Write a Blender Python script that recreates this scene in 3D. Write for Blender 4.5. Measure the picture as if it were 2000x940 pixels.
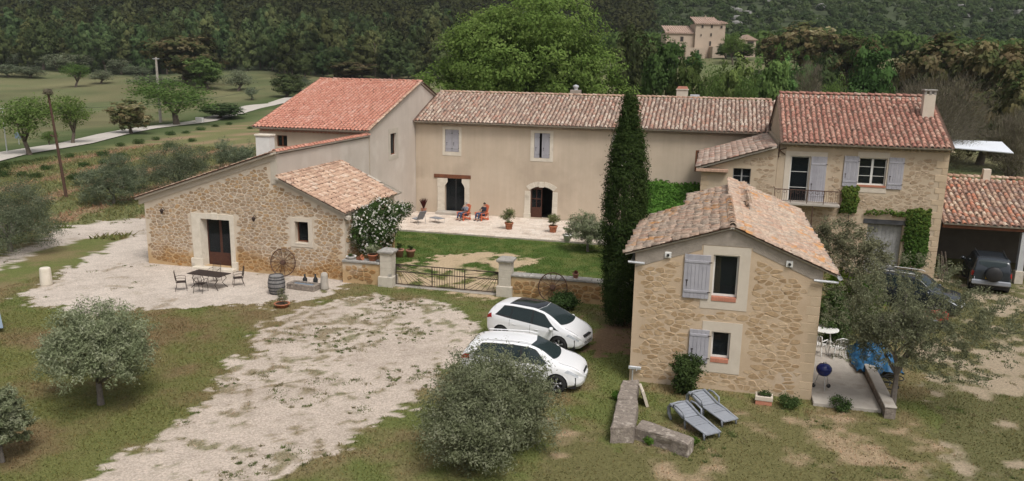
import bpy, math, random
import numpy as np
from mathutils import Vector, Matrix

scene = bpy.context.scene
for o in list(bpy.data.objects):
    bpy.data.objects.remove(o)

# ------------------------------------------------------------------ camera
FPX, YAW, PITCH, ROLL, CAM_H = 1560.0, math.radians(13.98), math.radians(12.2), math.radians(1.05), 11.2
cam_fw = Vector((-math.sin(YAW)*math.cos(PITCH), math.cos(YAW)*math.cos(PITCH), -math.sin(PITCH)))
_rt = Vector((math.cos(YAW), math.sin(YAW), 0))
_up = _rt.cross(cam_fw)
cam_rt = math.cos(ROLL)*_rt + math.sin(ROLL)*_up
cam_up = -math.sin(ROLL)*_rt + math.cos(ROLL)*_up
cam_pos = Vector((0, 0, CAM_H))
cd = bpy.data.cameras.new('camera')
cam = bpy.data.objects.new('camera', cd)
scene.collection.objects.link(cam)
cd.sensor_width = 36.0
cd.lens = FPX/2000*36.0
cd.clip_start, cd.clip_end = 0.1, 6000
m = Matrix((cam_rt, cam_up, -cam_fw)).transposed().to_4x4()
m.translation = cam_pos
cam.matrix_world = m
scene.camera = cam

# ------------------------------------------------------------------ sky, sun, exposure
SUN_EL, SUN_AZ = math.radians(58), math.radians(138)      # azimuth measured from +Y towards +X
world = bpy.data.worlds.new('World')
scene.world = world
world.use_nodes = True
wn = world.node_tree.nodes
sky = wn.new('ShaderNodeTexSky')
sky.sky_type = 'NISHITA'
sky.sun_disc = False
sky.sun_elevation = SUN_EL
sky.sun_rotation = SUN_AZ
sky.air_density, sky.dust_density, sky.ozone_density = 1.0, 6.0, 1.0
hs = wn.new('ShaderNodeHueSaturation')
hs.inputs['Saturation'].default_value = 0.25            # a sky covered in thin cloud
world.node_tree.links.new(sky.outputs[0], hs.inputs['Color'])
world.node_tree.links.new(hs.outputs[0], wn['Background'].inputs[0])
wn['Background'].inputs[1].default_value = 0.095
sl = bpy.data.lights.new('sun', 'SUN')
sl.energy, sl.angle, sl.color = 1.5, math.radians(16), (1.0, 0.965, 0.92)
sun = bpy.data.objects.new('sun', sl)
scene.collection.objects.link(sun)
sd = Vector((math.sin(SUN_AZ)*math.cos(SUN_EL), math.cos(SUN_AZ)*math.cos(SUN_EL), math.sin(SUN_EL)))
sun.rotation_euler = sd.to_track_quat('Z', 'Y').to_euler()
vs = scene.view_settings
vs.view_transform, vs.look, vs.gamma, vs.use_curve_mapping = 'Standard', 'None', 1.0, False
vs.exposure = 0.38
cy = scene.cycles
cy.max_bounces, cy.diffuse_bounces, cy.glossy_bounces, cy.transmission_bounces, cy.transparent_max_bounces, cy.volume_bounces = 6, 3, 2, 4, 6, 0

# ------------------------------------------------------------------ helpers
COL = scene.collection
def ss(a, b, x):
    t = np.clip((np.asarray(x, float)-a)/(b-a), 0, 1)
    return t*t*(3-2*t)
def _hash(i, j, s):
    n = (i*374761393 + j*668265263 + s*974711) & 0xFFFFFFFF
    n = ((n ^ (n >> 13))*1274126177) & 0xFFFFFFFF
    return ((n ^ (n >> 16)) & 0xFFFFFF)/float(0xFFFFFF)
def vnoise(x, y, s=0):
    x = np.asarray(x, float); y = np.asarray(y, float)
    i = np.floor(x).astype(np.int64); j = np.floor(y).astype(np.int64)
    fx = x-i; fy = y-j
    fx = fx*fx*(3-2*fx); fy = fy*fy*(3-2*fy)
    a = _hash(i, j, s); b = _hash(i+1, j, s); c = _hash(i, j+1, s); d = _hash(i+1, j+1, s)
    return (a*(1-fx)+b*fx)*(1-fy)+(c*(1-fx)+d*fx)*fy
def fbm(x, y, s=0, o=4):
    r = 0; a = .5; t = 0
    for k in range(o):
        r = r+a*vnoise(x*2**k, y*2**k, s+k*17); t += a; a *= .5
    return r/t
SY, CY = math.sin(YAW), math.cos(YAW)
def height(x, y):                                   # the lie of the land
    x = np.asarray(x, float); y = np.asarray(y, float)
    p = -SY*x+CY*y; q = CY*x+SY*y
    w = ss(-45, 55, q)
    left = 7.5*ss(150, 275, p)+76*ss(268, 640, p)
    right = 14.5*ss(112, 205, p)+62*ss(265, 640, p)
    z = left*(1-w)+right*w
    z = z+ss(90, 260, p)*(fbm(x/38., y/38., 5)-.5)*5
    return z
def ray(px, py):
    return cam_fw+cam_rt*((px-1000)/FPX)-cam_up*((py-470)/FPX)
def G(px, py, z=0.0):                               # the place on a level at height z seen at a pixel of the photo
    d = ray(px, py)
    return cam_pos+d*((z-CAM_H)/d.z)
def GT(px, py):                                     # the same on the real terrain
    d = ray(px, py); t = 20.0
    for k in range(4000):
        p = cam_pos+d*t
        if p.z < float(height(p.x, p.y)): break
        t *= 1.004
    return Vector((p.x, p.y, float(height(p.x, p.y))))
def AT(px, dist):                                   # a spot on the terrain in a given direction and distance
    d = ray(px, 300); d.z = 0; d.normalize()
    d = d/ (d.dot(Vector((-SY, CY, 0))))
    return Vector((d.x*dist, d.y*dist, float(height(d.x*dist, d.y*dist))))
def top_at(loc, py):                                # height above loc that reaches image row py
    lo, hi = -20, 120
    for _ in range(40):
        mm = (lo+hi)/2
        v = loc+Vector((0, 0, mm))-cam_pos
        yy = 470-FPX*v.dot(cam_up)/v.dot(cam_fw)
        if yy > py: lo = mm
        else: hi = mm
    return lo
def pxm(loc): return FPX/(loc-cam_pos).dot(cam_fw)   # photo pixels per metre there

def props(o, label=None, cat=None, group=None, kind=None):
    if label: o['label'] = label
    if cat: o['category'] = cat
    if group: o['group'] = group
    if kind: o['kind'] = kind
    return o
def thing(name, label, cat, loc=(0, 0, 0), rz=0, group=None):
    o = bpy.data.objects.new(name, None)
    o.empty_display_size = .2
    COL.objects.link(o)
    o.location = loc; o.rotation_euler = (0, 0, rz)
    return props(o, label, cat, group)
def link(name, me, parent=None, world=False, kind=None):
    o = bpy.data.objects.new(name, me)
    COL.objects.link(o)
    if parent is not None:
        o.parent = parent
        if world: o.matrix_parent_inverse = Matrix.Translation(-Vector(parent.location))
    if kind: o['kind'] = kind
    return o
def mesh_np(name, V, F, mat, attrs=None, smooth=False):
    V = np.asarray(V, np.float32); F = np.asarray(F, np.int32)
    me = bpy.data.meshes.new(name)
    k = F.shape[1]
    me.vertices.add(len(V)); me.vertices.foreach_set('co', V.ravel())
    me.loops.add(F.size); me.loops.foreach_set('vertex_index', F.ravel())
    me.polygons.add(len(F)); me.polygons.foreach_set('loop_start', np.arange(0, F.size, k, dtype=np.int32))
    me.polygons.foreach_set('loop_total', np.full(len(F), k, np.int32))
    if smooth: me.polygons.foreach_set('use_smooth', np.ones(len(F), bool))
    for n, (typ, a) in (attrs or {}).items():
        at = me.attributes.new(n, typ, 'POINT')
        a = np.asarray(a, np.float32)
        at.data.foreach_set('color' if typ == 'FLOAT_COLOR' else 'value', a.ravel())
    me.update(calc_edges=True)
    if mat: me.materials.append(mat)
    return me
class MB:
    def __init__(s): s.v = []; s.f = []; s.M = None
    def add(s, vs, fs):
        b = len(s.v)
        if s.M is not None: vs = [s.M @ Vector(p) for p in vs]
        s.v += [tuple(p) for p in vs]; s.f += [tuple(b+i for i in f) for f in fs]
        return s
    def box(s, x0, x1, y0, y1, z0, z1, t=0.0):
        return s.add([(x0, y0, z0), (x1, y0, z0), (x1, y1, z0), (x0, y1, z0), (x0+t, y0+t, z1), (x1-t, y0+t, z1), (x1-t, y1-t, z1), (x0+t, y1-t, z1)],
                     [(0, 3, 2, 1), (4, 5, 6, 7), (0, 1, 5, 4), (1, 2, 6, 5), (2, 3, 7, 6), (3, 0, 4, 7)])
    def bbox(s, x0, x1, y0, y1, z0, z1, b=.01):       # box with its edges taken off
        pts = []; fs = []
        for (zz, e) in ((z0, b), (z0+b, 0), (z1-b, 0), (z1, b)):
            pts += [(x0+e, y0+e, zz), (x1-e, y0+e, zz), (x1-e, y1-e, zz), (x0+e, y1-e, zz)]
        for r in range(3):
            for k in range(4):
                a = r*4+k; c = r*4+(k+1) % 4
                fs.append((a, c, c+4, a+4))
        fs += [(3, 2, 1, 0), (12, 13, 14, 15)]
        return s.add(pts, fs)
    def tube(s, path, r, n=8, cap=True):
        path = [Vector(p) for p in path]
        rs = r if isinstance(r, (list, tuple)) else [r]*len(path)
        ring = []; prev = None
        for i, p in enumerate(path):
            a = path[max(i-1, 0)]; c = path[min(i+1, len(path)-1)]
            d = (c-a)
            if d.length < 1e-9: d = Vector((0, 0, 1))
            d.normalize()
            if prev is None:
                u = d.orthogonal().normalized()
            else:
                u = prev-d*prev.dot(d)
                u = u.normalized() if u.length > 1e-6 else d.orthogonal().normalized()
            prev = u; w = d.cross(u)
            ring.append([p+(u*math.cos(2*math.pi*k/n)+w*math.sin(2*math.pi*k/n))*rs[i] for k in range(n)])
        vs = [q for rr in ring for q in rr]; fs = []
        for i in range(len(path)-1):
            for k in range(n):
                fs.append((i*n+k, i*n+(k+1) % n, (i+1)*n+(k+1) % n, (i+1)*n+k))
        if cap:
            fs.append(tuple(range(n-1, -1, -1))); fs.append(tuple(range((len(path)-1)*n, len(path)*n)))
        return s.add(vs, fs)
    def ring(s, c, R, r, axis='Y', n=24, m=6, arc=(0, 2*math.pi), sq=1.0):
        pts = []
        for k in range(n+1):
            a = arc[0]+(arc[1]-arc[0])*k/n
            if axis == 'Y': pts.append((c[0]+R*math.cos(a), c[1], c[2]+R*sq*math.sin(a)))
            elif axis == 'X': pts.append((c[0], c[1]+R*math.cos(a), c[2]+R*sq*math.sin(a)))
            else: pts.append((c[0]+R*math.cos(a), c[1]+R*sq*math.sin(a), c[2]))
        return s.tube(pts, r, m)
    def lathe(s, prof, c=(0, 0, 0), n=16, axis='Z', cap=True):
        vs = []; fs = []
        for (r, z) in prof:
            for k in range(n):
                a = 2*math.pi*k/n; x, y = r*math.cos(a), r*math.sin(a)
                vs.append((c[0]+x, c[1]+y, c[2]+z) if axis == 'Z' else ((c[0]+x, c[1]+z, c[2]+y) if axis == 'Y' else (c[0]+z, c[1]+x, c[2]+y)))
        for i in range(len(prof)-1):
            for k in range(n):
                fs.append((i*n+k, i*n+(k+1) % n, (i+1)*n+(k+1) % n, (i+1)*n+k))
        if cap:
            fs.append(tuple(range(n-1, -1, -1))); fs.append(tuple(range((len(prof)-1)*n, len(prof)*n)))
        return s.add(vs, fs)
    def prism(s, poly, d0, d1, axis='Y'):
        n = len(poly); vs = []
        for d in (d0, d1):
            for (a, b) in poly:
                vs.append((a, d, b) if axis == 'Y' else ((d, a, b) if axis == 'X' else (a, b, d)))
        fs = [tuple(range(n)), tuple(range(2*n-1, n-1, -1))]
        for k in range(n):
            fs.append((k, n+k, n+(k+1) % n, (k+1) % n))
        return s.add(vs, fs)
    def build(s, name, mat, parent=None, smooth=False, world=False, kind=None, bevel=0):
        me = bpy.data.meshes.new(name)
        me.from_pydata(s.v, [], s.f)
        if smooth: me.polygons.foreach_set('use_smooth', np.ones(len(me.polygons), bool))
        me.materials.append(mat)
        me.update()
        o = link(name, me, parent, world, kind)
        if bevel:
            b = o.modifiers.new('bevel', 'BEVEL'); b.width = bevel; b.segments = 2; b.limit_method = 'ANGLE'
        return o
def copy_tree(o, parent=None):
    c = o.copy(); COL.objects.link(c); c.parent = parent
    for ch in list(o.children): copy_tree(ch, c)
    return c
# ------------------------------------------------------------------ materials
def nodes(name):
    m = bpy.data.materials.new(name); m.use_nodes = True
    nt = m.node_tree; nt.nodes.clear()
    out = nt.nodes.new('ShaderNodeOutputMaterial')
    return m, nt, out
def N(nt, typ, **kw):
    n = nt.nodes.new(typ)
    for k, v in kw.items():
        if k.startswith('i_'): n.inputs[int(k[2:])].default_value = v
        else: setattr(n, k, v)
    return n
def rgba(c): return (c[0], c[1], c[2], 1)
def ramp(nt, cols, pos=None, interp='LINEAR'):
    r = nt.nodes.new('ShaderNodeValToRGB'); r.color_ramp.interpolation = interp
    el = r.color_ramp.elements
    n = len(cols)
    for k in range(n-2): el.new(.5)
    for k, c in enumerate(cols):
        el[k].position = pos[k] if pos else (k/(n-1) if interp == 'LINEAR' else k/n)
        el[k].color = rgba(c)
    return r
def mul(c, f): return tuple(min(1, x*f) for x in c)
def mat(name, c1, c2=None, scale=4.0, rough=.8, bump=0.0, bscale=None, metal=0.0, spec=.3, rnd=0.0, detail=6, stain=None, coat=0, streak=0, damp=None):
    """noise-varied surface; rnd = how much each object differs from the next; stain = (colour, scale, threshold)"""
    m, nt, out = nodes(name); L = nt.links.new
    b = N(nt, 'ShaderNodeBsdfPrincipled')
    b.inputs['Roughness'].default_value = rough; b.inputs['Metallic'].default_value = metal
    b.inputs['Specular IOR Level'].default_value = spec
    b.inputs['Coat Weight'].default_value = coat
    geo = N(nt, 'ShaderNodeNewGeometry')
    nz = N(nt, 'ShaderNodeTexNoise'); nz.inputs['Scale'].default_value = scale; nz.inputs['Detail'].default_value = detail
    nz.inputs['Roughness'].default_value = .65
    L(geo.outputs['Position'], nz.inputs['Vector'])
    r = ramp(nt, [c1, c2 or mul(c1, .8)], [.32, .68]); L(nz.outputs[0], r.inputs[0])
    col = r.outputs[0]
    if stain:
        n2 = N(nt, 'ShaderNodeTexNoise'); n2.inputs['Scale'].default_value = stain[1]; n2.inputs['Detail'].default_value = 5
        mp = N(nt, 'ShaderNodeMapping'); mp.inputs['Location'].default_value = (7, 3, 1)
        L(geo.outputs['Position'], mp.inputs[0]); L(mp.outputs[0], n2.inputs['Vector'])
        mr = N(nt, 'ShaderNodeMapRange'); mr.inputs[1].default_value = stain[2]; mr.inputs[2].default_value = stain[2]+.12
        L(n2.outputs[0], mr.inputs[0])
        mx = N(nt, 'ShaderNodeMix', data_type='RGBA'); L(mr.outputs[0], mx.inputs[0]); L(col, mx.inputs[6]); mx.inputs[7].default_value = rgba(stain[0])
        col = mx.outputs[2]
    if damp:
        sx_ = N(nt, 'ShaderNodeSeparateXYZ'); L(geo.outputs['Position'], sx_.inputs[0])
        nd_ = N(nt, 'ShaderNodeTexNoise'); nd_.inputs['Scale'].default_value = .55; nd_.inputs['Detail'].default_value = 5; L(geo.outputs['Position'], nd_.inputs['Vector'])
        ad_ = N(nt, 'ShaderNodeMath', operation='MULTIPLY_ADD', i_1=-3.2); L(nd_.outputs[0], ad_.inputs[0]); L(sx_.outputs[2], ad_.inputs[2])
        md_ = N(nt, 'ShaderNodeMapRange'); md_.inputs[1].default_value = damp[1]; md_.inputs[2].default_value = damp[1]-.7; md_.inputs[4].default_value = damp[2]; L(ad_.outputs[0], md_.inputs[0])
        mx_ = N(nt, 'ShaderNodeMix', data_type='RGBA', blend_type='MULTIPLY'); L(md_.outputs[0], mx_.inputs[0]); L(col, mx_.inputs[6]); mx_.inputs[7].default_value = rgba(damp[0]); col = mx_.outputs[2]
    if streak:
        mp = N(nt, 'ShaderNodeMapping'); mp.inputs['Scale'].default_value = (1.6, 1.6, .10); L(geo.outputs['Position'], mp.inputs[0])
        n4 = N(nt, 'ShaderNodeTexNoise'); n4.inputs['Scale'].default_value = 1.0; n4.inputs['Detail'].default_value = 6; n4.inputs['Roughness'].default_value = .7; L(mp.outputs[0], n4.inputs['Vector'])
        m4 = N(nt, 'ShaderNodeMapRange'); m4.inputs[1].default_value = .3; m4.inputs[2].default_value = .7; m4.inputs[3].default_value = 1-streak; m4.inputs[4].default_value = 1+streak*.5; L(n4.outputs[0], m4.inputs[0])
        h4 = N(nt, 'ShaderNodeHueSaturation'); L(col, h4.inputs['Color']); L(m4.outputs[0], h4.inputs['Value']); col = h4.outputs[0]
    if rnd:
        oi = N(nt, 'ShaderNodeObjectInfo')
        at = N(nt, 'ShaderNodeAttribute', attribute_name='v')
        ad = N(nt, 'ShaderNodeMath', operation='ADD'); L(oi.outputs['Random'], ad.inputs[0]); L(at.outputs['Fac'], ad.inputs[1])
        fr = N(nt, 'ShaderNodeMath', operation='FRACT'); L(ad.outputs[0], fr.inputs[0])
        mr = N(nt, 'ShaderNodeMapRange'); mr.inputs[3].default_value = 1-rnd; mr.inputs[4].default_value = 1+rnd*.6
        L(fr.outputs[0], mr.inputs[0])
        hsv = N(nt, 'ShaderNodeHueSaturation'); L(col, hsv.inputs['Color']); L(mr.outputs[0], hsv.inputs['Value']); col = hsv.outputs[0]
    L(col, b.inputs['Base Color'])
    if bump:
        n3 = N(nt, 'ShaderNodeTexNoise'); n3.inputs['Scale'].default_value = bscale or scale*6; n3.inputs['Detail'].default_value = 4
        L(geo.outputs['Position'], n3.inputs['Vector'])
        bp = N(nt, 'ShaderNodeBump'); bp.inputs['Strength'].default_value = 1; bp.inputs['Distance'].default_value = bump
        L(n3.outputs[0], bp.inputs['Height']); L(bp.outputs[0], b.inputs['Normal'])
    L(b.outputs[0], out.inputs[0])
    return m
def palette_mat(name, cols, rough=.85, speck=.25, spots=None, bump=.006, patch=.35, damp=None):
    """each piece takes its own colour; spots = (colour, scale, threshold) lichen patches"""
    m, nt, out = nodes(name); L = nt.links.new
    b = N(nt, 'ShaderNodeBsdfPrincipled'); b.inputs['Roughness'].default_value = rough
    b.inputs['Specular IOR Level'].default_value = .2
    oi = N(nt, 'ShaderNodeObjectInfo'); at = N(nt, 'ShaderNodeAttribute', attribute_name='v')
    ad = N(nt, 'ShaderNodeMath', operation='ADD'); L(oi.outputs['Random'], ad.inputs[0]); L(at.outputs['Fac'], ad.inputs[1])
    fr = N(nt, 'ShaderNodeMath', operation='FRACT'); L(ad.outputs[0], fr.inputs[0])
    geo = N(nt, 'ShaderNodeNewGeometry')
    pn = N(nt, 'ShaderNodeTexNoise'); pn.inputs['Scale'].default_value = .9; pn.inputs['Detail'].default_value = 3; L(geo.outputs['Position'], pn.inputs['Vector'])
    ps = N(nt, 'ShaderNodeMapRange'); ps.inputs[1].default_value = .3; ps.inputs[2].default_value = .7; L(pn.outputs[0], ps.inputs[0])
    pm = N(nt, 'ShaderNodeMix', data_type='FLOAT'); pm.inputs[0].default_value = patch; L(fr.outputs[0], pm.inputs[2]); L(ps.outputs[0], pm.inputs[3])
    r = ramp(nt, sorted(cols, key=lambda c: c[0]+c[1]+c[2])); L(pm.outputs[0], r.inputs[0])
    nz = N(nt, 'ShaderNodeTexNoise'); nz.inputs['Scale'].default_value = 9; nz.inputs['Detail'].default_value = 5
    L(geo.outputs['Position'], nz.inputs['Vector'])
    mr = N(nt, 'ShaderNodeMapRange'); mr.inputs[1].default_value = .3; mr.inputs[2].default_value = .7
    mr.inputs[3].default_value = 1-speck; mr.inputs[4].default_value = 1+speck
    L(nz.outputs[0], mr.inputs[0])
    hsv = N(nt, 'ShaderNodeHueSaturation'); L(r.outputs[0], hsv.inputs['Color']); L(mr.outputs[0], hsv.inputs['Value'])
    col = hsv.outputs[0]
    for (sc, scl, th) in (spots or []):
        n2 = N(nt, 'ShaderNodeTexNoise'); n2.inputs['Scale'].default_value = scl; n2.inputs['Detail'].default_value = 6
        n2.inputs['Roughness'].default_value = .7
        mp = N(nt, 'ShaderNodeMapping'); mp.inputs['Location'].default_value = (scl*3.7, sc[0]*40, 5)
        L(geo.outputs['Position'], mp.inputs[0]); L(mp.outputs[0], n2.inputs['Vector'])
        m2 = N(nt, 'ShaderNodeMapRange'); m2.inputs[1].default_value = th; m2.inputs[2].default_value = th+.1; m2.inputs[4].default_value = .85
        L(n2.outputs[0], m2.inputs[0])
        mx = N(nt, 'ShaderNodeMix', data_type='RGBA'); L(m2.outputs[0], mx.inputs[0]); L(col, mx.inputs[6]); mx.inputs[7].default_value = rgba(sc)
        col = mx.outputs[2]
    if damp:
        sx_ = N(nt, 'ShaderNodeSeparateXYZ'); L(geo.outputs['Position'], sx_.inputs[0])
        nd_ = N(nt, 'ShaderNodeTexNoise'); nd_.inputs['Scale'].default_value = .55; nd_.inputs['Detail'].default_value = 5; L(geo.outputs['Position'], nd_.inputs['Vector'])
        ad_ = N(nt, 'ShaderNodeMath', operation='MULTIPLY_ADD', i_1=-3.2); L(nd_.outputs[0], ad_.inputs[0]); L(sx_.outputs[2], ad_.inputs[2])
        md_ = N(nt, 'ShaderNodeMapRange'); md_.inputs[1].default_value = damp[1]; md_.inputs[2].default_value = damp[1]-.7; md_.inputs[4].default_value = damp[2]; L(ad_.outputs[0], md_.inputs[0])
        mx_ = N(nt, 'ShaderNodeMix', data_type='RGBA', blend_type='MULTIPLY'); L(md_.outputs[0], mx_.inputs[0]); L(col, mx_.inputs[6]); mx_.inputs[7].default_value = rgba(damp[0]); col = mx_.outputs[2]
    L(col, b.inputs['Base Color'])
    if bump:
        bp = N(nt, 'ShaderNodeBump'); bp.inputs['Distance'].default_value = bump
        n3 = N(nt, 'ShaderNodeTexNoise'); n3.inputs['Scale'].default_value = 45; L(geo.outputs['Position'], n3.inputs['Vector'])
        L(n3.outputs[0], bp.inputs['Height']); L(bp.outputs[0], b.inputs['Normal'])
    L(b.outputs[0], out.inputs[0])
    return m
def leaf_mat(name, cols, trans=.35, tint=.12):
    m, nt, out = nodes(name); L = nt.links.new
    at = N(nt, 'ShaderNodeAttribute', attribute_name='v')
    oi = N(nt, 'ShaderNodeObjectInfo')
    r = ramp(nt, cols); L(at.outputs['Fac'], r.inputs[0])
    mr = N(nt, 'ShaderNodeMapRange'); mr.inputs[3].default_value = 1-tint*1.6; mr.inputs[4].default_value = 1+tint*1.6
    L(oi.outputs['Random'], mr.inputs[0])
    hm = N(nt, 'ShaderNodeMapRange'); hm.inputs[3].default_value = .5-tint*.12; hm.inputs[4].default_value = .5+tint*.12
    fr = N(nt, 'ShaderNodeMath', operation='FRACT'); mm = N(nt, 'ShaderNodeMath', operation='MULTIPLY', i_1=7.31)
    L(oi.outputs['Random'], mm.inputs[0]); L(mm.outputs[0], fr.inputs[0]); L(fr.outputs[0], hm.inputs[0])
    hsv = N(nt, 'ShaderNodeHueSaturation'); L(r.outputs[0], hsv.inputs['Color']); L(mr.outputs[0], hsv.inputs['Value']); L(hm.outputs[0], hsv.inputs['Hue'])
    d = N(nt, 'ShaderNodeBsdfDiffuse'); t = N(nt, 'ShaderNodeBsdfTranslucent')
    L(hsv.outputs[0], d.inputs[0]); L(hsv.outputs[0], t.inputs[0])
    mx = N(nt, 'ShaderNodeMixShader'); mx.inputs[0].default_value = trans
    L(d.outputs[0], mx.inputs[1]); L(t.outputs[0], mx.inputs[2]); L(mx.outputs[0], out.inputs[0])
    return m
def glass_mat(name, tint=(.02, .025, .03), see=.6, rough=.03):
    m, nt, out = nodes(name); L = nt.links.new
    b = N(nt, 'ShaderNodeBsdfPrincipled'); b.inputs['Base Color'].default_value = rgba(tint)
    b.inputs['Roughness'].default_value = rough; b.inputs['Specular IOR Level'].default_value = .5
    t = N(nt, 'ShaderNodeBsdfTransparent'); t.inputs[0].default_value = (.75, .8, .8, 1)
    mx = N(nt, 'ShaderNodeMixShader'); mx.inputs[0].default_value = see
    L(b.outputs[0], mx.inputs[1]); L(t.outputs[0], mx.inputs[2]); L(mx.outputs[0], out.inputs[0])
    return m

MT = {}
MT['render_beige'] = mat('render_beige', (.55, .455, .355), (.49, .40, .305), .5, .9, .004, 30, stain=((.45, .365, .28), .35, .54), streak=.09)
MT['render_grey'] = mat('render_grey', (.55, .485, .425), (.50, .435, .375), .6, .9, .004, 30, stain=((.58, .52, .46), .5, .55), streak=.05)
MT['render_trim'] = mat('render_trim', (.50, .45, .38), (.44, .385, .32), 1.5, .9, .003, 30)
MT['mortar_barn'] = mat('mortar_barn', (.60, .52, .425), (.52, .435, .34), 1.6, .95, .010, 40, damp=((.80, .62, .38), -.15, .9))
MT['mortar_cottage'] = mat('mortar_cottage', (.55, .425, .30), (.48, .36, .245), 1.3, .95, .006, 40, stain=((.49, .42, .35), .45, .57), streak=.06)
MT['mortar_house'] = mat('mortar_house', (.52, .42, .31), (.46, .365, .26), 1.4, .95, .006, 40, streak=.06)
MT['mortar_grey'] = mat('mortar_grey', (.36, .31, .26), (.26, .225, .19), 3, .95, .012, 30)
MT['stone_barn'] = palette_mat('stone_barn', [(0.336, 0.237, 0.149), (0.426, 0.322, 0.218), (0.28, 0.192, 0.121), (0.392, 0.294, 0.207), (0.493, 0.39, 0.287), (0.314, 0.226, 0.149), (0.37, 0.282, 0.207), (0.403, 0.266, 0.144)], speck=.25, bump=.008, spots=[((.27, .17, .08), .7, .60)], patch=.2, damp=((.80, .62, .38), -.15, .9))
MT['stone_cottage'] = palette_mat('stone_cottage', [(0.374, 0.259, 0.151), (0.429, 0.308, 0.19), (0.33, 0.226, 0.129), (0.473, 0.352, 0.23), (0.396, 0.281, 0.168), (0.528, 0.402, 0.269)], speck=.2, bump=.006, patch=.15)
MT['stone_house'] = palette_mat('stone_house', [(0.356, 0.265, 0.176), (0.41, 0.313, 0.22), (0.324, 0.232, 0.154), (0.464, 0.367, 0.27), (0.389, 0.297, 0.209)], speck=.2, bump=.006, patch=.2)
MT['dressed'] = mat('dressed_stone', (.66, .60, .51), (.56, .50, .41), 3, .85, .004, 40, stain=((.42, .37, .30), 1.3, .62))
MT['surround'] = mat('surround_lime', (.60, .53, .44), (.53, .46, .375), 2, .9, .003, 40)
MT['quoin'] = mat('quoin', (.53, .415, .29), (.47, .36, .245), 2, .9, .006, 30, rnd=.08)
MT['weather'] = mat('weathered_stone', (.30, .255, .215), (.15, .125, .105), 7, .95, .03, 18, stain=((.40, .35, .30), 6, .56), rnd=.1)
MT['pillar'] = mat('pillar_stone', (.56, .51, .43), (.46, .41, .34), 4, .9, .008, 25, stain=((.30, .28, .25), 2, .6))
MT['cap'] = mat('cap_stone', (.36, .34, .31), (.25, .235, .215), 6, .92, .01, 25, stain=((.47, .45, .42), 4, .58))
MT['tile_red'] = palette_mat('tile_red', [(.50, .225, .16), (.54, .26, .19), (.46, .20, .145), (.58, .32, .25), (.51, .24, .175), (.55, .285, .215), (.62, .40, .32), (.43, .18, .13)], speck=.12, spots=[((.22, .11, .08), 1.1, .70)])
MT['tile_old'] = palette_mat('tile_old', [(.46, .34, .27), (.52, .42, .345), (.34, .225, .175), (.59, .51, .435), (.27, .20, .165), (.48, .36, .285), (.40, .29, .23), (.55, .455, .375), (.46, .26, .195), (.36, .295, .25)], speck=.25, spots=[((.16, .125, .105), 1.3, .60)], patch=.18)
MT['tile_house'] = palette_mat('tile_house', [(.40, .205, .155), (.46, .28, .215), (.33, .155, .12), (.38, .235, .185), (.54, .40, .32), (.42, .215, .16), (.28, .155, .125), (.47, .25, .19)], speck=.24, spots=[((.13, .09, .075), 1.5, .60), ((.33, .31, .22), 2.0, .68)], patch=.18)
MT['tile_barn'] = palette_mat('tile_barn', [(.50, .34, .245), (.57, .42, .32), (.42, .27, .195), (.62, .50, .40), (.47, .31, .225), (.53, .36, .26), (.38, .25, .185)], speck=.2, spots=[((.25, .17, .125), 1.6, .62)], patch=.18)
MT['tile_cottage'] = palette_mat('tile_cottage', [(0.42, 0.319, 0.248), (0.47, 0.372, 0.288), (0.36, 0.265, 0.203), (0.49, 0.343, 0.257), (0.41, 0.333, 0.266), (0.45, 0.294, 0.216), (0.54, 0.431, 0.338)], speck=.28, spots=[((.56, .25, .06), .9, .545), ((.24, .20, .175), 1.7, .59)], bump=.01)
MT['tile_carport'] = palette_mat('tile_carport', [(.46, .31, .225), (.55, .43, .33), (.37, .21, .15), (.50, .21, .13), (.28, .19, .155), (.58, .47, .37), (.41, .27, .20), (.33, .25, .21)], speck=.28, spots=[((.15, .12, .10), 1.8, .60)], patch=.18)
MT['tile_far'] = mat('tile_far', (.46, .34, .27), (.36, .25, .20), .8, .9)
MT['tile_gap_dark'] = mat('tile_gap_shade', (.16, .10, .075), (.10, .065, .05), 3, .95)  # channel tile colour darkened to stand for shade in the gaps between covers
MT['shutter'] = mat('shutter_paint', (.40, .39, .42), (.34, .33, .36), 3, .6, .001, 50, rnd=.07)
MT['white_paint'] = mat('white_paint', (.72, .71, .68), (.64, .63, .60), 3, .5)
MT['brown_wood'] = mat('brown_wood', (.085, .035, .022), (.055, .022, .015), 8, .55)
MT['grey_wood'] = mat('grey_wood', (.36, .355, .35), (.25, .245, .24), 6, .85, .004, 40, rnd=.15)
MT['dark_beam'] = mat('dark_beam', (.085, .085, .09), (.05, .05, .055), 6, .85, .006, 20)
MT['rust_beam'] = mat('rust_beam', (.20, .075, .035), (.12, .05, .03), 4, .8, .006, 20)
MT['sill_tile'] = mat('sill_tile', (.50, .215, .14), (.42, .17, .11), 8, .8, rnd=.12)
MT['iron'] = mat('wrought_iron', (.035, .03, .03), (.07, .045, .035), 10, .7, metal=.4)
MT['rust'] = mat('rusty_iron', (.12, .065, .045), (.075, .045, .035), 10, .8, metal=.2)
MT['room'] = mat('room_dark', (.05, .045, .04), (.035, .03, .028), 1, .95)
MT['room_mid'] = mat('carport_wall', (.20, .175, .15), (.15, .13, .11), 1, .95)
MT['glass'] = glass_mat('window_glass')
MT['curtain'] = mat('curtain', (.50, .30, .12), (.40, .23, .09), 6, .9)
MT['terracotta'] = mat('terracotta', (.42, .165, .09), (.34, .13, .07), 6, .8, rnd=.15)
MT['terra_pale'] = mat('terracotta_pale', (.40, .20, .14), (.32, .16, .11), 6, .85)
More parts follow.
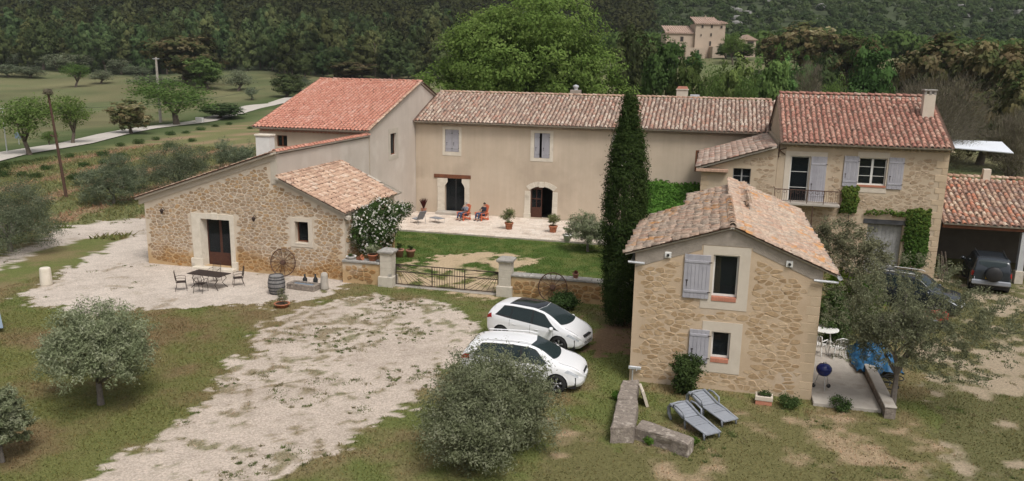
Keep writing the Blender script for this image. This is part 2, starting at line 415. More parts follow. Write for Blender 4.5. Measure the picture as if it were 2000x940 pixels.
MT['soil'] = mat('potting_soil', (.07, .05, .035), (.04, .03, .02), 20, 1)
MT['zinc'] = mat('zinc', (.60, .61, .62), (.50, .51, .52), 5, .45, metal=.3)
MT['concrete'] = mat('concrete', (.44, .40, .35), (.36, .325, .285), 2.5, .92, .006, 30, stain=((.30, .265, .225), 1.2, .6))
MT['patio'] = palette_mat('patio_slab', [(.62, .54, .46), (.56, .47, .39), (.67, .60, .53), (.59, .50, .42), (.53, .45, .385), (.64, .56, .485)], speck=.16, spots=[((.40, .325, .26), .8, .57)], bump=.004)
MT['bark'] = mat('bark', (.15, .12, .095), (.085, .065, .05), 8, .95, .03, 14)
MT['bark_grey'] = mat('bark_grey', (.22, .195, .17), (.13, .11, .095), 8, .95, .02, 14)
MT['olive'] = leaf_mat('olive_leaf', [(.135, .16, .085), (.195, .225, .125), (.27, .295, .18), (.38, .39, .28)], .3)
MT['olive_far'] = leaf_mat('olive_far_leaf', [(.085, .108, .06), (.125, .15, .09), (.18, .205, .13), (.25, .265, .18)], .25)
MT['lime'] = leaf_mat('broad_leaf', [(.11, .19, .045), (.155, .25, .06), (.20, .30, .078), (.26, .35, .11)], .4)
MT['orchard'] = leaf_mat('orchard_leaf', [(.085, .135, .035), (.12, .18, .05), (.155, .215, .065)], .4)
MT['cypress'] = leaf_mat('cypress_leaf', [(.03, .05, .016), (.046, .074, .022), (.08, .11, .034)], .15)
MT['pine'] = leaf_mat('pine_leaf', [(.06, .082, .033), (.075, .098, .04), (.09, .112, .045), (.11, .128, .052)], .2, .36)
MT['oak'] = leaf_mat('oak_leaf', [(.06, .085, .03), (.095, .112, .045), (.13, .122, .055), (.165, .132, .065), (.25, .24, .135)], .3, .2)
MT['holm'] = leaf_mat('holm_leaf', [(0.056, 0.083, 0.035), (0.088, 0.12, 0.048), (0.128, 0.16, 0.067)], .3, .2)
MT['mixed'] = leaf_mat('mixed_leaf', [(0.072, 0.12, 0.035), (0.104, 0.168, 0.051), (0.144, 0.216, 0.067)], .35, .25)
MT['twig'] = leaf_mat('twig', [(0.13, 0.111, 0.085), (0.182, 0.156, 0.117), (0.195, 0.189, 0.111)], .1)
MT['vine'] = leaf_mat('vine_leaf', [(0.075, 0.15, 0.027), (0.106, 0.2, 0.037), (0.144, 0.25, 0.05)], .4)
MT['ivy'] = leaf_mat('ivy_leaf', [(0.049, 0.098, 0.025), (0.077, 0.147, 0.031), (0.182, 0.21, 0.049)], .3)
MT['rosegreen'] = leaf_mat('rose_leaf', [(0.042, 0.077, 0.025), (0.063, 0.112, 0.034), (0.098, 0.154, 0.049)], .3)
MT['petal'] = leaf_mat('white_petal', [(.62, .60, .54), (.75, .73, .68)], .3, .02)
MT['almond'] = leaf_mat('almond_leaf', [(.13, .135, .085), (.18, .185, .11), (.25, .25, .155)], .35)
MT['yellowgreen'] = leaf_mat('yellowgreen_leaf', [(.12, .18, .025), (.18, .25, .03)], .4)
MT['bushgreen'] = leaf_mat('bush_leaf', [(0.042, 0.07, 0.025), (0.067, 0.105, 0.036), (0.098, 0.14, 0.049)], .3)
MT['redleaf'] = leaf_mat('red_leaf', [(.09, .03, .025), (.13, .045, .035)], .2)
MT['potleaf'] = leaf_mat('pot_leaf', [(0.13, 0.156, 0.065), (0.208, 0.234, 0.104), (0.286, 0.286, 0.143)], .35)
MT['white_plastic'] = mat('white_plastic', (.74, .73, .70), (.66, .65, .62), 4, .5)
MT['grey_plastic'] = mat('grey_plastic', (.27, .285, .315), (.235, .25, .28), 5, .55)
MT['orange_plastic'] = mat('orange_plastic', (.56, .15, .075), (.49, .125, .065), 5, .5)
MT['blue_enamel'] = mat('blue_enamel', (.012, .025, .16), (.01, .02, .12), 5, .25, spec=.5)
MT['blue_tarp'] = mat('blue_tarp', (.025, .13, .26), (.012, .06, .14), 5, .5)
MT['black_plastic'] = mat('black_plastic', (.02, .02, .022), (.03, .03, .03), 5, .5)
MT['mesh_grey'] = mat('sling_grey', (.22, .23, .25), (.18, .19, .21), 8, .7)
MT['steel'] = mat('steel', (.5, .5, .5), (.4, .4, .4), 5, .35, metal=.8)
MT['barrel_wood'] = mat('barrel_wood', (.25, .24, .235), (.17, .16, .155), 9, .85, .004, 30, rnd=.15)
MT['hoop'] = mat('hoop', (.06, .06, .065), (.04, .04, .04), 8, .6, metal=.4)
MT['panel'] = mat('solar_panel', (.20, .25, .31), (.17, .215, .27), 2, .25, spec=.5)
MT['red_paint'] = mat('red_paint', (.45, .02, .02), (.38, .02, .02), 3, .4)
MT['awning'] = mat('awning_cloth', (.72, .75, .80), (.68, .71, .76), 1.5, .7)
MT['white_car'] = mat('white_car_paint', (.80, .80, .81), (.80, .80, .81), 1, .28, spec=.5, coat=.6)
MT['dark_car'] = mat('dark_car_paint', (.018, .024, .032), (.018, .024, .032), 1, .25, spec=.5, coat=.6)
MT['car_glass'] = glass_mat('car_glass', (.022, .034, .036), .12, .02)
MT['car_roof'] = mat('roof_glass', (.015, .017, .022), (.015, .017, .022), 1, .08, spec=.6)
MT['tyre'] = mat('tyre', (.02, .02, .02), (.028, .028, .028), 10, .85)
MT['rim'] = mat('rim', (.45, .45, .46), (.40, .40, .41), 3, .3, metal=.8)
MT['lamp_red'] = mat('tail_lamp', (.36, .015, .015), (.30, .012, .012), 3, .2, spec=.5)
MT['lamp_clear'] = mat('head_lamp', (.55, .57, .60), (.35, .37, .40), 14, .12, spec=.6)
MT['chrome'] = mat('chrome', (.65, .65, .66), (.6, .6, .6), 1, .15, metal=1)
MT['plate_y'] = mat('yellow_plate', (.60, .38, .03), (.55, .34, .03), 3, .5)
MT['plate_w'] = mat('white_plate', (.7, .7, .7), (.66, .66, .66), 3, .5)
MT['skin'] = mat('skin', (.50, .30, .22), (.45, .26, .19), 6, .6)
MT['jeans'] = mat('jeans', (.06, .085, .15), (.045, .065, .12), 12, .9)
MT['grey_knit'] = mat('grey_knit', (.20, .22, .26), (.16, .18, .22), 12, .9)
MT['navy'] = mat('navy_cloth', (.025, .027, .04), (.02, .02, .03), 12, .85)
MT['hair_grey'] = mat('hair_grey', (.38, .35, .32), (.30, .27, .25), 20, .8)
MT['hair_dark'] = mat('hair_dark', (.05, .035, .025), (.035, .025, .02), 20, .8)
MT['shoe'] = mat('shoe', (.03, .03, .035), (.04, .04, .045), 10, .7)
MT['rock'] = mat('limestone', (.24, .235, .22), (.17, .165, .15), .15, .95)
MT['wire'] = mat('wire', (.04, .04, .04), (.04, .04, .04), 1, .6)
MT['far_wall'] = mat('far_wall', (.46, .37, .29), (.40, .315, .245), .35, .95)
# ------------------------------------------------------------------ ground: one sheet, coloured by what grows or lies on it
def wpoly(pts):
    return np.array([(G(*p).x, G(*p).y) for p in pts])
def inside(P, x, y):
    r = np.zeros(x.shape, bool); n = len(P)
    for i in range(n):
        x0, y0 = P[i]; x1, y1 = P[(i+1) % n]
        c = ((y0 > y) != (y1 > y))
        with np.errstate(divide='ignore', invalid='ignore'):
            xi = (x1-x0)*(y-y0)/(y1-y0+1e-12)+x0
        r ^= c & (x < xi)
    return r
Z = {
 'terrace': wpoly([(24, 592), (75, 562), (125, 527), (165, 505), (230, 472), (300, 448), (520, 470), (690, 520), (700, 552), (600, 577), (530, 588), (512, 606), (440, 600), (300, 602), (200, 612), (110, 602)]),
 'path': wpoly([(-60, 520), (20, 496), (100, 462), (120, 440), (200, 432), (300, 422), (330, 452), (180, 464), (110, 480), (40, 506), (-60, 545)]),
 'drive': wpoly([(570, 604), (640, 584), (760, 578), (880, 596), (945, 640), (935, 700), (850, 738), (810, 790), (730, 835), (650, 885), (560, 950), (430, 1050), (60, 1050), (180, 940), (300, 870), (400, 790), (440, 730), (480, 680), (520, 640)]),
 'court': wpoly([(740, 558), (790, 520), (860, 498), (960, 495), (1065, 502), (1040, 520), (1000, 532), (985, 580), (860, 575)]),
 'lawn': wpoly([(770, 448), (1180, 478), (1240, 560), (760, 530)]),
 'right': wpoly([(1740, 620), (1830, 520), (2200, 545), (2300, 760), (2300, 1050), (1880, 1050), (1840, 900), (1820, 800), (1780, 700)]),
 'dry': wpoly([(1080, 800), (1240, 870), (1440, 790), (1600, 812), (1800, 830), (1900, 1060), (960, 1060)]),
 'mulch': wpoly([(1170, 600), (1240, 600), (1240, 690), (1160, 690)]),
 'leftgrass': wpoly([(-80, 600), (60, 612), (300, 612), (520, 612), (500, 650), (440, 720), (380, 800), (200, 920), (40, 1050), (-200, 1050), (-200, 600)]),
 'field': wpoly([(-150, 440), (-150, 345), (0, 330), (200, 290), (520, 232), (520, 300), (330, 395), (290, 425), (110, 440)]),
}
rowA, rowB = G(0, 345), G(500, 243)
rowd = Vector((rowB.x-rowA.x, rowB.y-rowA.y)).normalized()
road_px = [(-60, 322), (20, 302), (90, 291), (150, 281), (215, 265), (270, 254), (330, 246), (400, 237), (450, 224), (495, 211), (560, 196), (640, 178)]
ROADXY = [(GT(*p).x, GT(*p).y) for p in road_px]
def lerp(a, b, t): return a+(b-a)*t[..., None]
C3 = lambda *c: np.array(c, float)
def ground_eval(x, y):
    """colour and how grassy the ground is"""
    p = -SY*x+CY*y; q = CY*x+SY*y
    n1 = fbm(x*.35, y*.35, 1, 4); n2 = fbm(x*1.3, y*1.3, 2, 4); n3 = fbm(x*.12, y*.12, 3, 3); n4 = fbm(x*3.1, y*3.1, 4, 3)
    wx = x+(fbm(x*.9, y*.9, 11, 4)-.5)*2.4; wy = y+(fbm(x*.9, y*.9, 12, 4)-.5)*2.4
    wx = wx+(fbm(x*3.3, y*3.3, 13, 3)-.5)*1.3; wy = wy+(fbm(x*3.3, y*3.3, 14, 3)-.5)*1.3
    green = C3(.13, .148, .048); brown = C3(.20, .16, .082); dark = C3(.07, .085, .03)
    c = lerp(np.broadcast_to(green, x.shape+(3,)), np.broadcast_to(brown, x.shape+(3,)), ss(.38, .66, n1*.6+n2*.4))
    g = np.ones(x.shape)
    def put(mask, col, gv=None, a=None):
        nonlocal c, g
        w = mask.astype(float) if a is None else mask*a
        c = c*(1-w[..., None])+np.asarray(col)*w[..., None]
        if gv is not None: g = g*(1-w)+gv*w
    # beyond the farm: meadow, wood floor, hills
    far = ss(75, 100, p)
    put(far > .001, lerp(np.broadcast_to(C3(.115, .135, .06), x.shape+(3,)), np.broadcast_to(C3(.165, .155, .08), x.shape+(3,)), ss(.35, .65, n3*.7+n1*.3)), 1, far)
    along = (x-rowA.x)*rowd.x+(y-rowA.y)*rowd.y; acr = -(x-rowA.x)*rowd.y+(y-rowA.y)*rowd.x
    c = c*(1+far*(.5*(fbm(along/34, acr/6, 41, 4)-.5)+.5*(fbm(x/5, y/5, 42, 3)-.5)))[..., None]
    hill = ss(258, 285, p)*(1-ss(0, 60, q))+ss(225, 262, p)*ss(0, 60, q)
    put(hill > .001, lerp(np.broadcast_to(C3(.045, .06, .03), x.shape+(3,)), np.broadcast_to(C3(.07, .085, .045), x.shape+(3,)), n3), 1, hill)
    dr = np.full(x.shape, 1e9)
    for (ax, ay), (bx, by) in zip(ROADXY, ROADXY[1:]):
        t_ = np.clip(((x-ax)*(bx-ax)+(y-ay)*(by-ay))/((bx-ax)**2+(by-ay)**2), 0, 1); dr = np.minimum(dr, np.hypot(x-ax-t_*(bx-ax), y-ay-t_*(by-ay)))
    verge = (1-ss(4, 10, dr+(n2-.5)*5))*(p > 60)
    put(verge > .001, C3(.07, .095, .035), 1, verge)
    # lavender field left of the barn
    m = inside(Z['field'], wx, wy)
    perp = -(x-rowA.x)*rowd.y+(y-rowA.y)*rowd.x
    st = ss(.62, .85, .5+.36*np.sin(perp*2*math.pi/6.2+.8)+.9*(n2-.5)+.5*(n1-.5))
    put(m, lerp(np.broadcast_to(C3(.16, .165, .07), x.shape+(3,)), np.broadcast_to(C3(.29, .20, .125), x.shape+(3,)), st), .5)
    # the grass left of the drive
    m = inside(Z['leftgrass'], wx, wy)
    put(m, lerp(np.broadcast_to(C3(.14, .145, .05), x.shape+(3,)), np.broadcast_to(C3(.18, .135, .07), x.shape+(3,)), ss(.42, .66, n1*.75+n2*.25)), 1)
    m = inside(Z['lawn'], wx, wy)
    put(m, lerp(np.broadcast_to(C3(.075, .118, .028), x.shape+(3,)), np.broadcast_to(C3(.125, .15, .046), x.shape+(3,)), ss(.4, .65, n2)), 1)
    # dry yard in front of the cottage
    m = inside(Z['dry'], wx, wy)
    put(m, lerp(np.broadcast_to(C3(.14, .13, .055), x.shape+(3,)), np.broadcast_to(C3(.34, .255, .165), x.shape+(3,)), ss(.53, .70, n2*.6+n1*.4)), .6)
    m = inside(Z['mulch'], wx, wy)
    put(m, C3(.22, .135, .09), .1, .8)
    # yard by the carport
    m = inside(Z['right'], wx, wy)
    put(m, lerp(np.broadcast_to(C3(.13, .125, .055), x.shape+(3,)), np.broadcast_to(C3(.34, .275, .195), x.shape+(3,)), ss(.46, .62, n2*.65+n1*.35)), 1-ss(.46, .62, n2*.65+n1*.35))
    # bare earth inside the gate
    m = inside(Z['court'], wx, wy)
    b = ss(.40, .52, n2*.6+n1*.4)
    put(m, C3(.45, .345, .225), .0, b)
    # gravel
    gcol = lerp(np.broadcast_to(C3(.53, .458, .393), x.shape+(3,)), np.broadcast_to(C3(.43, .367, .31), x.shape+(3,)), ss(.3, .7, n1*.5+n4*.5))
    for k in ('terrace', 'path'):
        m = inside(Z[k], wx, wy)
        a = 1-.4*ss(.68, .76, n2)*ss(.35, .6, n1)
        put(m, gcol*C3(1.06, 1.07, 1.08), 0, a)
    m = inside(Z['drive'], wx, wy)
    mid = np.exp(-((q*.78-p*.62+27.2)/3.2)**2)                      # the weedier strip between the wheel tracks
    weeds = ss(.55, .65, n2*.45+n4*.55+.05*mid-.01)
    put(m, gcol*C3(.98, .96, .94), 0, 1-weeds*.7)
    return np.clip(c, 0, 1), np.clip(g, 0, 1)
def axis(lo, hi, step, far_lo, far_hi):
    a = list(np.arange(lo, hi, step)); s = step; x = a[-1]
    while x < far_hi: s = min(s*1.06, 14); x += s; a.append(x)
    s = step; x = lo; b = []
    while x > far_lo: s = min(s*1.06, 14); x -= s; b.append(x)
    return np.array(b[::-1]+a)
gx = axis(-34, 18, .15, -760, 560); gy = axis(14, 60, .15, -60, 1000)
GX, GY = np.meshgrid(gx, gy)
gz = height(GX, GY)+(fbm(GX*.8, GY*.8, 21)-.5)*.05*ss(5, 12, GY)
gc, gg = ground_eval(GX, GY)
nx, ny = len(gx), len(gy)
idx = np.arange(nx*ny).reshape(ny, nx)
quads = np.stack([idx[:-1, :-1], idx[:-1, 1:], idx[1:, 1:], idx[1:, :-1]], -1).reshape(-1, 4)
def ground_material():
    m, nt, out = nodes('ground_cover'); L = nt.links.new
    b = N(nt, 'ShaderNodeBsdfPrincipled'); b.inputs['Roughness'].default_value = .95; b.inputs['Specular IOR Level'].default_value = .1
    a = N(nt, 'ShaderNodeAttribute', attribute_name='gc'); ga = N(nt, 'ShaderNodeAttribute', attribute_name='gg')
    geo = N(nt, 'ShaderNodeNewGeometry')
    n1 = N(nt, 'ShaderNodeTexNoise'); n1.inputs['Scale'].default_value = 11; n1.inputs['Detail'].default_value = 7; n1.inputs['Roughness'].default_value = .75
    L(geo.outputs['Position'], n1.inputs['Vector'])
    v = N(nt, 'ShaderNodeTexVoronoi'); v.inputs['Scale'].default_value = 22; L(geo.outputs['Position'], v.inputs['Vector'])
    mr = N(nt, 'ShaderNodeMapRange'); mr.inputs[1].default_value = .3; mr.inputs[2].default_value = .7; mr.inputs[3].default_value = .70; mr.inputs[4].default_value = 1.26
    L(n1.outputs[0], mr.inputs[0])
    sep = N(nt, 'ShaderNodeSeparateColor'); L(v.outputs['Color'], sep.inputs[0])
    m2 = N(nt, 'ShaderNodeMapRange'); m2.inputs[3].default_value = .82; m2.inputs[4].default_value = 1.14; L(sep.outputs[0], m2.inputs[0])
    mu = N(nt, 'ShaderNodeMath', operation='MULTIPLY'); L(mr.outputs[0], mu.inputs[0]); L(m2.outputs[0], mu.inputs[1])
    hsv = N(nt, 'ShaderNodeHueSaturation'); L(a.outputs['Color'], hsv.inputs['Color']); L(mu.outputs[0], hsv.inputs['Value'])
    L(hsv.outputs[0], b.inputs['Base Color'])
    bp = N(nt, 'ShaderNodeBump'); bp.inputs['Distance'].default_value = .03; L(n1.outputs[0], bp.inputs['Height']); L(bp.outputs[0], b.inputs['Normal'])
    L(b.outputs[0], out.inputs[0])
    return m
gme = mesh_np('ground', np.stack([GX, GY, gz], -1).reshape(-1, 3), quads, ground_material(),
              {'gc': ('FLOAT_COLOR', np.concatenate([gc, np.ones(gc.shape[:2]+(1,))], -1).reshape(-1, 4)), 'gg': ('FLOAT', gg.ravel())}, True)
props(link('ground', gme), kind='structure')

# lane beyond the field
road_px = [(-60, 322), (20, 302), (90, 291), (150, 281), (215, 265), (270, 254), (330, 246), (400, 237), (450, 224), (495, 211), (560, 196), (640, 178)]
rp = [GT(*p) for p in road_px]
V = []; F = []
for i in range(len(rp)-1):
    for k in range(8):
        t = k/8; c = rp[i].lerp(rp[i+1], t)
        d = (rp[i+1]-rp[i]); d.z = 0; d.normalize(); s = Vector((-d.y, d.x, 0))
        for e in (-1, -.33, .33, 1):
            q = c+s*e*2.1; V.append((q.x, q.y, float(height(q.x, q.y))+.16-.04*abs(e)))
for i in range(len(V)//4-1):
    for k in range(3): F.append((i*4+k, i*4+k+1, i*4+k+5, i*4+k+4))
mt = mat('lane', (.50, .46, .41), (.42, .385, .34), .5, .95)
props(link('road', mesh_np('road', V, F, mt)), kind='structure')

# ------------------------------------------------------------------ short grass and weeds: real blades near the camera
def leaf_attr_mat(name, trans=.5):
    m, nt, out = nodes(name); L = nt.links.new
    a = N(nt, 'ShaderNodeAttribute', attribute_name='gc')
    d = N(nt, 'ShaderNodeBsdfDiffuse'); t = N(nt, 'ShaderNodeBsdfTranslucent')
    L(a.outputs['Color'], d.inputs[0]); L(a.outputs['Color'], t.inputs[0])
    mx = N(nt, 'ShaderNodeMixShader'); mx.inputs[0].default_value = trans
    L(d.outputs[0], mx.inputs[1]); L(t.outputs[0], mx.inputs[2]); L(mx.outputs[0], out.inputs[0])
    return m
grass_mat = leaf_attr_mat('grass_blade')
def grass(name, label, n, x0, x1, y0, y1, hmin, hmax, seed, thr=.35, keep=None, tint=None):
    r = np.random.default_rng(seed)
    x = r.uniform(x0, x1, n); y = r.uniform(y0, y1, n)
    c, g = ground_eval(x, y)
    k = (g > thr) & (r.random(n) < np.clip(g, .15, 1))
    for (a0, a1, b0, b1) in FOOT: k &= ~((x > a0) & (x < a1) & (y > b0) & (y < b1))
    if keep is not None: k &= keep(x, y)
    x, y, c = x[k], y[k], c[k]; n = len(x)
    z = height(x, y)+(fbm(x*.8, y*.8, 21)-.5)*.05
    a = r.uniform(0, 2*np.pi, n); h = r.uniform(hmin, hmax, n)*(0.6+.8*fbm(x*.7, y*.7, 31)); w = h*.22+.008
    lean = r.normal(0, .9, (n, 2))*h[:, None]
    V = np.zeros((n, 3, 3)); dx, dy = np.cos(a)*w, np.sin(a)*w
    V[:, 0] = np.stack([x-dx, y-dy, z-.01], -1); V[:, 1] = np.stack([x+dx, y+dy, z-.01], -1)
    V[:, 2] = np.stack([x+lean[:, 0], y+lean[:, 1], z+h], -1)
    c = c*r.uniform(.95, 1.75, (n, 1)); c[:, 0] *= r.uniform(.85, 1.2, n)
    if tint is not None: c = c*np.array(tint)
    cc = np.repeat(np.concatenate([np.clip(c, 0, 1), np.ones((n, 1))], 1)[:, None], 3, 1).reshape(-1, 4)
    me = mesh_np(name, V.reshape(-1, 3), np.arange(3*n).reshape(-1, 3), grass_mat, {'gc': ('FLOAT_COLOR', cc)})
    props(link(name, me), label, 'grass', kind='stuff')
FOOT = [(-30.7, -18.3, 37.6, 46), (-22.3, -9, 50.6, 58), (-22, 4, 50.6, 58), (-2.5, 4.0, 27.95, 42), (4.0, 6.3, 27.6, 37.5), (-31, -22, 46, 70)]
grass('short_grass', 'short green and browned grass over the yard and lawn', 420000, -34, 16, 14, 52, .025, .075, 5)
grass('meadow_grass', 'taller meadow grass on the field left of the barn', 120000, -75, -25, 38, 95, .10, .32, 6,
      keep=lambda x, y: (x < -31) & (y > 42) & (x*.0 + y - (x+31)*-.1 > 40))

def weed_clumps(name, label, zones, n, seed, hmin=.025, hmax=.065):
    r = np.random.default_rng(seed); PX = []; CC = []
    for z, k in zones:
        P = Z[z]; a, b = P.min(0), P.max(0); a = np.maximum(a, [-60, 14]); b = np.minimum(b, [22, 52]); x = r.uniform(a[0], b[0], k*3); y = r.uniform(a[1], b[1], k*3)
        m = inside(P, x, y) & (r.random(k*3) < ss(.50, .60, fbm(x*.42, y*.42, 77))*1.5)
        for (a0, a1, b0, b1) in FOOT: m &= ~((x > a0) & (x < a1) & (y > b0) & (y < b1))
        PX.append(np.stack([x[m], y[m]], -1)[:k])
    C0 = np.concatenate(PX); m = len(C0); per = 34; rad = .025+.16*r.random(m)**2.5
    kk = np.repeat(np.arange(m), per); xy = C0[kk]+r.normal(size=(m*per, 2))*rad[kk][:, None]; x, y = xy[:, 0], xy[:, 1]; nn = len(x)
    z = height(x, y)+(fbm(x*.8, y*.8, 21)-.5)*.05; a = r.uniform(0, 6.283, nn); h = r.uniform(hmin, hmax, nn); w = h*.25+.008; lean = r.normal(0, .8, (nn, 2))*h[:, None]
    V = np.zeros((nn, 3, 3)); dx, dy = np.cos(a)*w, np.sin(a)*w
    V[:, 0] = np.stack([x-dx, y-dy, z-.01], -1); V[:, 1] = np.stack([x+dx, y+dy, z-.01], -1); V[:, 2] = np.stack([x+lean[:, 0], y+lean[:, 1], z+h], -1)
    base = np.where(r.random((m, 1)) < .6, np.array([[.15, .18, .07]]), np.array([[.25, .22, .13]])); c = base[kk]*r.uniform(.7, 1.5, (nn, 1))
    cc = np.repeat(np.concatenate([c, np.ones((nn, 1))], 1)[:, None], 3, 1).reshape(-1, 4)
    props(link(name, mesh_np(name, V.reshape(-1, 3), np.arange(3*nn).reshape(-1, 3), grass_mat, {'gc': ('FLOAT_COLOR', cc)})), label, 'weeds', kind='stuff')
weed_clumps('gravel_weeds', 'small weeds scattered through the gravel drive and dry yard', (('drive', 420), ('terrace', 30), ('right', 300), ('dry', 220), ('path', 40), ('court', 40)), 0, 9)
# ------------------------------------------------------------------ building kit
def OY(px, py, Y): d = ray(px, py); return cam_pos+d*(Y/d.y)
def OX(px, py, X): d = ray(px, py); return cam_pos+d*(X/d.x)
def rect(Y, x0, y0, x1, y1):                        # (left, right, bottom, top) on the plane Y
    a = OY(x0, (y0+y1)/2, Y).x; b = OY(x1, (y0+y1)/2, Y).x
    return a, b, OY((x0+x1)/2, y1, Y).z, OY((x0+x1)/2, y0, Y).z
class Plane:
    def __init__(s, kind, c):
        s.kind = kind; s.c = c
    def __call__(s, u, v, w=0.0):                   # along the wall, up, out of the wall
        return Vector((u, s.c-w, v)) if s.kind == 'S' else Vector((s.c+w, u, v))
    def box(s, mb, u0, u1, v0, v1, w0, w1, b=0):
        f = mb.bbox if b else mb.box
        k = dict(b=b) if b else {}
        if s.kind == 'S': f(u0, u1, s.c-w1, s.c-w0, v0, v1, **k)
        else: f(s.c+w0, s.c+w1, u0, u1, v0, v1, **k)
        return mb
def prof_at(prof, u):
    for (a, za), (b, zb) in zip(prof, prof[1:]):
        if a <= u <= b and b > a: return za+(zb-za)*(u-a)/(b-a)
    return prof[-1][1]
def facade(parent, name, P, prof, opens, m, depth=.32, v0=-.25, top=True):
    mb = MB(); us = sorted(set([p[0] for p in prof]+[o[0] for o in opens]+[o[1] for o in opens]))
    us = [u for u in us if prof[0][0] <= u <= prof[-1][0]]
    def quad(*q): mb.add([P(*t) for t in q], [(0, 1, 2, 3)])
    for a, b in zip(us, us[1:]):
        if b-a < 1e-6: continue
        e = 1e-4; mid = (a+b)/2
        za, zb = prof_at(prof, a+e), prof_at(prof, b-e)
        blk = sorted([(o[2], o[3]) for o in opens if o[0] < mid < o[1]])
        lo = v0
        for (b0, b1) in blk:
            if b0 > lo: quad((a, lo), (b, lo), (b, b0), (a, b0))
            lo = b1
        quad((a, lo), (b, lo), (b, zb), (a, za))
        if top: quad((a, za), (b, zb), (b, zb, -depth), (a, za, -depth))
    for (a, b, c, d) in [o[:4] for o in opens]:
        quad((a, c), (a, d), (a, d, -depth), (a, c, -depth)); quad((b, d), (b, c), (b, c, -depth), (b, d, -depth))
        quad((a, d), (b, d), (b, d, -depth), (a, d, -depth)); quad((b, c), (a, c), (a, c, -depth), (b, c, -depth))
    for u, z in (prof[0], prof[-1]):
        quad((u, v0), (u, z), (u, z, -depth), (u, v0, -depth))
    return mb.build(name, m, parent, world=parent.type == 'EMPTY' if parent else False)
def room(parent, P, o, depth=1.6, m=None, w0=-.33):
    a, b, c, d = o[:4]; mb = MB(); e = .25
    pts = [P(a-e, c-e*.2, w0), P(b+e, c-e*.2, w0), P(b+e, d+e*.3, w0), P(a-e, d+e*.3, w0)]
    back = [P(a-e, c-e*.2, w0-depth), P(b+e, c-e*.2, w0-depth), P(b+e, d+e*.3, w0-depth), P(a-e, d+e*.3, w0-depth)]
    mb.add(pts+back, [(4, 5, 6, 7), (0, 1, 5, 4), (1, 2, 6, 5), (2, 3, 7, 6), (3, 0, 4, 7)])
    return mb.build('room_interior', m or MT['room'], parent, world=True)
def window(parent, P, o, fm, nx=2, nz=3, setback=.14, fw=.055, sill=None, sillm=None, name='window', solid=0.0):
    a, b, c, d = o; w = -setback; mb = MB()
    P.box(mb, a, a+fw, c, d, w-.05, w); P.box(mb, b-fw, b, c, d, w-.05, w)
    P.box(mb, a+fw, b-fw, d-fw, d, w-.05, w-.001); P.box(mb, a+fw, b-fw, c, c+fw*1.3+solid, w-.05, w-.001)
    for k in range(1, nx):
        u = a+(b-a)*k/nx; t = fw*(.95 if nx == 2 else .5); P.box(mb, u-t, u+t, c+fw+solid, d-fw, w-.045, w+.004)
    for k in range(1, nz):
        v = c+solid+(d-c-solid)*k/nz; P.box(mb, a+fw, b-fw, v-.014, v+.014, w-.04, w-.008)
    o_ = mb.build(name, fm, parent, world=True)
    for i in range(nx):
        for j in range(nz):
            u0 = a+fw+(b-a-2*fw)*i/nx; u1 = a+fw+(b-a-2*fw)*(i+1)/nx; z0 = c+solid+fw+(d-c-solid-2*fw)*j/nz; z1 = c+solid+fw+(d-c-solid-2*fw)*(j+1)/nz
            P.box(MB(), u0, u1, z0, z1, w-.03, w-.024).build('pane', MT['glass'], o_)
    if sill:
        P.box(MB(), a-.05, b+.05, c-sill, c-.003, -.2, .05, .006).build('sill', sillm or MT['dressed'], o_)
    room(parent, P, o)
    return o_
def surround(parent, P, o, s, m, w=.022, name='window_surround'):
    a, b, c, d = o; A, B, Cc, D = s; mb = MB(); e = .006
    P.box(mb, A, a-e, Cc, D, -.02, w); P.box(mb, b+e, B, Cc, D, -.02, w)
    P.box(mb, a-e, b+e, d+e, D, -.02, w-.001)
    if c > Cc+.02: P.box(mb, a-e, b+e, Cc, c-e, -.02, w-.001)
    return mb.build(name, m, parent, world=True)
def shutter(parent, P, o, n=6, w=.03, m=None, th=.035, tilt=0.0):
    """a planked shutter leaf lying against the wall (or in its opening), boards one by one"""
    a, b, c, d = o; mb = MB(); m = m or MT['shutter']
    P.box(mb, a+.02, b-.02, c+.03, d-.03, w-.012, w+.006); s = mb.build('shutter', m, parent, world=True)
    for t in (.16, .84):
        v = c+(d-c)*t; P.box(MB(), a+.03, b-.03, v-.045, v+.045, w+th*.8, w+th*1.5, .006).build('batten', m, s)
    for k in range(n):
        u0 = a+(b-a)*k/n+.005; u1 = a+(b-a)*(k+1)/n-.005; e = random.uniform(-.004, .004)
        P.box(MB(), u0, u1, c+e, d+e, w, w+th, .007).build('plank', m, s)
    hb = MB()
    P.box(hb, b-.05, b+.05, c+(d-c)*.16-.015, c+(d-c)*.16+.015, w+th*1.5, w+th*1.9); P.box(hb, b-.05, b+.05, c+(d-c)*.84-.015, c+(d-c)*.84+.015, w+th*1.5, w+th*1.9)
    hb.build('hinge', MT['iron'], s)
    lb = MB(); P.box(lb, a+.11, a+.13, c+(d-c)*.28, c+(d-c)*.42, w+th*1.02, w+th*1.5); P.box(lb, a+.08, a+.16, c+(d-c)*.40, c+(d-c)*.42, w+th*1.02, w+th*1.45)
    lb.build('latch', MT['iron'], s)
    return s

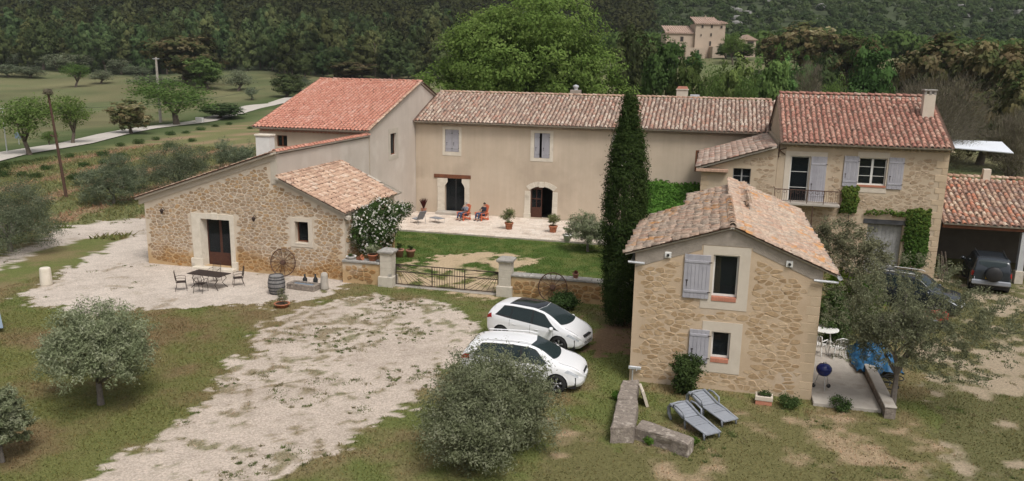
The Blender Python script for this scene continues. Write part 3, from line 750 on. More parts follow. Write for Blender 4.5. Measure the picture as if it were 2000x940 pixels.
# roof tiles: half-round clay covers laid in rows, each a piece of its own
def tile_mesh(name, m, seed, wd=.205, ln=.46, ht=.10):
    r = random.Random(seed); n = 6; V = []; F = []
    for (y, s, z0) in ((0, 1.0, .0), (ln, .82, -.012)):
        for k in range(n+1):
            a = math.pi*k/n
            V.append((-math.cos(a)*wd/2*s*(1+r.uniform(-.02, .02)), y+r.uniform(-.008, .008)+(0.012*math.sin(a) if y == 0 else 0), z0+math.sin(a)*ht*s))
    for k in range(n+1):
        a = math.pi*k/n
        V.append((-math.cos(a)*(wd/2-.018), .006, math.sin(a)*(ht-.02)-.004))
    for k in range(n):
        F.append((k, n+1+k, n+2+k, k+1)[::-1]); F.append((k, k+1, 2*n+3+k, 2*n+2+k)[::-1])
    F = [f[::-1] for f in F]
    me = bpy.data.meshes.new(name); me.from_pydata(V, [], F); me.materials.append(m)
    me.polygons.foreach_set('use_smooth', [i % 2 == 0 for i in range(len(F))]); me.update()
    return me, np.array(V), np.array(F)
TP = {}
def tiles_for(m):
    if m.name not in TP: TP[m.name] = [tile_mesh('roof_tile', m, 31+k) for k in range(4)]
    return TP[m.name]
def lay(parent, mats, tm, n_ind, name='roof_tile'):
    """mats: list of 4x4; the n_ind nearest the camera become objects, the rest one joined part"""
    protos = tiles_for(tm); rg = random.Random(len(mats))
    mats = sorted(mats, key=lambda q: (q.translation-cam_pos).length)
    for q in mats[:n_ind]:
        o = bpy.data.objects.new(name, rg.choice(protos)[0]); COL.objects.link(o)
        o.parent = parent; o.matrix_basis = q
    rest = mats[n_ind:]
    if rest:
        VV = []; FF = []; AA = []; b = 0
        for q in rest:
            me, V, F = rg.choice(protos); A = np.array(q)
            VV.append(V @ A[:3, :3].T+A[:3, 3]); FF.append(F+b); b += len(V); AA.append(np.full(len(V), rg.random()))
        me = mesh_np('further_roof_tiles', np.concatenate(VV), np.concatenate(FF), tm, {'v': ('FLOAT', np.concatenate(AA))})
        sm = np.tile([True, False], sum(len(F) for F in FF)//2); me.polygons.foreach_set('use_smooth', sm)
        link('further_roof_tiles', me, parent, kind='stuff')
def roof(parent, O, U, V, W, Ls, tm, n_ind, pitch=.29, expo=.36, clip=None, jit=1.0, thick=.09, name='roof', sag=0.0, seed=1, sy=1.0):
    O, U, V = Vector(O), Vector(U).normalized(), Vector(V).normalized(); Nn = U.cross(V)
    rg = random.Random(seed)
    mb = MB()
    # the bed: a grid so that it can sag a little, with a hollow channel between each pair of covers
    nu = max(2, int(round(W/pitch))); p = W/nu; rows = int(Ls/expo)
    def sg(u, v): return -sag*(math.sin(math.pi*min(max(u/W, 0), 1))**1)*(.4+.6*math.sin(math.pi*min(max(v/Ls, 0), 1)))+ (fbm(u*.5, v*.5, seed)-.5)*sag*.8
    pts = []; fs = []; gu, gv = max(2, int(W/1.2)), max(2, int(Ls/1.2)); okc = {}
    for j in range(gv+1):
        for i in range(gu+1):
            u = W*i/gu; v = Ls*j/gv; pts.append(O+U*u+V*v+Nn*sg(u, v))
    for j in range(gv):
        for i in range(gu):
            if clip and not clip(W*(i+.5)/gu, Ls*(j+.5)/gv): continue
            a = j*(gu+1)+i; fs.append((a, a+1, a+gu+2, a+gu+1))
    n0 = len(pts); pts += [q-Nn*thick for q in pts[:n0]]
    fs += [tuple(n0+i for i in f[::-1]) for f in list(fs)]
    for i in range(gu):
        fs += [(i+1, i, n0+i, n0+i+1)]
        a = gv*(gu+1)+i; fs += [(a, a+1, n0+a+1, n0+a)]
    for j in range(gv):
        a = j*(gu+1); fs += [(a, a+gu+1, n0+a+gu+1, n0+a)]; a += gu; fs += [(a+gu+1, a, n0+a, n0+a+gu+1)]
    mb.add(pts, fs)
    r = mb.build(name, MT['render_trim'], parent, world=True)
    mats = []
    for c in range(nu):
        for k in range(rows+1):
            u = (c+.5)*p+rg.gauss(0, .012)*jit; v = k*expo+rg.gauss(0, .018)*jit-.03
            if k == rows: v = min(v, Ls-.40)
            if clip and not clip(u, v+.2): continue
            a = rg.gauss(0, .035)*jit
            uu = (U*math.cos(a)+V*math.sin(a)); vv = Nn.cross(uu)
            tl = .055+rg.gauss(0, .012)*jit
            vv = (vv-Nn*tl).normalized(); nn = uu.cross(vv)
            q = Matrix((uu*(p/.29)*1.08, vv*sy, nn)).transposed().to_4x4()
            q.translation = O+U*u+V*v+Nn*(.03+sg(u, v)+abs(rg.gauss(0, .006))*jit)
            mats.append(q)
            # the channel tile below and between
    lay(r, mats, tm, n_ind)
    # upturned channel tiles at the eave and along the slope, one joined part, coloured dark as the shade between covers
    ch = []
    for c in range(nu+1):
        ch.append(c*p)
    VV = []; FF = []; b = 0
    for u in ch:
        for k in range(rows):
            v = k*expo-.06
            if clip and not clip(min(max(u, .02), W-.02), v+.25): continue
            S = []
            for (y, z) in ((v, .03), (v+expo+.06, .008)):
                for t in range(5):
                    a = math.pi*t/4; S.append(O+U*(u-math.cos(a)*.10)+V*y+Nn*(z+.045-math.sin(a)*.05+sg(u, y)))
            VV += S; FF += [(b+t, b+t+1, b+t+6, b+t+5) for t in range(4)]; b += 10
    if VV: link('channel_tiles', mesh_np('channel_tiles', VV, FF, MT['tile_gap_dark'], {'v': ('FLOAT', np.repeat(np.random.default_rng(seed).random(len(VV)//10), 10))}), r, kind='stuff')
    return r
def ridge(parent, A, B, tm, w=1.35, name='ridge_tile', lift=.05):
    A, B = Vector(A), Vector(B); d = (B-A); n = max(1, int(d.length/.38)); V = d.normalized()
    U = V.cross(Vector((0, 0, 1))).normalized(); Nn = U.cross(V); rg = random.Random(n)
    for k in range(n):
        a = rg.gauss(0, .03); uu = U*math.cos(a)+V*math.sin(a); vv = Nn.cross(uu); vv = (vv-Nn*.06).normalized()
        q = Matrix((uu*w, vv, uu.cross(vv)*w)).transposed().to_4x4(); q.translation = A+V*(d.length*k/n)+Vector((0, 0, lift+rg.gauss(0, .006)))
        o = bpy.data.objects.new(name, rg.choice(tiles_for(tm))[0]); COL.objects.link(o); o.parent = parent; o.matrix_basis = q

# rubble stonework: every stone its own outline
def clip_half(poly, nx, ny, c):
    out = []; n = len(poly)
    for i in range(n):
        a = poly[i]; b = poly[(i+1) % n]; da = a[0]*nx+a[1]*ny-c; db = b[0]*nx+b[1]*ny-c
        if da <= 0: out.append(a)
        if (da < 0 < db) or (db < 0 < da):
            t = da/(da-db); out.append((a[0]+(b[0]-a[0])*t, a[1]+(b[1]-a[1])*t))
    return out
def stonework(wall, P, u0, u1, v0, v1, test, m, sx=.36, sy=.2, gap=.022, proud=.022, n_ind=300, seed=1, drop=.12, skip=0.0, name='stone'):
    rg = random.Random(seed); nu, nv = int((u1-u0)/sx)+1, int((v1-v0)/sy)+1; cells = {}
    for j in range(-1, nv+1):
        for i in range(-1, nu+1):
            if rg.random() < drop: continue
            cells[(i, j)] = (u0+(i+.5+(.5 if j % 2 else 0)+rg.uniform(-.36, .36))*sx, v0+(j+.5+rg.uniform(-.36, .36))*sy)
    sc = sx/sy; res = []
    for (i, j), (cx, cy) in cells.items():
        if not test(cx, cy) or rg.random() < skip: continue
        poly = [(cx-sx*1.3, cy-sy*1.3), (cx+sx*1.3, cy-sy*1.3), (cx+sx*1.3, cy+sy*1.3), (cx-sx*1.3, cy+sy*1.3)]
        for dj in (-2, -1, 0, 1, 2):
            for di in (-2, -1, 0, 1, 2):
                q = cells.get((i+di, j+dj))
                if (di or dj) and q:
                    # bisector in a space stretched so that stones come out wider than high
                    ax, ay, bx, by = cx, cy*sc, q[0], q[1]*sc; dx, dy = bx-ax, by-ay; L_ = math.hypot(dx, dy)
                    if L_ < 1e-6: continue
                    mxx, myy = (ax+bx)/2, (ay+by)/2; nx_, ny_ = dx/L_, dy/L_*sc
                    c = (mxx*dx+myy*dy)/L_-gap*math.hypot(nx_, ny_)*rg.uniform(.4, 1.2)
                    poly = clip_half(poly, nx_, ny_, c)
                    if len(poly) < 3: break
            if len(poly) < 3: break
        if len(poly) < 3: continue
        q = []                                       # round the corners
        n = len(poly)
        for k in range(n):
            a, b = poly[k], poly[(k+1) % n]
            q += [(a[0]*.84+b[0]*.16, a[1]*.84+b[1]*.16), (a[0]*.16+b[0]*.84, a[1]*.16+b[1]*.84)]
        if not all(test(*t) for t in q): continue
        area = abs(sum(q[k][0]*q[(k+1) % len(q)][1]-q[(k+1) % len(q)][0]*q[k][1] for k in range(len(q))))/2
        if area < sx*sy*.10: continue
        res.append((area, cx, cy, q))
    res.sort(key=lambda t: -t[0])
    VV = []; FF = []; AA = []; b = 0
    for k, (area, cx, cy, q) in enumerate(res):
        n = len(q); h = proud*rg.uniform(.5, 1.25); tx, ty = rg.uniform(-.06, .06), rg.uniform(-.08, .08)
        vs = [P(a, c_, -.01) for a, c_ in q]+[P(cx+(a-cx)*.86, cy+(c_-cy)*.82, h+(a-cx)*tx+(c_-cy)*ty) for a, c_ in q]
        fs = [(i, (i+1) % n, n+(i+1) % n, n+i) for i in range(n)]+[tuple(range(n, 2*n))]
        if k < n_ind:
            me = bpy.data.meshes.new(name); me.from_pydata([tuple(t) for t in vs], [], fs); me.materials.append(m); me.update()
            o = bpy.data.objects.new(name, me); COL.objects.link(o); o.parent = wall
            if wall.type == 'EMPTY': o.matrix_parent_inverse = Matrix.Translation(-wall.location)
        else:
            VV += [tuple(t) for t in vs]; FF += [tuple(b+i for i in f) for f in fs]; b += 2*n; AA += [rg.random()]*(2*n)
    if VV:
        me = bpy.data.meshes.new('small_stones'); me.from_pydata(VV, [], FF); me.materials.append(m)
        at = me.attributes.new('v', 'FLOAT', 'POINT'); at.data.foreach_set('value', AA); me.update()
        o = link('small_stones', me, wall, kind='stuff')
    return len(res)
def not_in(rects, e=.02):
    return lambda u, v: not any(a-e < u < b+e and c-e < v < d+e for (a, b, c, d) in rects)
def quoins(parent, P, u, side, v0, v1, m, w=.02, seed=1, big=.55, small=.32, hmin=.26, hmax=.40):
    rg = random.Random(seed); v = v0; k = 0
    while v < v1-.15:
        h = rg.uniform(hmin, hmax); L_ = (big if k % 2 else small)*rg.uniform(.85, 1.15)
        a, b = (u, u+L_) if side > 0 else (u-L_, u)
        P.box(MB(), a+.003, b-.003, v+.008, min(v+h, v1)-.008, -.02, w*rg.uniform(.8, 1.2), .012).build('quoin', m, parent, world=parent.type == 'EMPTY')
        v += h; k += 1
# ------------------------------------------------------------------ the farm buildings
S = lambda y: Plane('S', y)
E_ = lambda x: Plane('E', x)
random.seed(4)
# --- stone barn with its lower annex
barn = thing('stone_barn', 'rubble stone barn with white framed glass door and lean-to tiled roof', 'barn', (-24.5, 41, 0))
BF = S(37.7); bx0, bxm, bx1 = -30.6, -22.3, -18.45
bprof = [(bx0, 3.62), (bxm, 6.55), (bxm, 5.25), (bx1, 3.52)]
bdoor = (-27.05, -25.25, .14, 2.80); bwin = (-21.32, -20.55, 1.85, 3.0)
bds = (-27.6, -24.98, .02, 3.10); bws = (-21.58, -20.29, 1.64, 3.2)
bw = facade(barn, 'wall', BF, bprof, [bdoor, bwin], MT['mortar_barn'], depth=.45)
def btest(u, v):
    if not (bx0+.03 < u < bx1-.03 and v > .0): return False
    if v > prof_at(bprof, u)-(.36 if u < bxm else .2): return False
    if bxm-.36 < u < bxm+.02 and v > 4.9: return False
    return not_in([bds, bws], .012)(u, v)
stonework(bw, BF, bx0, bx1, 0, 6.6, btest, MT['stone_barn'], sx=.27, sy=.158, gap=.013, proud=.014, n_ind=300, seed=3, drop=.18)
mb = MB()                                            # rendered bands under the verges and beside the step
for (a, za, b, zb, h) in ((bx0-.32, 3.655, bxm+.04, 6.555, .30), (bxm+.04, 5.22, bx1+.25, 3.41, .15)):
    mb.add([BF(a, za-h, .05), BF(b, zb-h, .05), BF(b, zb, .05), BF(a, za, .05), BF(a, za-h, -.3), BF(b, zb-h, -.3), BF(b, zb, -.3), BF(a, za, -.3)],
           [(0, 1, 2, 3), (4, 7, 6, 5), (0, 4, 5, 1), (1, 5, 6, 2), (2, 6, 7, 3), (3, 7, 4, 0)])
BF.box(mb, bxm-.30, bxm+.045, 4.95, 6.25, -.2, .042)
mb.build('verge_band', MT['render_trim'], barn, world=True)
BE = E_(bx1+.006)
we = facade(barn, 'side_wall', BE, [(37.72, 3.5), (44.5, 3.5)], [], MT['mortar_barn'])
stonework(we, BE, 37.75, 44.5, 0, 3.5, lambda u, v: 37.78 < u < 44.45 and 0 < v < 3.35, MT['stone_barn'], sx=.38, sy=.2, n_ind=0, seed=5, drop=.2)
mb = MB(); mb.box(bx0, bx1-.3, 44.2, 44.5, -.2, 3.4); mb.box(bx0, bx0+.3, 38.1, 49.2, -.2, 3.5); mb.build('back_wall', MT['mortar_barn'], barn, world=True)
RW = E_(bxm+.05)                                     # rendered wall above the annex roof
facade(barn, 'upper_side_wall', RW, [(37.78, 6.5), (49.42, 6.5)], [], MT['render_grey'], v0=0)
al = math.atan2(6.62-3.72, bxm-(bx0-.38)); Ln = math.hypot(6.62-3.72, bxm+.16-(bx0-.38))
r1 = roof(barn, (bx0-.38, 49.3, 3.74), (0, -1, 0), (math.cos(al), 0, math.sin(al)), 49.3-37.42, Ln, MT['tile_barn'], 60, seed=2, sag=.02)
ridge(r1, (bxm+.08, 37.45, 6.66), (bxm+.08, 49.35, 6.66), MT['tile_red'])
al = math.atan2(5.42-3.70, (bx1+.16)-(bxm+.06)); Ln = math.hypot(5.42-3.70, (bx1+.16)-(bxm+.06))
roof(barn, (bx1+.16, 37.46, 3.64), (0, 1, 0), (-math.cos(al), 0, math.sin(al)), 7.9, Ln, MT['tile_barn'], 240, pitch=.285, expo=.34, seed=7, sag=.03, jit=1.3,
     clip=lambda u, v: u < 7.0+.85*v/Ln)
ridge(r1, (bxm+.14, 37.5, 5.42), (bxm+.14, 45.2, 5.42), MT['tile_barn'], w=.8, lift=.0)
# dressed stone door case
ds = surround(barn, BF, bdoor, bds, MT['dressed'], .06, 'door_surround')
mb = MB(); BF.box(mb, -27.75, -27.0, .0, .55, -.1, .10, .02); BF.box(mb, -25.2, -24.85, .0, .5, -.1, .10, .02); mb.build('plinth', MT['dressed'], ds)
mb = MB(); BF.box(mb, -26.35, -25.95, 2.79, 3.16, -.1, .09, .02); mb.build('keystone', MT['dressed'], ds)
mb = MB(); BF.box(mb, -27.5, -24.95, -.1, .13, -.5, .42, .02); mb.build('doorstep', MT['dressed'], ds)
mb = MB(); mb.add([BF(-27.05, .14, .05), BF(-27.05, 2.8, .05), BF(-26.93, 2.7, -.4), BF(-26.93, .14, -.4)], [(0, 1, 2, 3)]); mb.build('splayed_jamb', MT['dressed'], ds)
window(barn, BF, (-26.93, -25.25, .15, 2.79), MT['brown_wood'], 2, 1, .36, .07, name='door', solid=.62)
surround(barn, BF, bwin, bws, MT['surround'], .035)
window(barn, BF, bwin, MT['rust_beam'], 1, 1, .30, .06, .06, MT['dressed'])
# --- tall rendered wing with the new red roof
wing = thing('red_roofed_wing', 'tall rendered wing under a bright red tiled roof', 'house', (-26.3, 55, 0))
wx0, wx1 = -30.4, -22.2
wf = facade(wing, 'front_wall', S(49.45), [(wx0, 6.85), (wx1-.03, 6.85)], [(-29.1, -28.3, 5.62, 6.4)], MT['render_beige'])
window(wing, S(49.45), (-29.1, -28.3, 5.62, 6.4), MT['rust_beam'], 2, 1, .12, .05)
wwin = (52.98, 54.05, 4.95, 6.48)
facade(wing, 'gable_wall', E_(wx1), [(49.48, 6.9), (59.0, 9.84), (63.2, 8.5)], [wwin], MT['render_grey'], v0=0)
window(wing, E_(wx1), wwin, MT['rust_beam'], 1, 1, .16, .06)
surround(wing, E_(wx1), wwin, (52.62, 54.42, 4.62, 6.82), MT['render_trim'], .016)
mb = MB(); mb.box(wx0, wx0+.3, 49.8, 63.2, 0, 6.8); mb.box(wx0, wx1-.35, 62.9, 63.2, 0, 7.0); mb.build('back_wall', MT['render_beige'], wing, world=True)
al = math.atan2(10.02-6.95, 59.0-49.05); Ln = math.hypot(10.02-6.95, 59.0-49.05)
wr = roof(wing, (wx0-.25, 49.05, 6.93), (1, 0, 0), (0, math.cos(al), math.sin(al)), wx1+.1-(wx0-.25), Ln, MT['tile_red'], 300, pitch=.275, expo=.35, seed=11, jit=.7)
al2 = math.atan2(10.02-8.6, 4.4); roof(wing, (wx1+.1, 63.4, 8.58), (-1, 0, 0), (0, -math.cos(al2), math.sin(al2)), wx1+.1-(wx0-.25), math.hypot(1.42, 4.4), MT['tile_red'], 0, pitch=.275, seed=12, jit=.7, name='rear_roof')
ridge(wr, (wx0-.25, 59.0, 10.02), (wx1+.12, 59.0, 10.02), MT['tile_red'])
ridge(wr, (wx1+.06, 49.05, 6.97), (wx1+.06, 59.0, 10.04), MT['tile_barn'], w=.9, lift=.02)
ridge(wr, (wx1+.06, 63.4, 8.62), (wx1+.06, 59.0, 10.04), MT['tile_barn'], w=.9, lift=.02)
ridge(wr, (wx0-.18, 49.05, 6.97), (wx0-.18, 59.0, 10.04), MT['tile_red'], w=.95, lift=.02)
def genoise(parent, A, B, m, under=.0, r=.085, pitch=.29, rows=2, out=.1):
    """rows of upturned tiles mortared under the eave"""
    A, B = Vector(A), Vector(B); d = (B-A); n = int(d.length/pitch); U = d.normalized(); O_ = Vector((U.y, -U.x, 0)); VV = []; FF = []; b = 0
    for j in range(rows):
        for k in range(n):
            c = A+U*(pitch*(k+.5*(j % 2)+.5))-Vector((0, 0, j*.13))
            for o in (.0, 1.0):
                for t in range(7):
                    a = math.pi*t/6; q = c+U*(-math.cos(a)*r*1.35)+O_*((rows-j)*out*o+.01)+Vector((0, 0, -.02+math.sin(a)*r)); VV.append(q)
            for t in range(6): FF.append((b+t, b+t+1, b+t+8, b+t+7))
            FF.append((b+7, b+8, b+9, b+10)); FF.append((b+10, b+11, b+12, b+13)); b += 14
    return link('eave_course', mesh_np('eave_course', VV, FF, m), parent, world=True, kind='stuff')
genoise(wing, (wx0, 49.44, 6.82), (wx1, 49.44, 6.82), MT['tile_red'], out=.16)
# --- long rendered farmhouse
house = thing('long_farmhouse', 'long beige rendered farmhouse with old mottled tiles behind the lawn', 'house', (-9, 60, 0))
HF = S(57.9)
o1, o2, o3 = (-19.80, -18.70, 4.86, 6.55), (-12.85, -11.68, 4.69, 6.53), (-6.85, -5.75, 4.6, 6.5)
d1, d2, o4 = (-19.81, -18.24, .16, 2.83), (-13.07, -11.36, .16, 2.62), (-1.05, -.2, 4.35, 5.65)
facade(house, 'wall', HF, [(-22.18, 7.0), (4.6, 7.0)], [o1, o2, o3, d1, d2, o4], MT['render_beige'], depth=.4, v0=-.1)
surround(house, HF, o1, (-20.0, -18.5, 4.58, 6.75), MT['dressed']); surround(house, HF, o2, (-13.13, -11.42, 4.45, 6.72), MT['dressed'])
surround(house, HF, o3, (-7.1, -5.5, 4.35, 6.75), MT['dressed'])
for (a, b, c, d) in (o1, o3):
    for (p, q) in ((a+.01, (a+b)/2-.006), ((a+b)/2+.006, b-.01)): shutter(house, HF, (p, q, c+.01, d-.01), 5, -.07)
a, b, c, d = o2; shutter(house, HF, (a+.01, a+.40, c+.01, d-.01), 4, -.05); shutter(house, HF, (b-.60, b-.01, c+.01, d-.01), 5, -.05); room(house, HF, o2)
a, b, c, d = o4; surround(house, HF, o4, (a-.12, b+.12, c-.1, d+.1), MT['rust_beam']); window(house, HF, o4, MT['brown_wood'], 2, 2)
mb = MB(); HF.box(mb, -20.68, -17.74, 2.84, 3.13, -.25, .06, .02); mb.build('lintel', MT['rust_beam'], house, world=True)
for (u0, u1, k) in ((-20.42, -19.82, 1), (-18.23, -17.83, -1)):        # corbelled stone jambs
    js = MB(); HF.box(js, u0, u1, .0, .5, -.1, .05, .015); j = js.build('door_jamb', MT['dressed'], house, world=True)
    for n, (v0, v1) in enumerate(((.5, 1.05), (1.05, 1.6), (1.6, 2.15))): HF.box(MB(), u0+.02, u1-.01, v0+.01, v1, -.1, .035, .012).build('stone_block', MT['dressed'], j)
    cb = MB(); p0, p1 = (u0, u1+.22) if k > 0 else (u0-.22, u1)
    pts = [(u0, 2.16), (u1, 2.16), (u1+.05, 2.3), (p1, 2.55), (p1, 2.83), (u0, 2.83)] if k > 0 else [(u0, 2.16), (u1, 2.16), (u1, 2.83), (p0, 2.83), (p0, 2.55), (u0-.05, 2.3)]
    cb.prism(pts, 57.9-.045, 57.95); cb.build('corbel', MT['dressed'], j)
window(house, HF, d1, MT['black_plastic'], 2, 1, .3, .05, name='glass_door')
mb = MB(); mb.bbox(-20.3, -18.0, 57.0, 57.86, .1, .33, .02); mb.build('doorstep', MT['concrete'], house, world=True)
for (u0, u1) in ((-13.5, -13.06), (-11.37, -10.98)):
    j = HF.box(MB(), u0-.04, u1+.04, .05, .5, -.1, .06, .015).build('door_jamb', MT['dressed'], house, world=True)
    for n in range(3): HF.box(MB(), u0+.01*n, u1, .5+n*.56+.006, .5+(n+1)*.56, -.1, .04, .012).build('stone_block', MT['dressed'], j)
ar = HF.box(MB(), -12.4, -12.03, 2.50, 2.92, -.1, .045, .012).build('arch_keystone', MT['dressed'], house, world=True)
cx, R = -12.215, 1.55; cz = 2.62-R+.0
for s in (-1, 1):
    for k in range(5):
        a0, a1 = .13+k*.11, .13+(k+1)*.11-.006
        q = [(cx+s*R*.955*math.sin(a), cz+R*.955*math.cos(a)+.03) for a in (a0, a1)]+[(cx+s*(R+.34)*math.sin(a), cz+(R+.30)*math.cos(a)+.03) for a in (a1, a0)]
        MB().prism(q, 57.9-.04, 58.2).build('voussoir', MT['dressed'], ar)
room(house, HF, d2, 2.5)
door = MB(); HF.box(door, -13.05, -12.98, .17, 2.5, -.3, -.24); HF.box(door, -12.28, -12.21, .17, 2.55, -.3, -.24); HF.box(door, -12.98, -12.28, .17, .95, -.29, -.25); HF.box(door, -12.98, -12.28, 2.3, 2.5, -.29, -.25); HF.box(door, -12.98, -12.28, 1.55, 1.62, -.29, -.25); HF.box(door, -12.65, -12.6, .95, 2.3, -.29, -.245)
dd = door.build('door', MT['brown_wood'], house, world=True)
for (p, q) in ((-12.98, -12.65), (-12.6, -12.28)):
    for (v, w) in ((.95, 1.55), (1.62, 2.3)): HF.box(MB(), p, q, v, w, -.275, -.268).build('pane', MT['glass'], dd)
al = math.atan2(9.17-7.18, 63.1-57.42); Ln = math.hypot(9.17-7.18, 63.1-57.42)
hr = roof(house, (-22.1, 57.42, 7.14), (1, 0, 0), (0, math.cos(al), math.sin(al)), 27.0, Ln, MT['tile_old'], 300, pitch=.295, expo=.37, seed=21, sag=.05, jit=1.2)
roof(house, (4.9, 68.6, 7.14), (-1, 0, 0), (0, -math.cos(al), math.sin(al)), 27.0, Ln-.15, MT['tile_old'], 0, pitch=.6, expo=.74, seed=22, sag=.05, name='rear_roof')
ridge(hr, (-22.0, 63.1, 9.17), (3.9, 63.1, 9.17), MT['tile_barn'])
genoise(house, (-22.1, 57.89, 7.0), (4.6, 57.89, 7.0), MT['tile_old'], out=.12)
mb = MB(); mb.box(-22.1, 4.6, 68.0, 68.3, 0, 6.9); mb.build('back_wall', MT['render_beige'], house, world=True)
mb = MB(); mb.bbox(-11.25, -10.45, 63.3, 63.9, 8.6, 9.58, .02); c1 = mb.build('chimney', MT['mortar_grey'], house, world=True)
mb = MB(); mb.lathe([(.16, 9.58), (.16, 9.75), (.24, 9.78), (.24, 9.9), (.05, 9.98)], (-10.85, 63.6, 0), 12); mb.build('chimney_cowl', MT['zinc'], c1)
mb = MB(); mb.bbox(-3.05, -2.2, 64.2, 64.9, 8.4, 9.75, .02); mb.bbox(-3.1, -2.15, 64.15, 64.95, 9.75, 9.83, .01); c2 = mb.build('chimney', MT['surround'], house, world=True)
mb = MB(); mb.prism([(-3.05, 9.84), (-2.2, 9.84), (-2.3, 10.02), (-2.95, 10.02)], 64.2, 64.9); mb.build('chimney_cap', MT['tile_red'], c2)
mb = MB(); mb.bbox(-2.0, -1.3, 64.1, 64.7, 8.7, 9.42, .02); mb.build('vent_box', MT['zinc'], house, world=True)
# --- stone house on the right with its lean-to
rh = thing('stone_house', 'two-storey stone house with white windows and grey shutters beside carport', 'house', (8, 52, 0))
RF = S(48.0); rx0, rx1 = 3.62, 12.52
bd = list(rect(48.0, 1541, 305, 1579, 397)); rw = rect(48.0, 1676, 309, 1731, 362); gd = list(rect(48.0, 1688, 438, 1757, 560)); gd[2] = .02
bd = tuple(bd); gd = tuple(gd)
rwall = facade(rh, 'wall', RF, [(rx0, 7.25), (rx1, 7.25)], [bd, rw, gd], MT['mortar_house'], depth=.4)
bs, ws = (bd[0]-.36, bd[1]+.95, bd[2]-.1, bd[3]+.28), (rw[0]-.1, rw[1]+.1, rw[2]-.42, rw[3]+.32)
shl, shr = rect(48.0, 1647, 305, 1676, 364), rect(48.0, 1734, 308, 1764, 370); bsh = rect(48.0, 1581, 306, 1612, 397)
stonework(rwall, RF, rx0, rx1, 0, 7.3, lambda u, v: rx0+.05 < u < rx1-.5 and 0 < v < 6.9 and not_in([bs, ws, shl, shr, gd, (gd[0]-.3, gd[1]+.5, 2.9, 3.3)], .03)(u, v),
          MT['stone_house'], sx=.31, sy=.165, gap=.010, proud=.008, n_ind=300, seed=9, drop=.16, skip=.03)
quoins(rwall, RF, rx1, -1, 0, 7.1, MT['quoin'], seed=3)
surround(rh, RF, bd, (bd[0]-.3, bd[1]+.9, bd[2]-.05, bd[3]+.26), MT['surround'], name='door_surround')
window(rh, RF, bd, MT['white_paint'], 1, 3, .12, .07, name='balcony_door'); shutter(rh, RF, bsh, 7, .03)
surround(rh, RF, rw, ws, MT['surround']); window(rh, RF, rw, MT['white_paint'], 2, 3, .12, .06, .12, MT['sill_tile'])
shutter(rh, RF, shl, 6, .03); shutter(rh, RF, shr, 6, .03)
mb = MB(); RF.box(mb, gd[0]-.25, gd[1]+.25, gd[3], gd[3]+.26, -.2, .05, .015); mb.build('lintel', MT['dark_beam'], rh, world=True)
mb = MB(); RF.box(mb, gd[0], gd[1], gd[2], gd[3], -.34, -.28); gdo = mb.build('barn_door', MT['grey_wood'], rh, world=True)
for k in range(9):
    u0 = gd[0]+(gd[1]-gd[0])*k/9; RF.box(MB(), u0+.006, u0+(gd[1]-gd[0])/9-.006, gd[2]+.02, gd[3]-.02, -.28, -.245, .006).build('plank', MT['grey_wood'], gdo)
mb = MB(); P_ = OY(1522, 293, 47.95); x, z = P_.x, P_.z
for k in range(3):
    a = math.pi/2+k*math.pi/3*.9; mb.tube([(x+.42*math.cos(a), 47.93, z+.42*math.sin(a)), (x-.42*math.cos(a), 47.93, z-.42*math.sin(a))], .03, 6)
mb.build('tie_anchor', MT['rust'], rh, world=True)
bl = rect(47.0, 1512, 372, 1642, 397)
mb = MB(); mb.bbox(bl[0], bl[1], 46.95, 47.97, bl[2]-.16, bl[2]-.02, .02); bal = mb.build('balcony', MT['concrete'], rh, world=True)
mb = MB(); zt = bl[3]
mb.tube([(bl[0], 47.95, zt), (bl[0], 46.98, zt), (bl[1], 46.98, zt), (bl[1], 47.95, zt)], .025, 6); mb.tube([(bl[0], 46.98, bl[2]+.08), (bl[1], 46.98, bl[2]+.08)], .016, 6)
for k in range(5): u = bl[0]+(bl[1]-bl[0])*k/4; mb.tube([(u, 46.98, bl[2]-.1), (u, 46.98, zt)], .022, 6)
mb.build('railing', MT['rust'], bal)
for k in range(30):
    u = bl[0]+(bl[1]-bl[0])*(k+.5)/30; MB().tube([(u, 46.98, bl[2]+.08), (u+.02, 46.97, (bl[2]+zt)/2), (u, 46.98, zt)], .009, 4).build('baluster', MT['rust'], bal)
mb = MB()
for k in range(10):
    u = bl[0]+.2+(bl[1]-bl[0]-.4)*k/9; mb.ring((u, 46.975, zt-.12), .09, .01, 'Y', 10, 4)
mb.build('scrollwork', MT['rust'], bal)
mb = MB(); mb.tube([(bl[0]+2.1, 46.98, bl[2]-1.9), (bl[0]+2.1, 46.98, bl[2]-.1)], .03, 6); mb.tube([(bl[0]+.1, 47.9, bl[2]-1.2), (bl[0]+.1, 47.05, bl[2]-.15)], .03, 6); mb.build('bracket', MT['rust'], bal)
RE = E_(rx1+.006); facade(rh, 'side_wall', RE, [(48.03, 7.2), (53.5, 9.5), (59, 7.2)], [], MT['mortar_house'])
mb = MB(); mb.box(rx0, rx0+.3, 48.4, 59, 0, 7.3); mb.box(rx0+.3, rx1-.32, 58.7, 59, 0, 7.2); mb.build('back_wall', MT['mortar_house'], rh, world=True)
al = math.atan2(9.93-7.42, 53.5-47.55); Ln = math.hypot(9.93-7.42, 53.5-47.55)
rr = roof(rh, (rx0+.14, 47.55, 7.36), (1, 0, 0), (0, math.cos(al), math.sin(al)), rx1-.02-(rx0+.14), Ln, MT['tile_house'], 220, pitch=.288, expo=.36, seed=31, sag=.04, jit=1.1)
roof(rh, (rx1-.02, 59.4, 7.40), (-1, 0, 0), (0, -math.cos(al), math.sin(al)), rx1-.02-(rx0+.14), Ln, MT['tile_house'], 0, pitch=.29, seed=32, name='rear_roof')
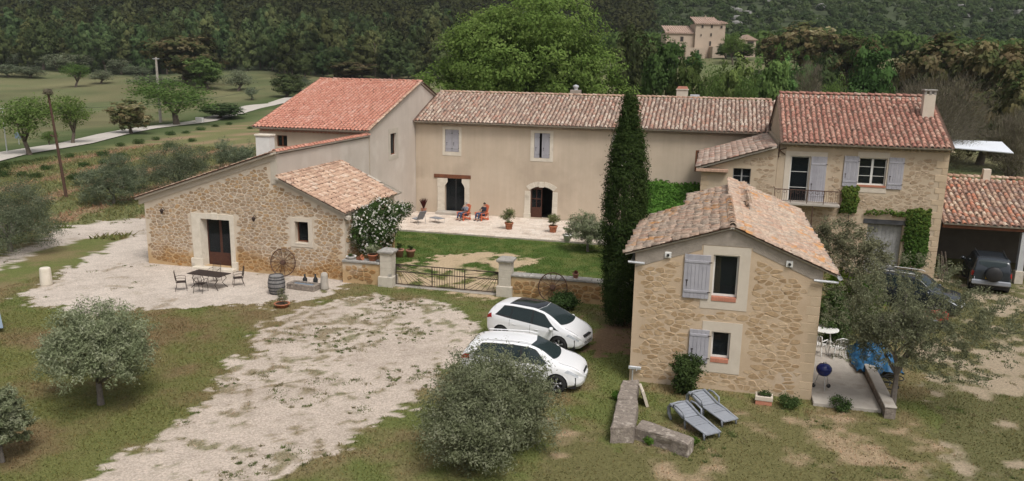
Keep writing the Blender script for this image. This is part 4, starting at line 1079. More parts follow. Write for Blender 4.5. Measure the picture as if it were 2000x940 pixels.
ridge(rr, (rx0+.14, 53.5, 9.93), (rx1-.02, 53.5, 9.93), MT['tile_house'])
genoise(rh, (rx0, 47.99, 7.26), (rx1+.1, 47.99, 7.26), MT['mortar_house'], out=.14, rows=2)
mb = MB(); mb.bbox(11.55, 12.15, 50.9, 51.45, 8.4, 10.15, .015); c3 = mb.build('chimney', MT['surround'], rh, world=True)
mb = MB(); mb.bbox(11.5, 12.2, 50.85, 51.5, 10.33, 10.42, .01)
for (x, y) in ((11.6, 50.95), (12.1, 50.95), (11.6, 51.4), (12.1, 51.4), (11.85, 50.93)): mb.box(x-.06, x+.06, y-.05, y+.05, 10.12, 10.34)
mb.build('chimney_cap', MT['cap'], c3)
mb = MB(); mb.prism([(48.3, 7.1), (53.5, 9.72), (58.9, 7.1)], rx0+.16, rx0+.4, 'X'); mb.build('gable_wall', MT['mortar_house'], rh, world=True)
# lean-to against its left side
lx0 = -.58; lwin = rect(47.9, 1431, 329, 1466, 360); LF = S(47.9)
lprof = [(lx0, 5.62), (rx0-.02, 7.0)]
lw = facade(rh, 'lean_to_wall', LF, lprof, [lwin], MT['mortar_house'], v0=-.2)
stonework(lw, LF, lx0, rx0, 0, 7, lambda u, v: 1.4 < u < rx0-.03 and v < prof_at(lprof, u)-.15 and v > 0 and not_in([(lwin[0]-.15, lwin[1]+.15, lwin[2]-.15, lwin[3]+.15)])(u, v),
          MT['stone_house'], sx=.31, sy=.165, gap=.010, proud=.008, n_ind=0, seed=15, drop=.08, skip=.1)
quoins(lw, LF, lx0, 1, 3.0, 5.5, MT['quoin'], seed=8)
window(rh, LF, lwin, MT['grey_wood'], 2, 2, .15, .045, .06)
mb = MB(); mb.box(lx0, lx0+.3, 48.25, 57.8, 0, 5.6); mb.build('lean_to_side_wall', MT['mortar_house'], rh, world=True)
al = math.atan2(1.42, 4.4)
roof(rh, (lx0-.28, 57.3, 5.72), (0, -1, 0), (math.cos(al), 0, math.sin(al)), 57.3-47.6, 4.55, MT['tile_old'], 80, pitch=.29, expo=.36, seed=35, name='lean_to_roof', sag=.03, jit=1.3)
mb = MB(); mb.bbox(lx0-.3, lx0+1.5, 47.55, 47.88, 5.50, 5.68, .02); mb.build('eave_band', MT['tile_barn'], rh, world=True)
# --- carport
cp = thing('tiled_carport', 'open carport with mottled canal tile roof at the right edge', 'carport', (17.5, 51, 0))
al = math.atan2(5.2-3.3, 53.6-48.15); Ln = math.hypot(5.2-3.3, 53.6-48.15)
cr = roof(cp, (12.72, 48.15, 3.22), (1, 0, 0), (0, math.cos(al), math.sin(al)), 10.4, Ln, MT['tile_carport'], 300, pitch=.30, expo=.37, seed=41, sag=.06, jit=1.5)
ridge(cr, (12.75, 53.65, 5.2), (23.1, 53.65, 5.2), MT['tile_barn'], lift=.06)
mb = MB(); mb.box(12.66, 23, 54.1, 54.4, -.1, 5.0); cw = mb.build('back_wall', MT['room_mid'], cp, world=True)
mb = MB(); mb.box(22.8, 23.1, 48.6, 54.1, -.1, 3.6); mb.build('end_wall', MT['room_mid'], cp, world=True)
mb = MB(); mb.bbox(12.72, 23.0, 48.3, 48.5, 2.92, 3.12, .02); mb.build('beam', MT['rust_beam'], cp, world=True)
P_ = OY(1990, 520, 48.5)
mb = MB(); mb.bbox(P_.x-.14, P_.x+.16, 48.3, 48.6, .0, 2.92, .02); mb.build('post', MT['zinc'], cp, world=True)
mb = MB(); mb.bbox(P_.x-.2, P_.x+.22, 48.24, 48.66, .0, .75, .03); mb.build('post_base', MT['pillar'], cp, world=True)
mb = MB(); mb.bbox(15.9, 16.3, 53.4, 53.75, 5.0, 5.75, .02); mb.build('chimney', MT['surround'], cp, world=True)
lg = [(-.1, .5), (.1, .3), (.3, .62), (.22, .45)]
for k in range(4):
    o = MB().tube([(12.8+k*.16, 48.1, .02), (12.75+k*.09, 48.35, 1.3+.25*(k % 2))], [.05, .035], 6).build('leaning_pole', MT['bark'])
    props(o, 'weathered pole leaning in the corner of the carport', 'pole', 'poles leaning in the carport corner')
# --- cottage in front
ct = thing('stone_cottage', 'small ochre stone cottage with lichened roof and two shuttered windows', 'cottage', (.8, 33, 0))
CF = S(28.0); cx0, cx1, cxa = -2.42, 3.92, .86
cprof = [(cx0, 4.84), (cxa, 5.90), (cx1, 4.66)]
w1, w2 = (.29, 1.15, 3.45, 4.97), (.41, 1.05, 1.18, 2.18)
s1, s2 = (-.08, 1.52, 3.02, 5.28), (.07, 1.44, .66, 2.55)
h1, h2 = (-.70, .20, 3.36, 4.94), (-.36, .33, .98, 2.22)
cw_ = facade(ct, 'wall', CF, cprof, [w1, w2], MT['mortar_cottage'], depth=.4)
stonework(cw_, CF, cx0, cx1, 0, 5.6, lambda u, v: cx0+.04 < u < cx1-.40 and .03 < v < prof_at(cprof, u)-.55 and not_in([s1, s2, h1, h2], .015)(u, v),
          MT['stone_cottage'], sx=.30, sy=.155, gap=.009, proud=.007, n_ind=300, seed=12, drop=.16, skip=.02)
quoins(cw_, CF, cx1, -1, 0, 4.4, MT['quoin'], seed=6, w=.005, small=.34, big=.5)
mb = MB()                                            # grey render under the verges
q = [(cx0+.02, 4.32), (-.13, 5.12), (-.13, 5.30), (1.56, 5.30), (1.56, 5.2), (cx1-.02, 4.22), (cx1-.02, 4.65), (cxa, 5.89), (cx0+.02, 4.83)]
mb.prism(q, 27.985, 28.01); mb.build('verge_render', MT['mortar_grey'], ct, world=True)
surround(ct, CF, w1, s1, MT['surround'], .016); surround(ct, CF, w2, s2, MT['surround'], .016)
for (w, n) in ((w1, 1), (w2, 1)):
    a, b, c, d = w; wo = window(ct, CF, (a, b, c+.02, d), MT['white_paint'], 1, 1, .13, .06)
    for k in range(4): CF.box(MB(), a+.01+(b-a-.02)*k/4, a+.007+(b-a-.02)*(k+1)/4, c-.14, c+.02, -.13, .035, .01).build('sill_tile', MT['sill_tile'], wo)
mb = MB()
for k in range(6): mb.tube([(.37+k*.035, 28.24+.02*(k % 2), 3.5), (.37+k*.03, 28.24+.02*(k % 2), 4.93)], .03, 5)
mb.build('curtain', MT['curtain'], ct, world=True)
shutter(ct, CF, h1, 7, .035); shutter(ct, CF, h2, 5, .035)
CE = E_(cx1+.006); sw = facade(ct, 'side_wall', CE, [(28.03, 4.5), (41.2, 4.5)], [], MT['mortar_cottage'])
stonework(sw, CE, 28, 41.2, 0, 4.5, lambda u, v: 28.5 < u < 41 and .05 < v < 4.3, MT['stone_cottage'], gap=.034, proud=.014, n_ind=0, seed=13)
mb = MB(); mb.box(cx0, cx0+.3, 28.42, 35.2, -.1, 4.6); mb.box(cx0+.3, 0, 34.9, 35.2, -.1, 5.1); mb.box(-.9, -.6, 35.2, 40.4, -.1, 5.0); mb.box(-.6, cx1-.32, 40.6, 40.9, -.1, 5.0)
mb.build('back_wall', MT['mortar_cottage'], ct, world=True)
za, zl, zr = 5.98, 4.80, 4.55
ar_ = math.atan2(za-zr, 4.36-.84); Lr = math.hypot(za-zr, 4.36-.84)
cr1 = roof(ct, (4.36, 27.9, zr), (0, 1, 0), (-math.cos(ar_), 0, math.sin(ar_)), 13.4, Lr, MT['tile_cottage'], 170, thick=.045, pitch=.285, expo=.34, seed=51, sag=.07, jit=2.0,
           clip=lambda u, v: True)
al_ = math.atan2(za-zl, .84+2.78); Ll = math.hypot(za-zl, .84+2.78)
cr2 = roof(ct, (-2.78, 35.3, zl), (0, -1, 0), (math.cos(al_), 0, math.sin(al_)), 35.3-27.9, Ll, MT['tile_cottage'], 130, thick=.045, pitch=.285, expo=.34, seed=52, sag=.07, jit=2.2)
ab_ = math.atan2(5.86-5.1, 1.6+1.05); Lb = math.hypot(5.86-5.1, 1.6+1.05)
roof(ct, (-1.05, 41.1, 5.06), (0, -1, 0), (math.cos(ab_), 0, math.sin(ab_)), 41.1-35.1, Lb, MT['tile_cottage'], 0, pitch=.285, expo=.34, seed=53, sag=.06, jit=2.2, name='rear_roof')
ridge(cr1, (.84, 27.88, za+.02), (.79, 34.6, za+.0), MT['tile_cottage']); ridge(cr1, (1.6, 33.6, 5.84), (1.62, 38.2, 5.80), MT['tile_cottage'])
for (x, y) in ((4.43, 27.85), (-2.5, 27.9)):
    mb = MB(); n = 8
    vs = []; fs = []
    y1 = 41 if x > 0 else 35.2
    for yy in (y-.05, y1):
        for k in range(n+1):
            a = math.pi+math.pi*k/n; vs.append((x+.075*math.cos(a), yy, (zr if x > 0 else zl-.18)-.05+.075*math.sin(a)))
    for k in range(n): fs.append((k, k+1, n+2+k, n+1+k))
    mb.add(vs, fs); mb.add([tuple(q) for q in vs[:n+1]], [tuple(range(n+1))])
    mb.build('gutter', MT['zinc'], ct, world=True)
for (a, b, z) in ((-2.66, -2.08, 4.52), (3.62, 4.4, 4.35)):
    mb = MB(); mb.tube([(a, 27.88, z), (b, 27.88, z-.02)], .045, 8); mb.build('gutter_outlet', MT['zinc'], ct, world=True)
for (px, py) in ((1305, 498), (1542, 516)):
    p = OY(px, py, 27.98); mb = MB(); mb.bbox(p.x-.11, p.x+.11, 27.93, 28.0, p.z-.11, p.z+.11, .015); v_ = mb.build('vent', MT['white_paint'], ct, world=True)
    MB().lathe([(.05, 0), (.05, -.06), (.035, -.06)], (p.x, 27.935, p.z), 10, 'Y').build('vent_pipe', MT['black_plastic'], v_)
# --- far farmhouse on the rise
loc = AT(1345, 205); fh = thing('far_farmhouse', 'distant pale stone tower house on the wooded rise', 'house', loc, YAW)
s = 1/pxm(loc); zb = top_at(loc, 105); 
def fr(px, py, yy=0): return ((px-1345)*s, yy, (105-py)*s+zb)
FX = lambda px: (px-1345)*s
FZ = lambda py: zb+(105-py)*s
mb = MB(); mb.box(FX(1343), FX(1388), 0, 7, -2, FZ(48)); mb.build('tower_wall', MT['far_wall'], fh)
mb = MB(); mb.box(FX(1388)+.01, FX(1403), 1.2, 7.5, -2, FZ(46)); mb.build('stair_wall', MT['far_wall'], fh)
mb = MB(); mb.box(FX(1288), FX(1343)-.01, 1.0, 8, -2, FZ(66)); mb.build('wing_wall', MT['far_wall'], fh)
def fr_roof(x0, x1, y0, y1, z0, z1, nm='roof'):
    mb = MB(); mb.add([(x0, y0, z0), (x1, y0, z0), (x1-.3, y1, z1), (x0+.3, y1, z1), (x0, y0, z0-.2), (x1, y0, z0-.2), (x1-.3, y1, z1-.2), (x0+.3, y1, z1-.2)], [(0, 1, 2, 3), (4, 7, 6, 5), (0, 4, 5, 1), (1, 5, 6, 2), (2, 6, 7, 3), (3, 7, 4, 0)])
    o = mb.build(nm, MT['tile_far'], fh); n = int((x1-x0)/.55)
    cm = MB()
    for k in range(n):
        x = x0+(x1-x0)*(k+.5)/n; cm.tube([(x, y0-.05, z0+.02), (x, y1, z1+.02)], .16, 6)
    cm.build('tile_rows', MT['tile_far'], o, kind='stuff')
fr_roof(FX(1341), FX(1391), -.3, 7, FZ(48), FZ(48)+1.9); fr_roof(FX(1386), FX(1407), .9, 7, FZ(46), FZ(46)+.8); fr_roof(FX(1286), FX(1343)-.05, .7, 8, FZ(66), FZ(66)+2.0)
mb = MB(); mb.box(FX(1322), FX(1360), -2.6, -.02, -2, FZ(94)); mb.box(FX(1371), FX(1398), -4, -.03, -2, FZ(92)); mb.build('outbuilding', MT['far_wall'], fh)
for (a, b, c, d) in ((1354, 1358, 51, 56), (1372, 1376, 51, 56), (1353, 1355.5, 68, 72), (1372, 1375, 66, 72), (1371, 1374.5, 81, 90), (1316, 1322, 73, 82), (1393, 1397, 51, 56), (1344, 1348, 98, 106)):
    yy = 1.0 if a < 1340 else (1.2 if a > 1390 else (-2.6 if c > 95 else 0)); w = MB(); w.box(FX(a)-.1, FX(b)+.1, yy-.07, yy-.01, FZ(d)-.1, FZ(c)+.1)
    o = w.build('window', MT['far_wall'], fh); MB().box(FX(a), FX(b), yy-.09, yy-.08, FZ(d), FZ(c)).build('pane', MT['room'], o)
mb = MB(); mb.box(FX(1367), FX(1369), 4, 4.4, FZ(42), FZ(31)); mb.build('chimney', MT['far_wall'], fh)
loc = AT(1446, 212); sh = thing('far_shed', 'small tiled shed beside the distant tower house', 'shed', loc, YAW); s2 = 1/pxm(loc); zz = top_at(loc, 88)
mb = MB(); mb.box(-1.6, 1.8, 0, 4, -2, zz+1.2); mb.build('wall', MT['far_wall'], sh)
mb = MB(); mb.prism([(-2.2, zz+1.2), (2.4, zz+1.2), (-.6, zz+2.6)], -.3, 4.3); mb.build('roof', MT['tile_far'], sh)
mb = MB(); mb.box(-.4, 1.2, -.06, -.02, zz+.2, zz+.9); mb.build('opening', MT['room'], sh)
# ------------------------------------------------------------------ plants
def leaf_quads(C, size, aspect, r, out=None, outw=.6, up=0.0, vals=None):
    """one folded-free leaf per point, facing roughly outwards"""
    n = len(C); d = r.normal(size=(n, 3))
    if out is not None: d = d+out*outw*2.2
    d[:, 2] += up
    d /= np.linalg.norm(d, axis=1, keepdims=True)+1e-9
    t = r.normal(size=(n, 3)); a = np.cross(d, t); a /= np.linalg.norm(a, axis=1, keepdims=True)+1e-9
    b = np.cross(d, a); s = (size*r.uniform(.65, 1.35, n))[:, None]
    V = np.stack([C-a*s, C-b*s*aspect+d*s*.12, C+a*s, C+b*s*aspect+d*s*.12], 1).reshape(-1, 3)
    F = np.arange(4*n).reshape(-1, 4)
    v = np.repeat(vals if vals is not None else r.random(n), 4)
    return V, F, v
def crown_points(lobes, nc, per, cr, r, inner=.35, flat=.75, spray=0, vm=.6):
    lobes = np.array(lobes, float); wt = (lobes[:, 3]*lobes[:, 4]*lobes[:, 5])**.667; wt /= wt.sum()
    k = r.choice(len(lobes), nc, p=wt); d = r.normal(size=(nc, 3)); d /= np.linalg.norm(d, axis=1, keepdims=True)
    rad = inner+(1-inner)*r.random(nc)**.45
    cc = lobes[k, :3]+d*lobes[k, 3:]*rad[:, None]
    cv = r.random(nc)
    kk = np.repeat(np.arange(nc), per); m = len(kk)
    off = r.normal(size=(m, 3))*cr; off[:, 2] *= flat
    if spray:
        sd_ = d+np.array([0, 0, .5])+r.normal(size=(nc, 3))*.35; sd_ /= np.linalg.norm(sd_, axis=1, keepdims=True)
        off = off*.55+sd_[kk]*(r.random((m, 1))*spray*r.uniform(.4, 1.3, (nc, 1))[kk])
    P = cc[kk]+off; out = P-lobes[k[kk], :3]; out /= np.linalg.norm(out, axis=1, keepdims=True)+1e-9
    return P, out, np.clip(cv[kk]*vm+r.random(m)*(1-vm), 0, 1)
def crown_mesh(name, m, lobes, nc, per, cr, leaf, aspect=.5, seed=1, inner=.35, up=.3, flat=.75, outw=.6, spray=0, vm=.6):
    r = np.random.default_rng(seed)
    P, out, v = crown_points(lobes, nc, per, cr, r, inner, flat, spray, vm)
    V, F, vv = leaf_quads(P, leaf, aspect, r, out, outw, up, v)
    return mesh_np(name, V, F, m, {'v': ('FLOAT', vv)})
def limbs(base, tips, r0, seed, split=.35, n=7, bend=.12):
    mb = MB(); rg = random.Random(seed); base = Vector(base)
    fork = base+Vector((rg.uniform(-.05, .05), rg.uniform(-.05, .05), split))
    L_ = max((Vector(t)-base).length for t in tips)
    mid = base.lerp(fork, .5)+Vector((rg.uniform(-1, 1), rg.uniform(-1, 1), 0))*bend*split*.4
    mb.tube([base-Vector((0, 0, .1*split)), base+Vector((0, 0, .02*split)), mid, fork], [r0*1.5, r0*1.2, r0*.95, r0*.9], n+1)
    for t in tips:
        t = Vector(t); p1 = fork.lerp(t, .35)+Vector((rg.uniform(-1, 1), rg.uniform(-1, 1), rg.uniform(0, 1)))*bend*L_*.3
        p2 = fork.lerp(t, .7)+Vector((rg.uniform(-1, 1), rg.uniform(-1, 1), rg.uniform(-.5, .5)))*bend*L_*.3
        mb.tube([fork-Vector((0, 0, r0*.4)), p1, p2, t], [r0*.62, r0*.45, r0*.28, r0*.08], n)
        for q in range(2):
            e = p2+Vector((rg.uniform(-1, 1), rg.uniform(-1, 1), rg.uniform(-.2, .9)))*L_*.2; mb.tube([p2, e], [r0*.24, r0*.06], 5)
    return mb
def blob_lobes(seed, n, w, h0, h1, squash=.8, size=.3, top=0.0):
    """an uneven crown of width w between heights h0 and h1"""
    rg = random.Random(seed); L_ = []; cz = (h0+h1)/2; hh = (h1-h0)/2
    for k in range(n):
        a = 2*math.pi*k/n*1.618+rg.uniform(-.4, .4); f = rg.uniform(.25, 1)
        z = rg.uniform(-.55, .62); rad = math.sqrt(max(0, 1-z*z))*.62*f
        s = size*rg.uniform(.8, 1.25)
        L_.append((math.cos(a)*rad*w/2, math.sin(a)*rad*w/2, cz+z*hh, s*w*.62, s*w*.62, s*(h1-h0)*.78*squash/.8))
    L_.append((0, 0, cz+.1*hh+top*hh, w*.34, w*.34, hh*.72))
    return L_
def olive_lobes(seed, w, h0, h1):
    rg = random.Random(seed*7+1); L_ = []
    for k in range(17):
        a = k*2.4+rg.uniform(-.5, .5); z = rg.uniform(0, 1); rad = (.12+.30*rg.random()**.6)*(1-.55*z*z); s = rg.uniform(.11, .20)
        L_.append((math.cos(a)*rad*w, math.sin(a)*rad*w, h0+(h1-h0)*(.18+.70*z), s*w, s*w, s*w*rg.uniform(.75, 1.1)))
    return L_
# near trees: each one its own crown
def olive_tree(label, px, pyb, pyt, wpx, seed, nc=420, per=60, leaf=.05, h0=.2, loc=None, m='olive', name='olive_tree', hw=None, dx=0, group=None):
    loc = loc or G(px, pyb); sc = pxm(loc); h = top_at(loc, pyt) if hw is None else hw[0]; w = wpx/sc if hw is None else hw[1]
    h *= .90; w *= 1.14
    t = thing(name, label, 'olive tree' if name == 'olive_tree' else 'tree', loc, 0, group)
    lob = [(x+dx, y, z, a, b, c) for (x, y, z, a, b, c) in olive_lobes(seed, w, h*h0, h*.93)]
    limbs((0, 0, 0), [l[:3] for l in lob[:7]], .018*w+.025, seed, split=h*.24).build('trunk', MT['bark_grey'], t, True)
    k = max(.045, w*.045)
    link('crown', crown_mesh('crown', MT[m], lob, int(nc*1.25), int(per*1.05), k, leaf, .30, seed, inner=.35, up=.6, outw=.3, spray=w*.10), t)
    return t
olive_tree('broad olive tree alone on the brownish grass left of the drive', 197, 790, 592, 205, 1, 560, 60, h0=.36)
olive_tree('large olive tree in front of the nearer white car', 945, 885, 718, 280, 2, 760, 66, h0=.16)
olive_tree('olive tree cut off by the left edge near the bottom corner', 5, 902, 748, 110, 3, 320, 55, h0=.3)
olive_tree('big olive tree at the left edge beside the gravel path', 22, 492, 362, 165, 4, 600, 58, hw=(4.1, 5.6), m='olive_far', h0=.12)
olive_tree('olive tree nearest the barn corner, at the edge of the field', 222, 398, 306, 112, 5, 420, 56, .06, h0=.14, m='olive_far')
olive_tree('widest olive tree of the three behind the barn', 348, 376, 282, 138, 6, 460, 56, .06, h0=.1, m='olive_far')
olive_tree('smallest olive tree behind the barn, beside the red roofed wing', 462, 330, 272, 78, 7, 300, 50, .065, h0=.1, m='olive_far')
olive_tree('small silvery olive tree inside the courtyard by the cypress', 1148, 492, 410, 84, 8, 260, 50, .055)
olive_tree('grey green tree behind the cottage roof, in front of stone house', 1640, 640, 398, 150, 9, 260, 45, .07, m='almond', name='leafy_tree')
# cypress
loc = G(1210, 634); H_ = top_at(loc, 190); t = thing('cypress_tree', 'tall narrow dark cypress standing by the garden wall', 'cypress', loc)
MB().tube([(0, 0, -.1), (0, 0, H_*.9)], [.2, .03], 8).build('trunk', MT['bark'], t)
r = np.random.default_rng(4); ns_, per = 1900, 42
z = r.random(ns_)**.9; rr = np.interp(z, [0, .03, .12, .3, .55, .72, .85, .94, 1], [.56, .68, .76, .83, .82, .65, .37, .13, .015])*(1+.14*(fbm(z*13, z*0+3, 5)-.5)*2)
a = r.uniform(0, 2*np.pi, ns_); rad = rr*(.74+.26*r.random(ns_))*(1+.22*(fbm(a*1.6, z*9, 3)-.5)*2)
base = np.stack([np.cos(a)*rad, np.sin(a)*rad, .1+z*(H_-.55)], -1); dirs = np.stack([np.cos(a)*.22, np.sin(a)*.22, np.ones(ns_)], -1)+r.normal(0, .10, (ns_, 3)); L2 = r.uniform(.35, .8, ns_)
k = np.repeat(np.arange(ns_), per); u = r.random(ns_*per); wd = .13*np.sin(np.pi*np.clip(u*.85+.12, 0, 1))
P = base[k]+dirs[k]*(L2[k]*u)[:, None]+r.normal(size=(ns_*per, 3))*wd[:, None]; out = np.stack([np.cos(a[k]), np.sin(a[k]), np.full(len(k), .6)], -1)
V, F, vv = leaf_quads(P, .06, .30, r, out, .6, .4, np.clip(r.random(ns_)[k]*.65+u*.2+r.random(len(k))*.2-.05, 0, 1))
link('crown', mesh_np('crown', V, F, MT['cypress'], {'v': ('FLOAT', vv)}), t)
# great broadleaf behind the house
loc = AT(1020, 86); h = top_at(loc, -14); w = 450/pxm(loc)
t = thing('broadleaf_tree', 'huge bright green broadleaf tree behind the long farmhouse', 'tree', loc)
lob = blob_lobes(12, 44, w, h*.16, h*.99, .8, .175)+[(-w*.33, 0, h*.42, w*.17, w*.2, h*.2), (w*.36, 0, h*.35, w*.15, w*.2, h*.2), (w*.1, 0, h*.83, w*.24, w*.25, h*.16), (-w*.12, 0, h*.76, w*.22, w*.2, h*.17)]
limbs((0, 0, 0), [l[:3] for l in lob[:10]], .55, 3, split=h*.22).build('trunk', MT['bark'], t, True)
link('crown', crown_mesh('crown', MT['lime'], lob, 2300, 46, .50, .16, .62, 6, inner=.66, up=1.0, flat=.55, outw=.9, vm=.45), t)
# sparse tree by the cottage terrace
def branchy(base, h, w, seed, r0, levels=4, lean=(0, 0)):
    rg = random.Random(seed); mb = MB(); tips = []
    def grow(p, d, L_, r, lv):
        q = p+d*L_*.5+Vector((rg.uniform(-1, 1), rg.uniform(-1, 1), rg.uniform(-1, 1)))*L_*.06; e = p+d*L_
        mb.tube([p, q, e], [r, r*.82, r*.62], 6 if lv < 2 else 4)
        if lv >= levels-2: tips.append((q, lv)); tips.append((e, lv))
        if lv == levels: return
        for k in range(rg.choice((2, 3, 3)) if lv else 5):
            a = rg.uniform(0, 6.283); s = rg.uniform(.35, .85)
            nd = (d+Vector((math.cos(a)*s*w, math.sin(a)*s*w, rg.uniform(-.15, .3)))).normalized()
            grow(e, nd, L_*rg.uniform(.6, .82), r*.6, lv+1)
    grow(Vector(base), Vector((lean[0], lean[1], 1)).normalized(), h, r0, 0)
    return mb, tips
loc = G(1742, 800); t = thing('sparse_tree', 'sparse leaning tree with thin leaves at the corner of the cottage terrace', 'tree', loc)
mb, tips = branchy((0, 0, -.05), 1.3, .95, 9, .12, 5, (.02, .05)); mb.build('trunk', MT['bark_grey'], t)
r = np.random.default_rng(3); tp = np.array([tuple(q[0]) for q in tips])
k = r.integers(0, len(tp), 9000); P = tp[k]+r.normal(size=(9000, 3))*.16
lob = [(-.3, .2, 3.2, 1.9, 1.8, 1.3), (1.2, .1, 3.2, 1.6, 1.5, 1.2), (-1.4, .1, 2.9, 1.2, 1.3, 1.1), (.4, 0, 4.3, 1.7, 1.3, 1.0), (2.3, .3, 2.7, 1.2, 1.2, 1.0), (-.4, -.2, 2.2, 1.5, 1.2, .8), (1.6, -.2, 1.9, 1.3, 1.2, .7), (2.9, .2, 3.4, .9, 1, .8)]
P2, _o, _v = crown_points(lob, 620, 40, .10, r, .15, .8, .40); P = np.concatenate([P, P2]); P[:, 2] = np.maximum(P[:, 2], 1.3)
V, F, vv = leaf_quads(P, .05, .3, r, None, 0, .3)
link('crown', mesh_np('crown', V, F, MT['almond'], {'v': ('FLOAT', vv)}), t)
# instanced kinds, one unit high and wide
KIND = {}
def kind(nm, m, lobes, nc, per, cr, leaf, aspect, seed, tips=5, r0=.035, split=.2, **kw):
    KIND.setdefault(nm, []).append((limbs((0, 0, 0), [l[:3] for l in lobes[:tips]], r0, seed, split).build('trunk', MT['bark'], None, True), crown_mesh('crown', MT[m], lobes, nc, per, cr, leaf, aspect, seed, **kw)))
    o = KIND[nm][-1][0]; me = o.data; bpy.data.objects.remove(o); KIND[nm][-1] = (me, KIND[nm][-1][1])
for s in range(3):
    kind('olive', 'olive_far', blob_lobes(60+s, 9, 1, .16, .98, .8, .33), 130, 26, .05, .022, .5, s, split=.25, up=.5)
    kind('oak', 'oak', blob_lobes(70+s, 15, 1, .08, 1, .8, .27), 230, 26, .030, .024, .7, s, inner=.72, up=1.2, outw=2.4, vm=.85)
    kind('broad', 'mixed', blob_lobes(80+s, 16, 1, .06, 1, .8, .25), 220, 26, .034, .023, .7, s, inner=.65, up=.9, outw=2.0, vm=.85)
    kind('holm', 'holm', blob_lobes(85+s, 16, 1, .06, 1, .8, .25), 220, 26, .034, .023, .7, s, inner=.65, up=.9, outw=2.0, vm=.85)
    kind('orchard', 'orchard', blob_lobes(90+s, 9, 1, .25, 1, .8, .3), 170, 24, .05, .017, .55, s, r0=.03, split=.22, up=.4)
for s in range(4):
    rg = random.Random(s+5); lob = []
    for k in range(17):
        z = .16+.8*(k/16); wd = .5*(1-((z-.30)/.78)**2 if z > .30 else .86)*rg.uniform(.55, 1); a = k*2.4+rg.uniform(-.3, .3)
        lob.append((math.cos(a)*wd*.55, math.sin(a)*wd*.55, z, max(.1, wd*.62), max(.1, wd*.62), .085))
    kind('pine', 'pine', lob, 200, 24, .030, .036, .45, s, tips=4, r0=.022, split=.3, up=1.2, inner=.6, outw=2.4, vm=.85)
def place(kd, loc, h, w, label, name, cat='tree', group=None, var=None, seed=[0]):
    seed[0] += 1; rg = random.Random(seed[0]); tr, cw = KIND[kd][rg.randrange(len(KIND[kd])) if var is None else var]
    t = thing(name, label, cat, loc, rg.uniform(0, 6.28), group); t.scale = (w, w, h)
    link('trunk', tr, t); link('crown', cw, t)
    return t
def spot(kd, px, pyb, pyt, wpx, label, name, cat='tree', group=None, wf=1.3):
    loc = GT(px, pyb); return place(kd, loc, max(.6, top_at(loc, pyt)), wpx/pxm(loc)*wf, label, name, cat, group)
def back(kd, px, dist, pyt, wpx, label, name, cat='tree', group=None):
    loc = AT(px, dist); return place(kd, loc, max(2, top_at(loc, pyt)), wpx/pxm(loc)*1.12, label, name, cat, group)
spot('orchard', 58, 303, 182, 112, 'bright green orchard tree at the far left below the bird nest pole', 'orchard_tree')
spot('orchard', 142, 282, 180, 80, 'bright green orchard tree just right of the bird nest pole', 'orchard_tree')
spot('orchard', 98, 285, 255, 34, 'small yellowish shrub between the two orchard trees', 'orchard_shrub', 'shrub')
spot('oak', 256, 262, 195, 76, 'dark rounded tree on the verge of the lane', 'verge_tree')
spot('orchard', 345, 245, 152, 150, 'wide pale green tree beside the concrete pole', 'orchard_tree')
spot('holm', 428, 232, 200, 86, 'low dark bush right of the wide pale green tree', 'dark_bush', 'bush')
spot('oak', 362, 165, 62, 136, 'tall oak with cream and rusty crown behind the concrete pole', 'oak_tree')
spot('broad', 405, 175, 112, 70, 'fresh green tree right of the cream crowned oak', 'green_tree')
spot('olive', 300, 178, 140, 74, 'grey olive left of the concrete pole base', 'far_olive_tree', 'olive tree')
spot('olive', 466, 178, 136, 60, 'silvery olive at the foot of the pine wood by the lane', 'far_olive_tree', 'olive tree')
spot('holm', 560, 190, 142, 62, 'dark holm oak left of the red roof ridge', 'holm_oak')
spot('olive', 590, 182, 146, 40, 'small olive beside the dark holm oak at the red ridge', 'far_olive_tree', 'olive tree')
spot('oak', 690, 156, 118, 96, 'low rusty oak above the red roof ridge', 'oak_tree')
spot('holm', 765, 152, 92, 60, 'dark evergreen behind the red roof, left of the great tree', 'holm_oak')
spot('holm', 797, 156, 121, 34, 'tiny round tree between red roof and the great tree', 'small_tree')
spot('olive', 492, 196, 166, 26, 'little shrub by the bend of the lane', 'lane_shrub', 'shrub')
for (x, b, tp_, w) in ((18, 152, 125, 52), (58, 154, 128, 56), (48, 132, 102, 84), (113, 140, 104, 66), (168, 142, 105, 66), (237, 146, 114, 52), (-14, 134, 104, 50), (270, 150, 128, 50)):
    spot('olive', x, b, tp_, w, 'grey green olive in the old grove below the pine wood', 'grove_olive', 'olive tree', 'olives of the far grove')
spot('orchard', 148, 170, 124, 54, 'yellow green tree in front of the far olive grove', 'orchard_tree'); spot('olive', 197, 164, 136, 44, 'dark olive standing forward of the far grove', 'far_olive_tree', 'olive tree')
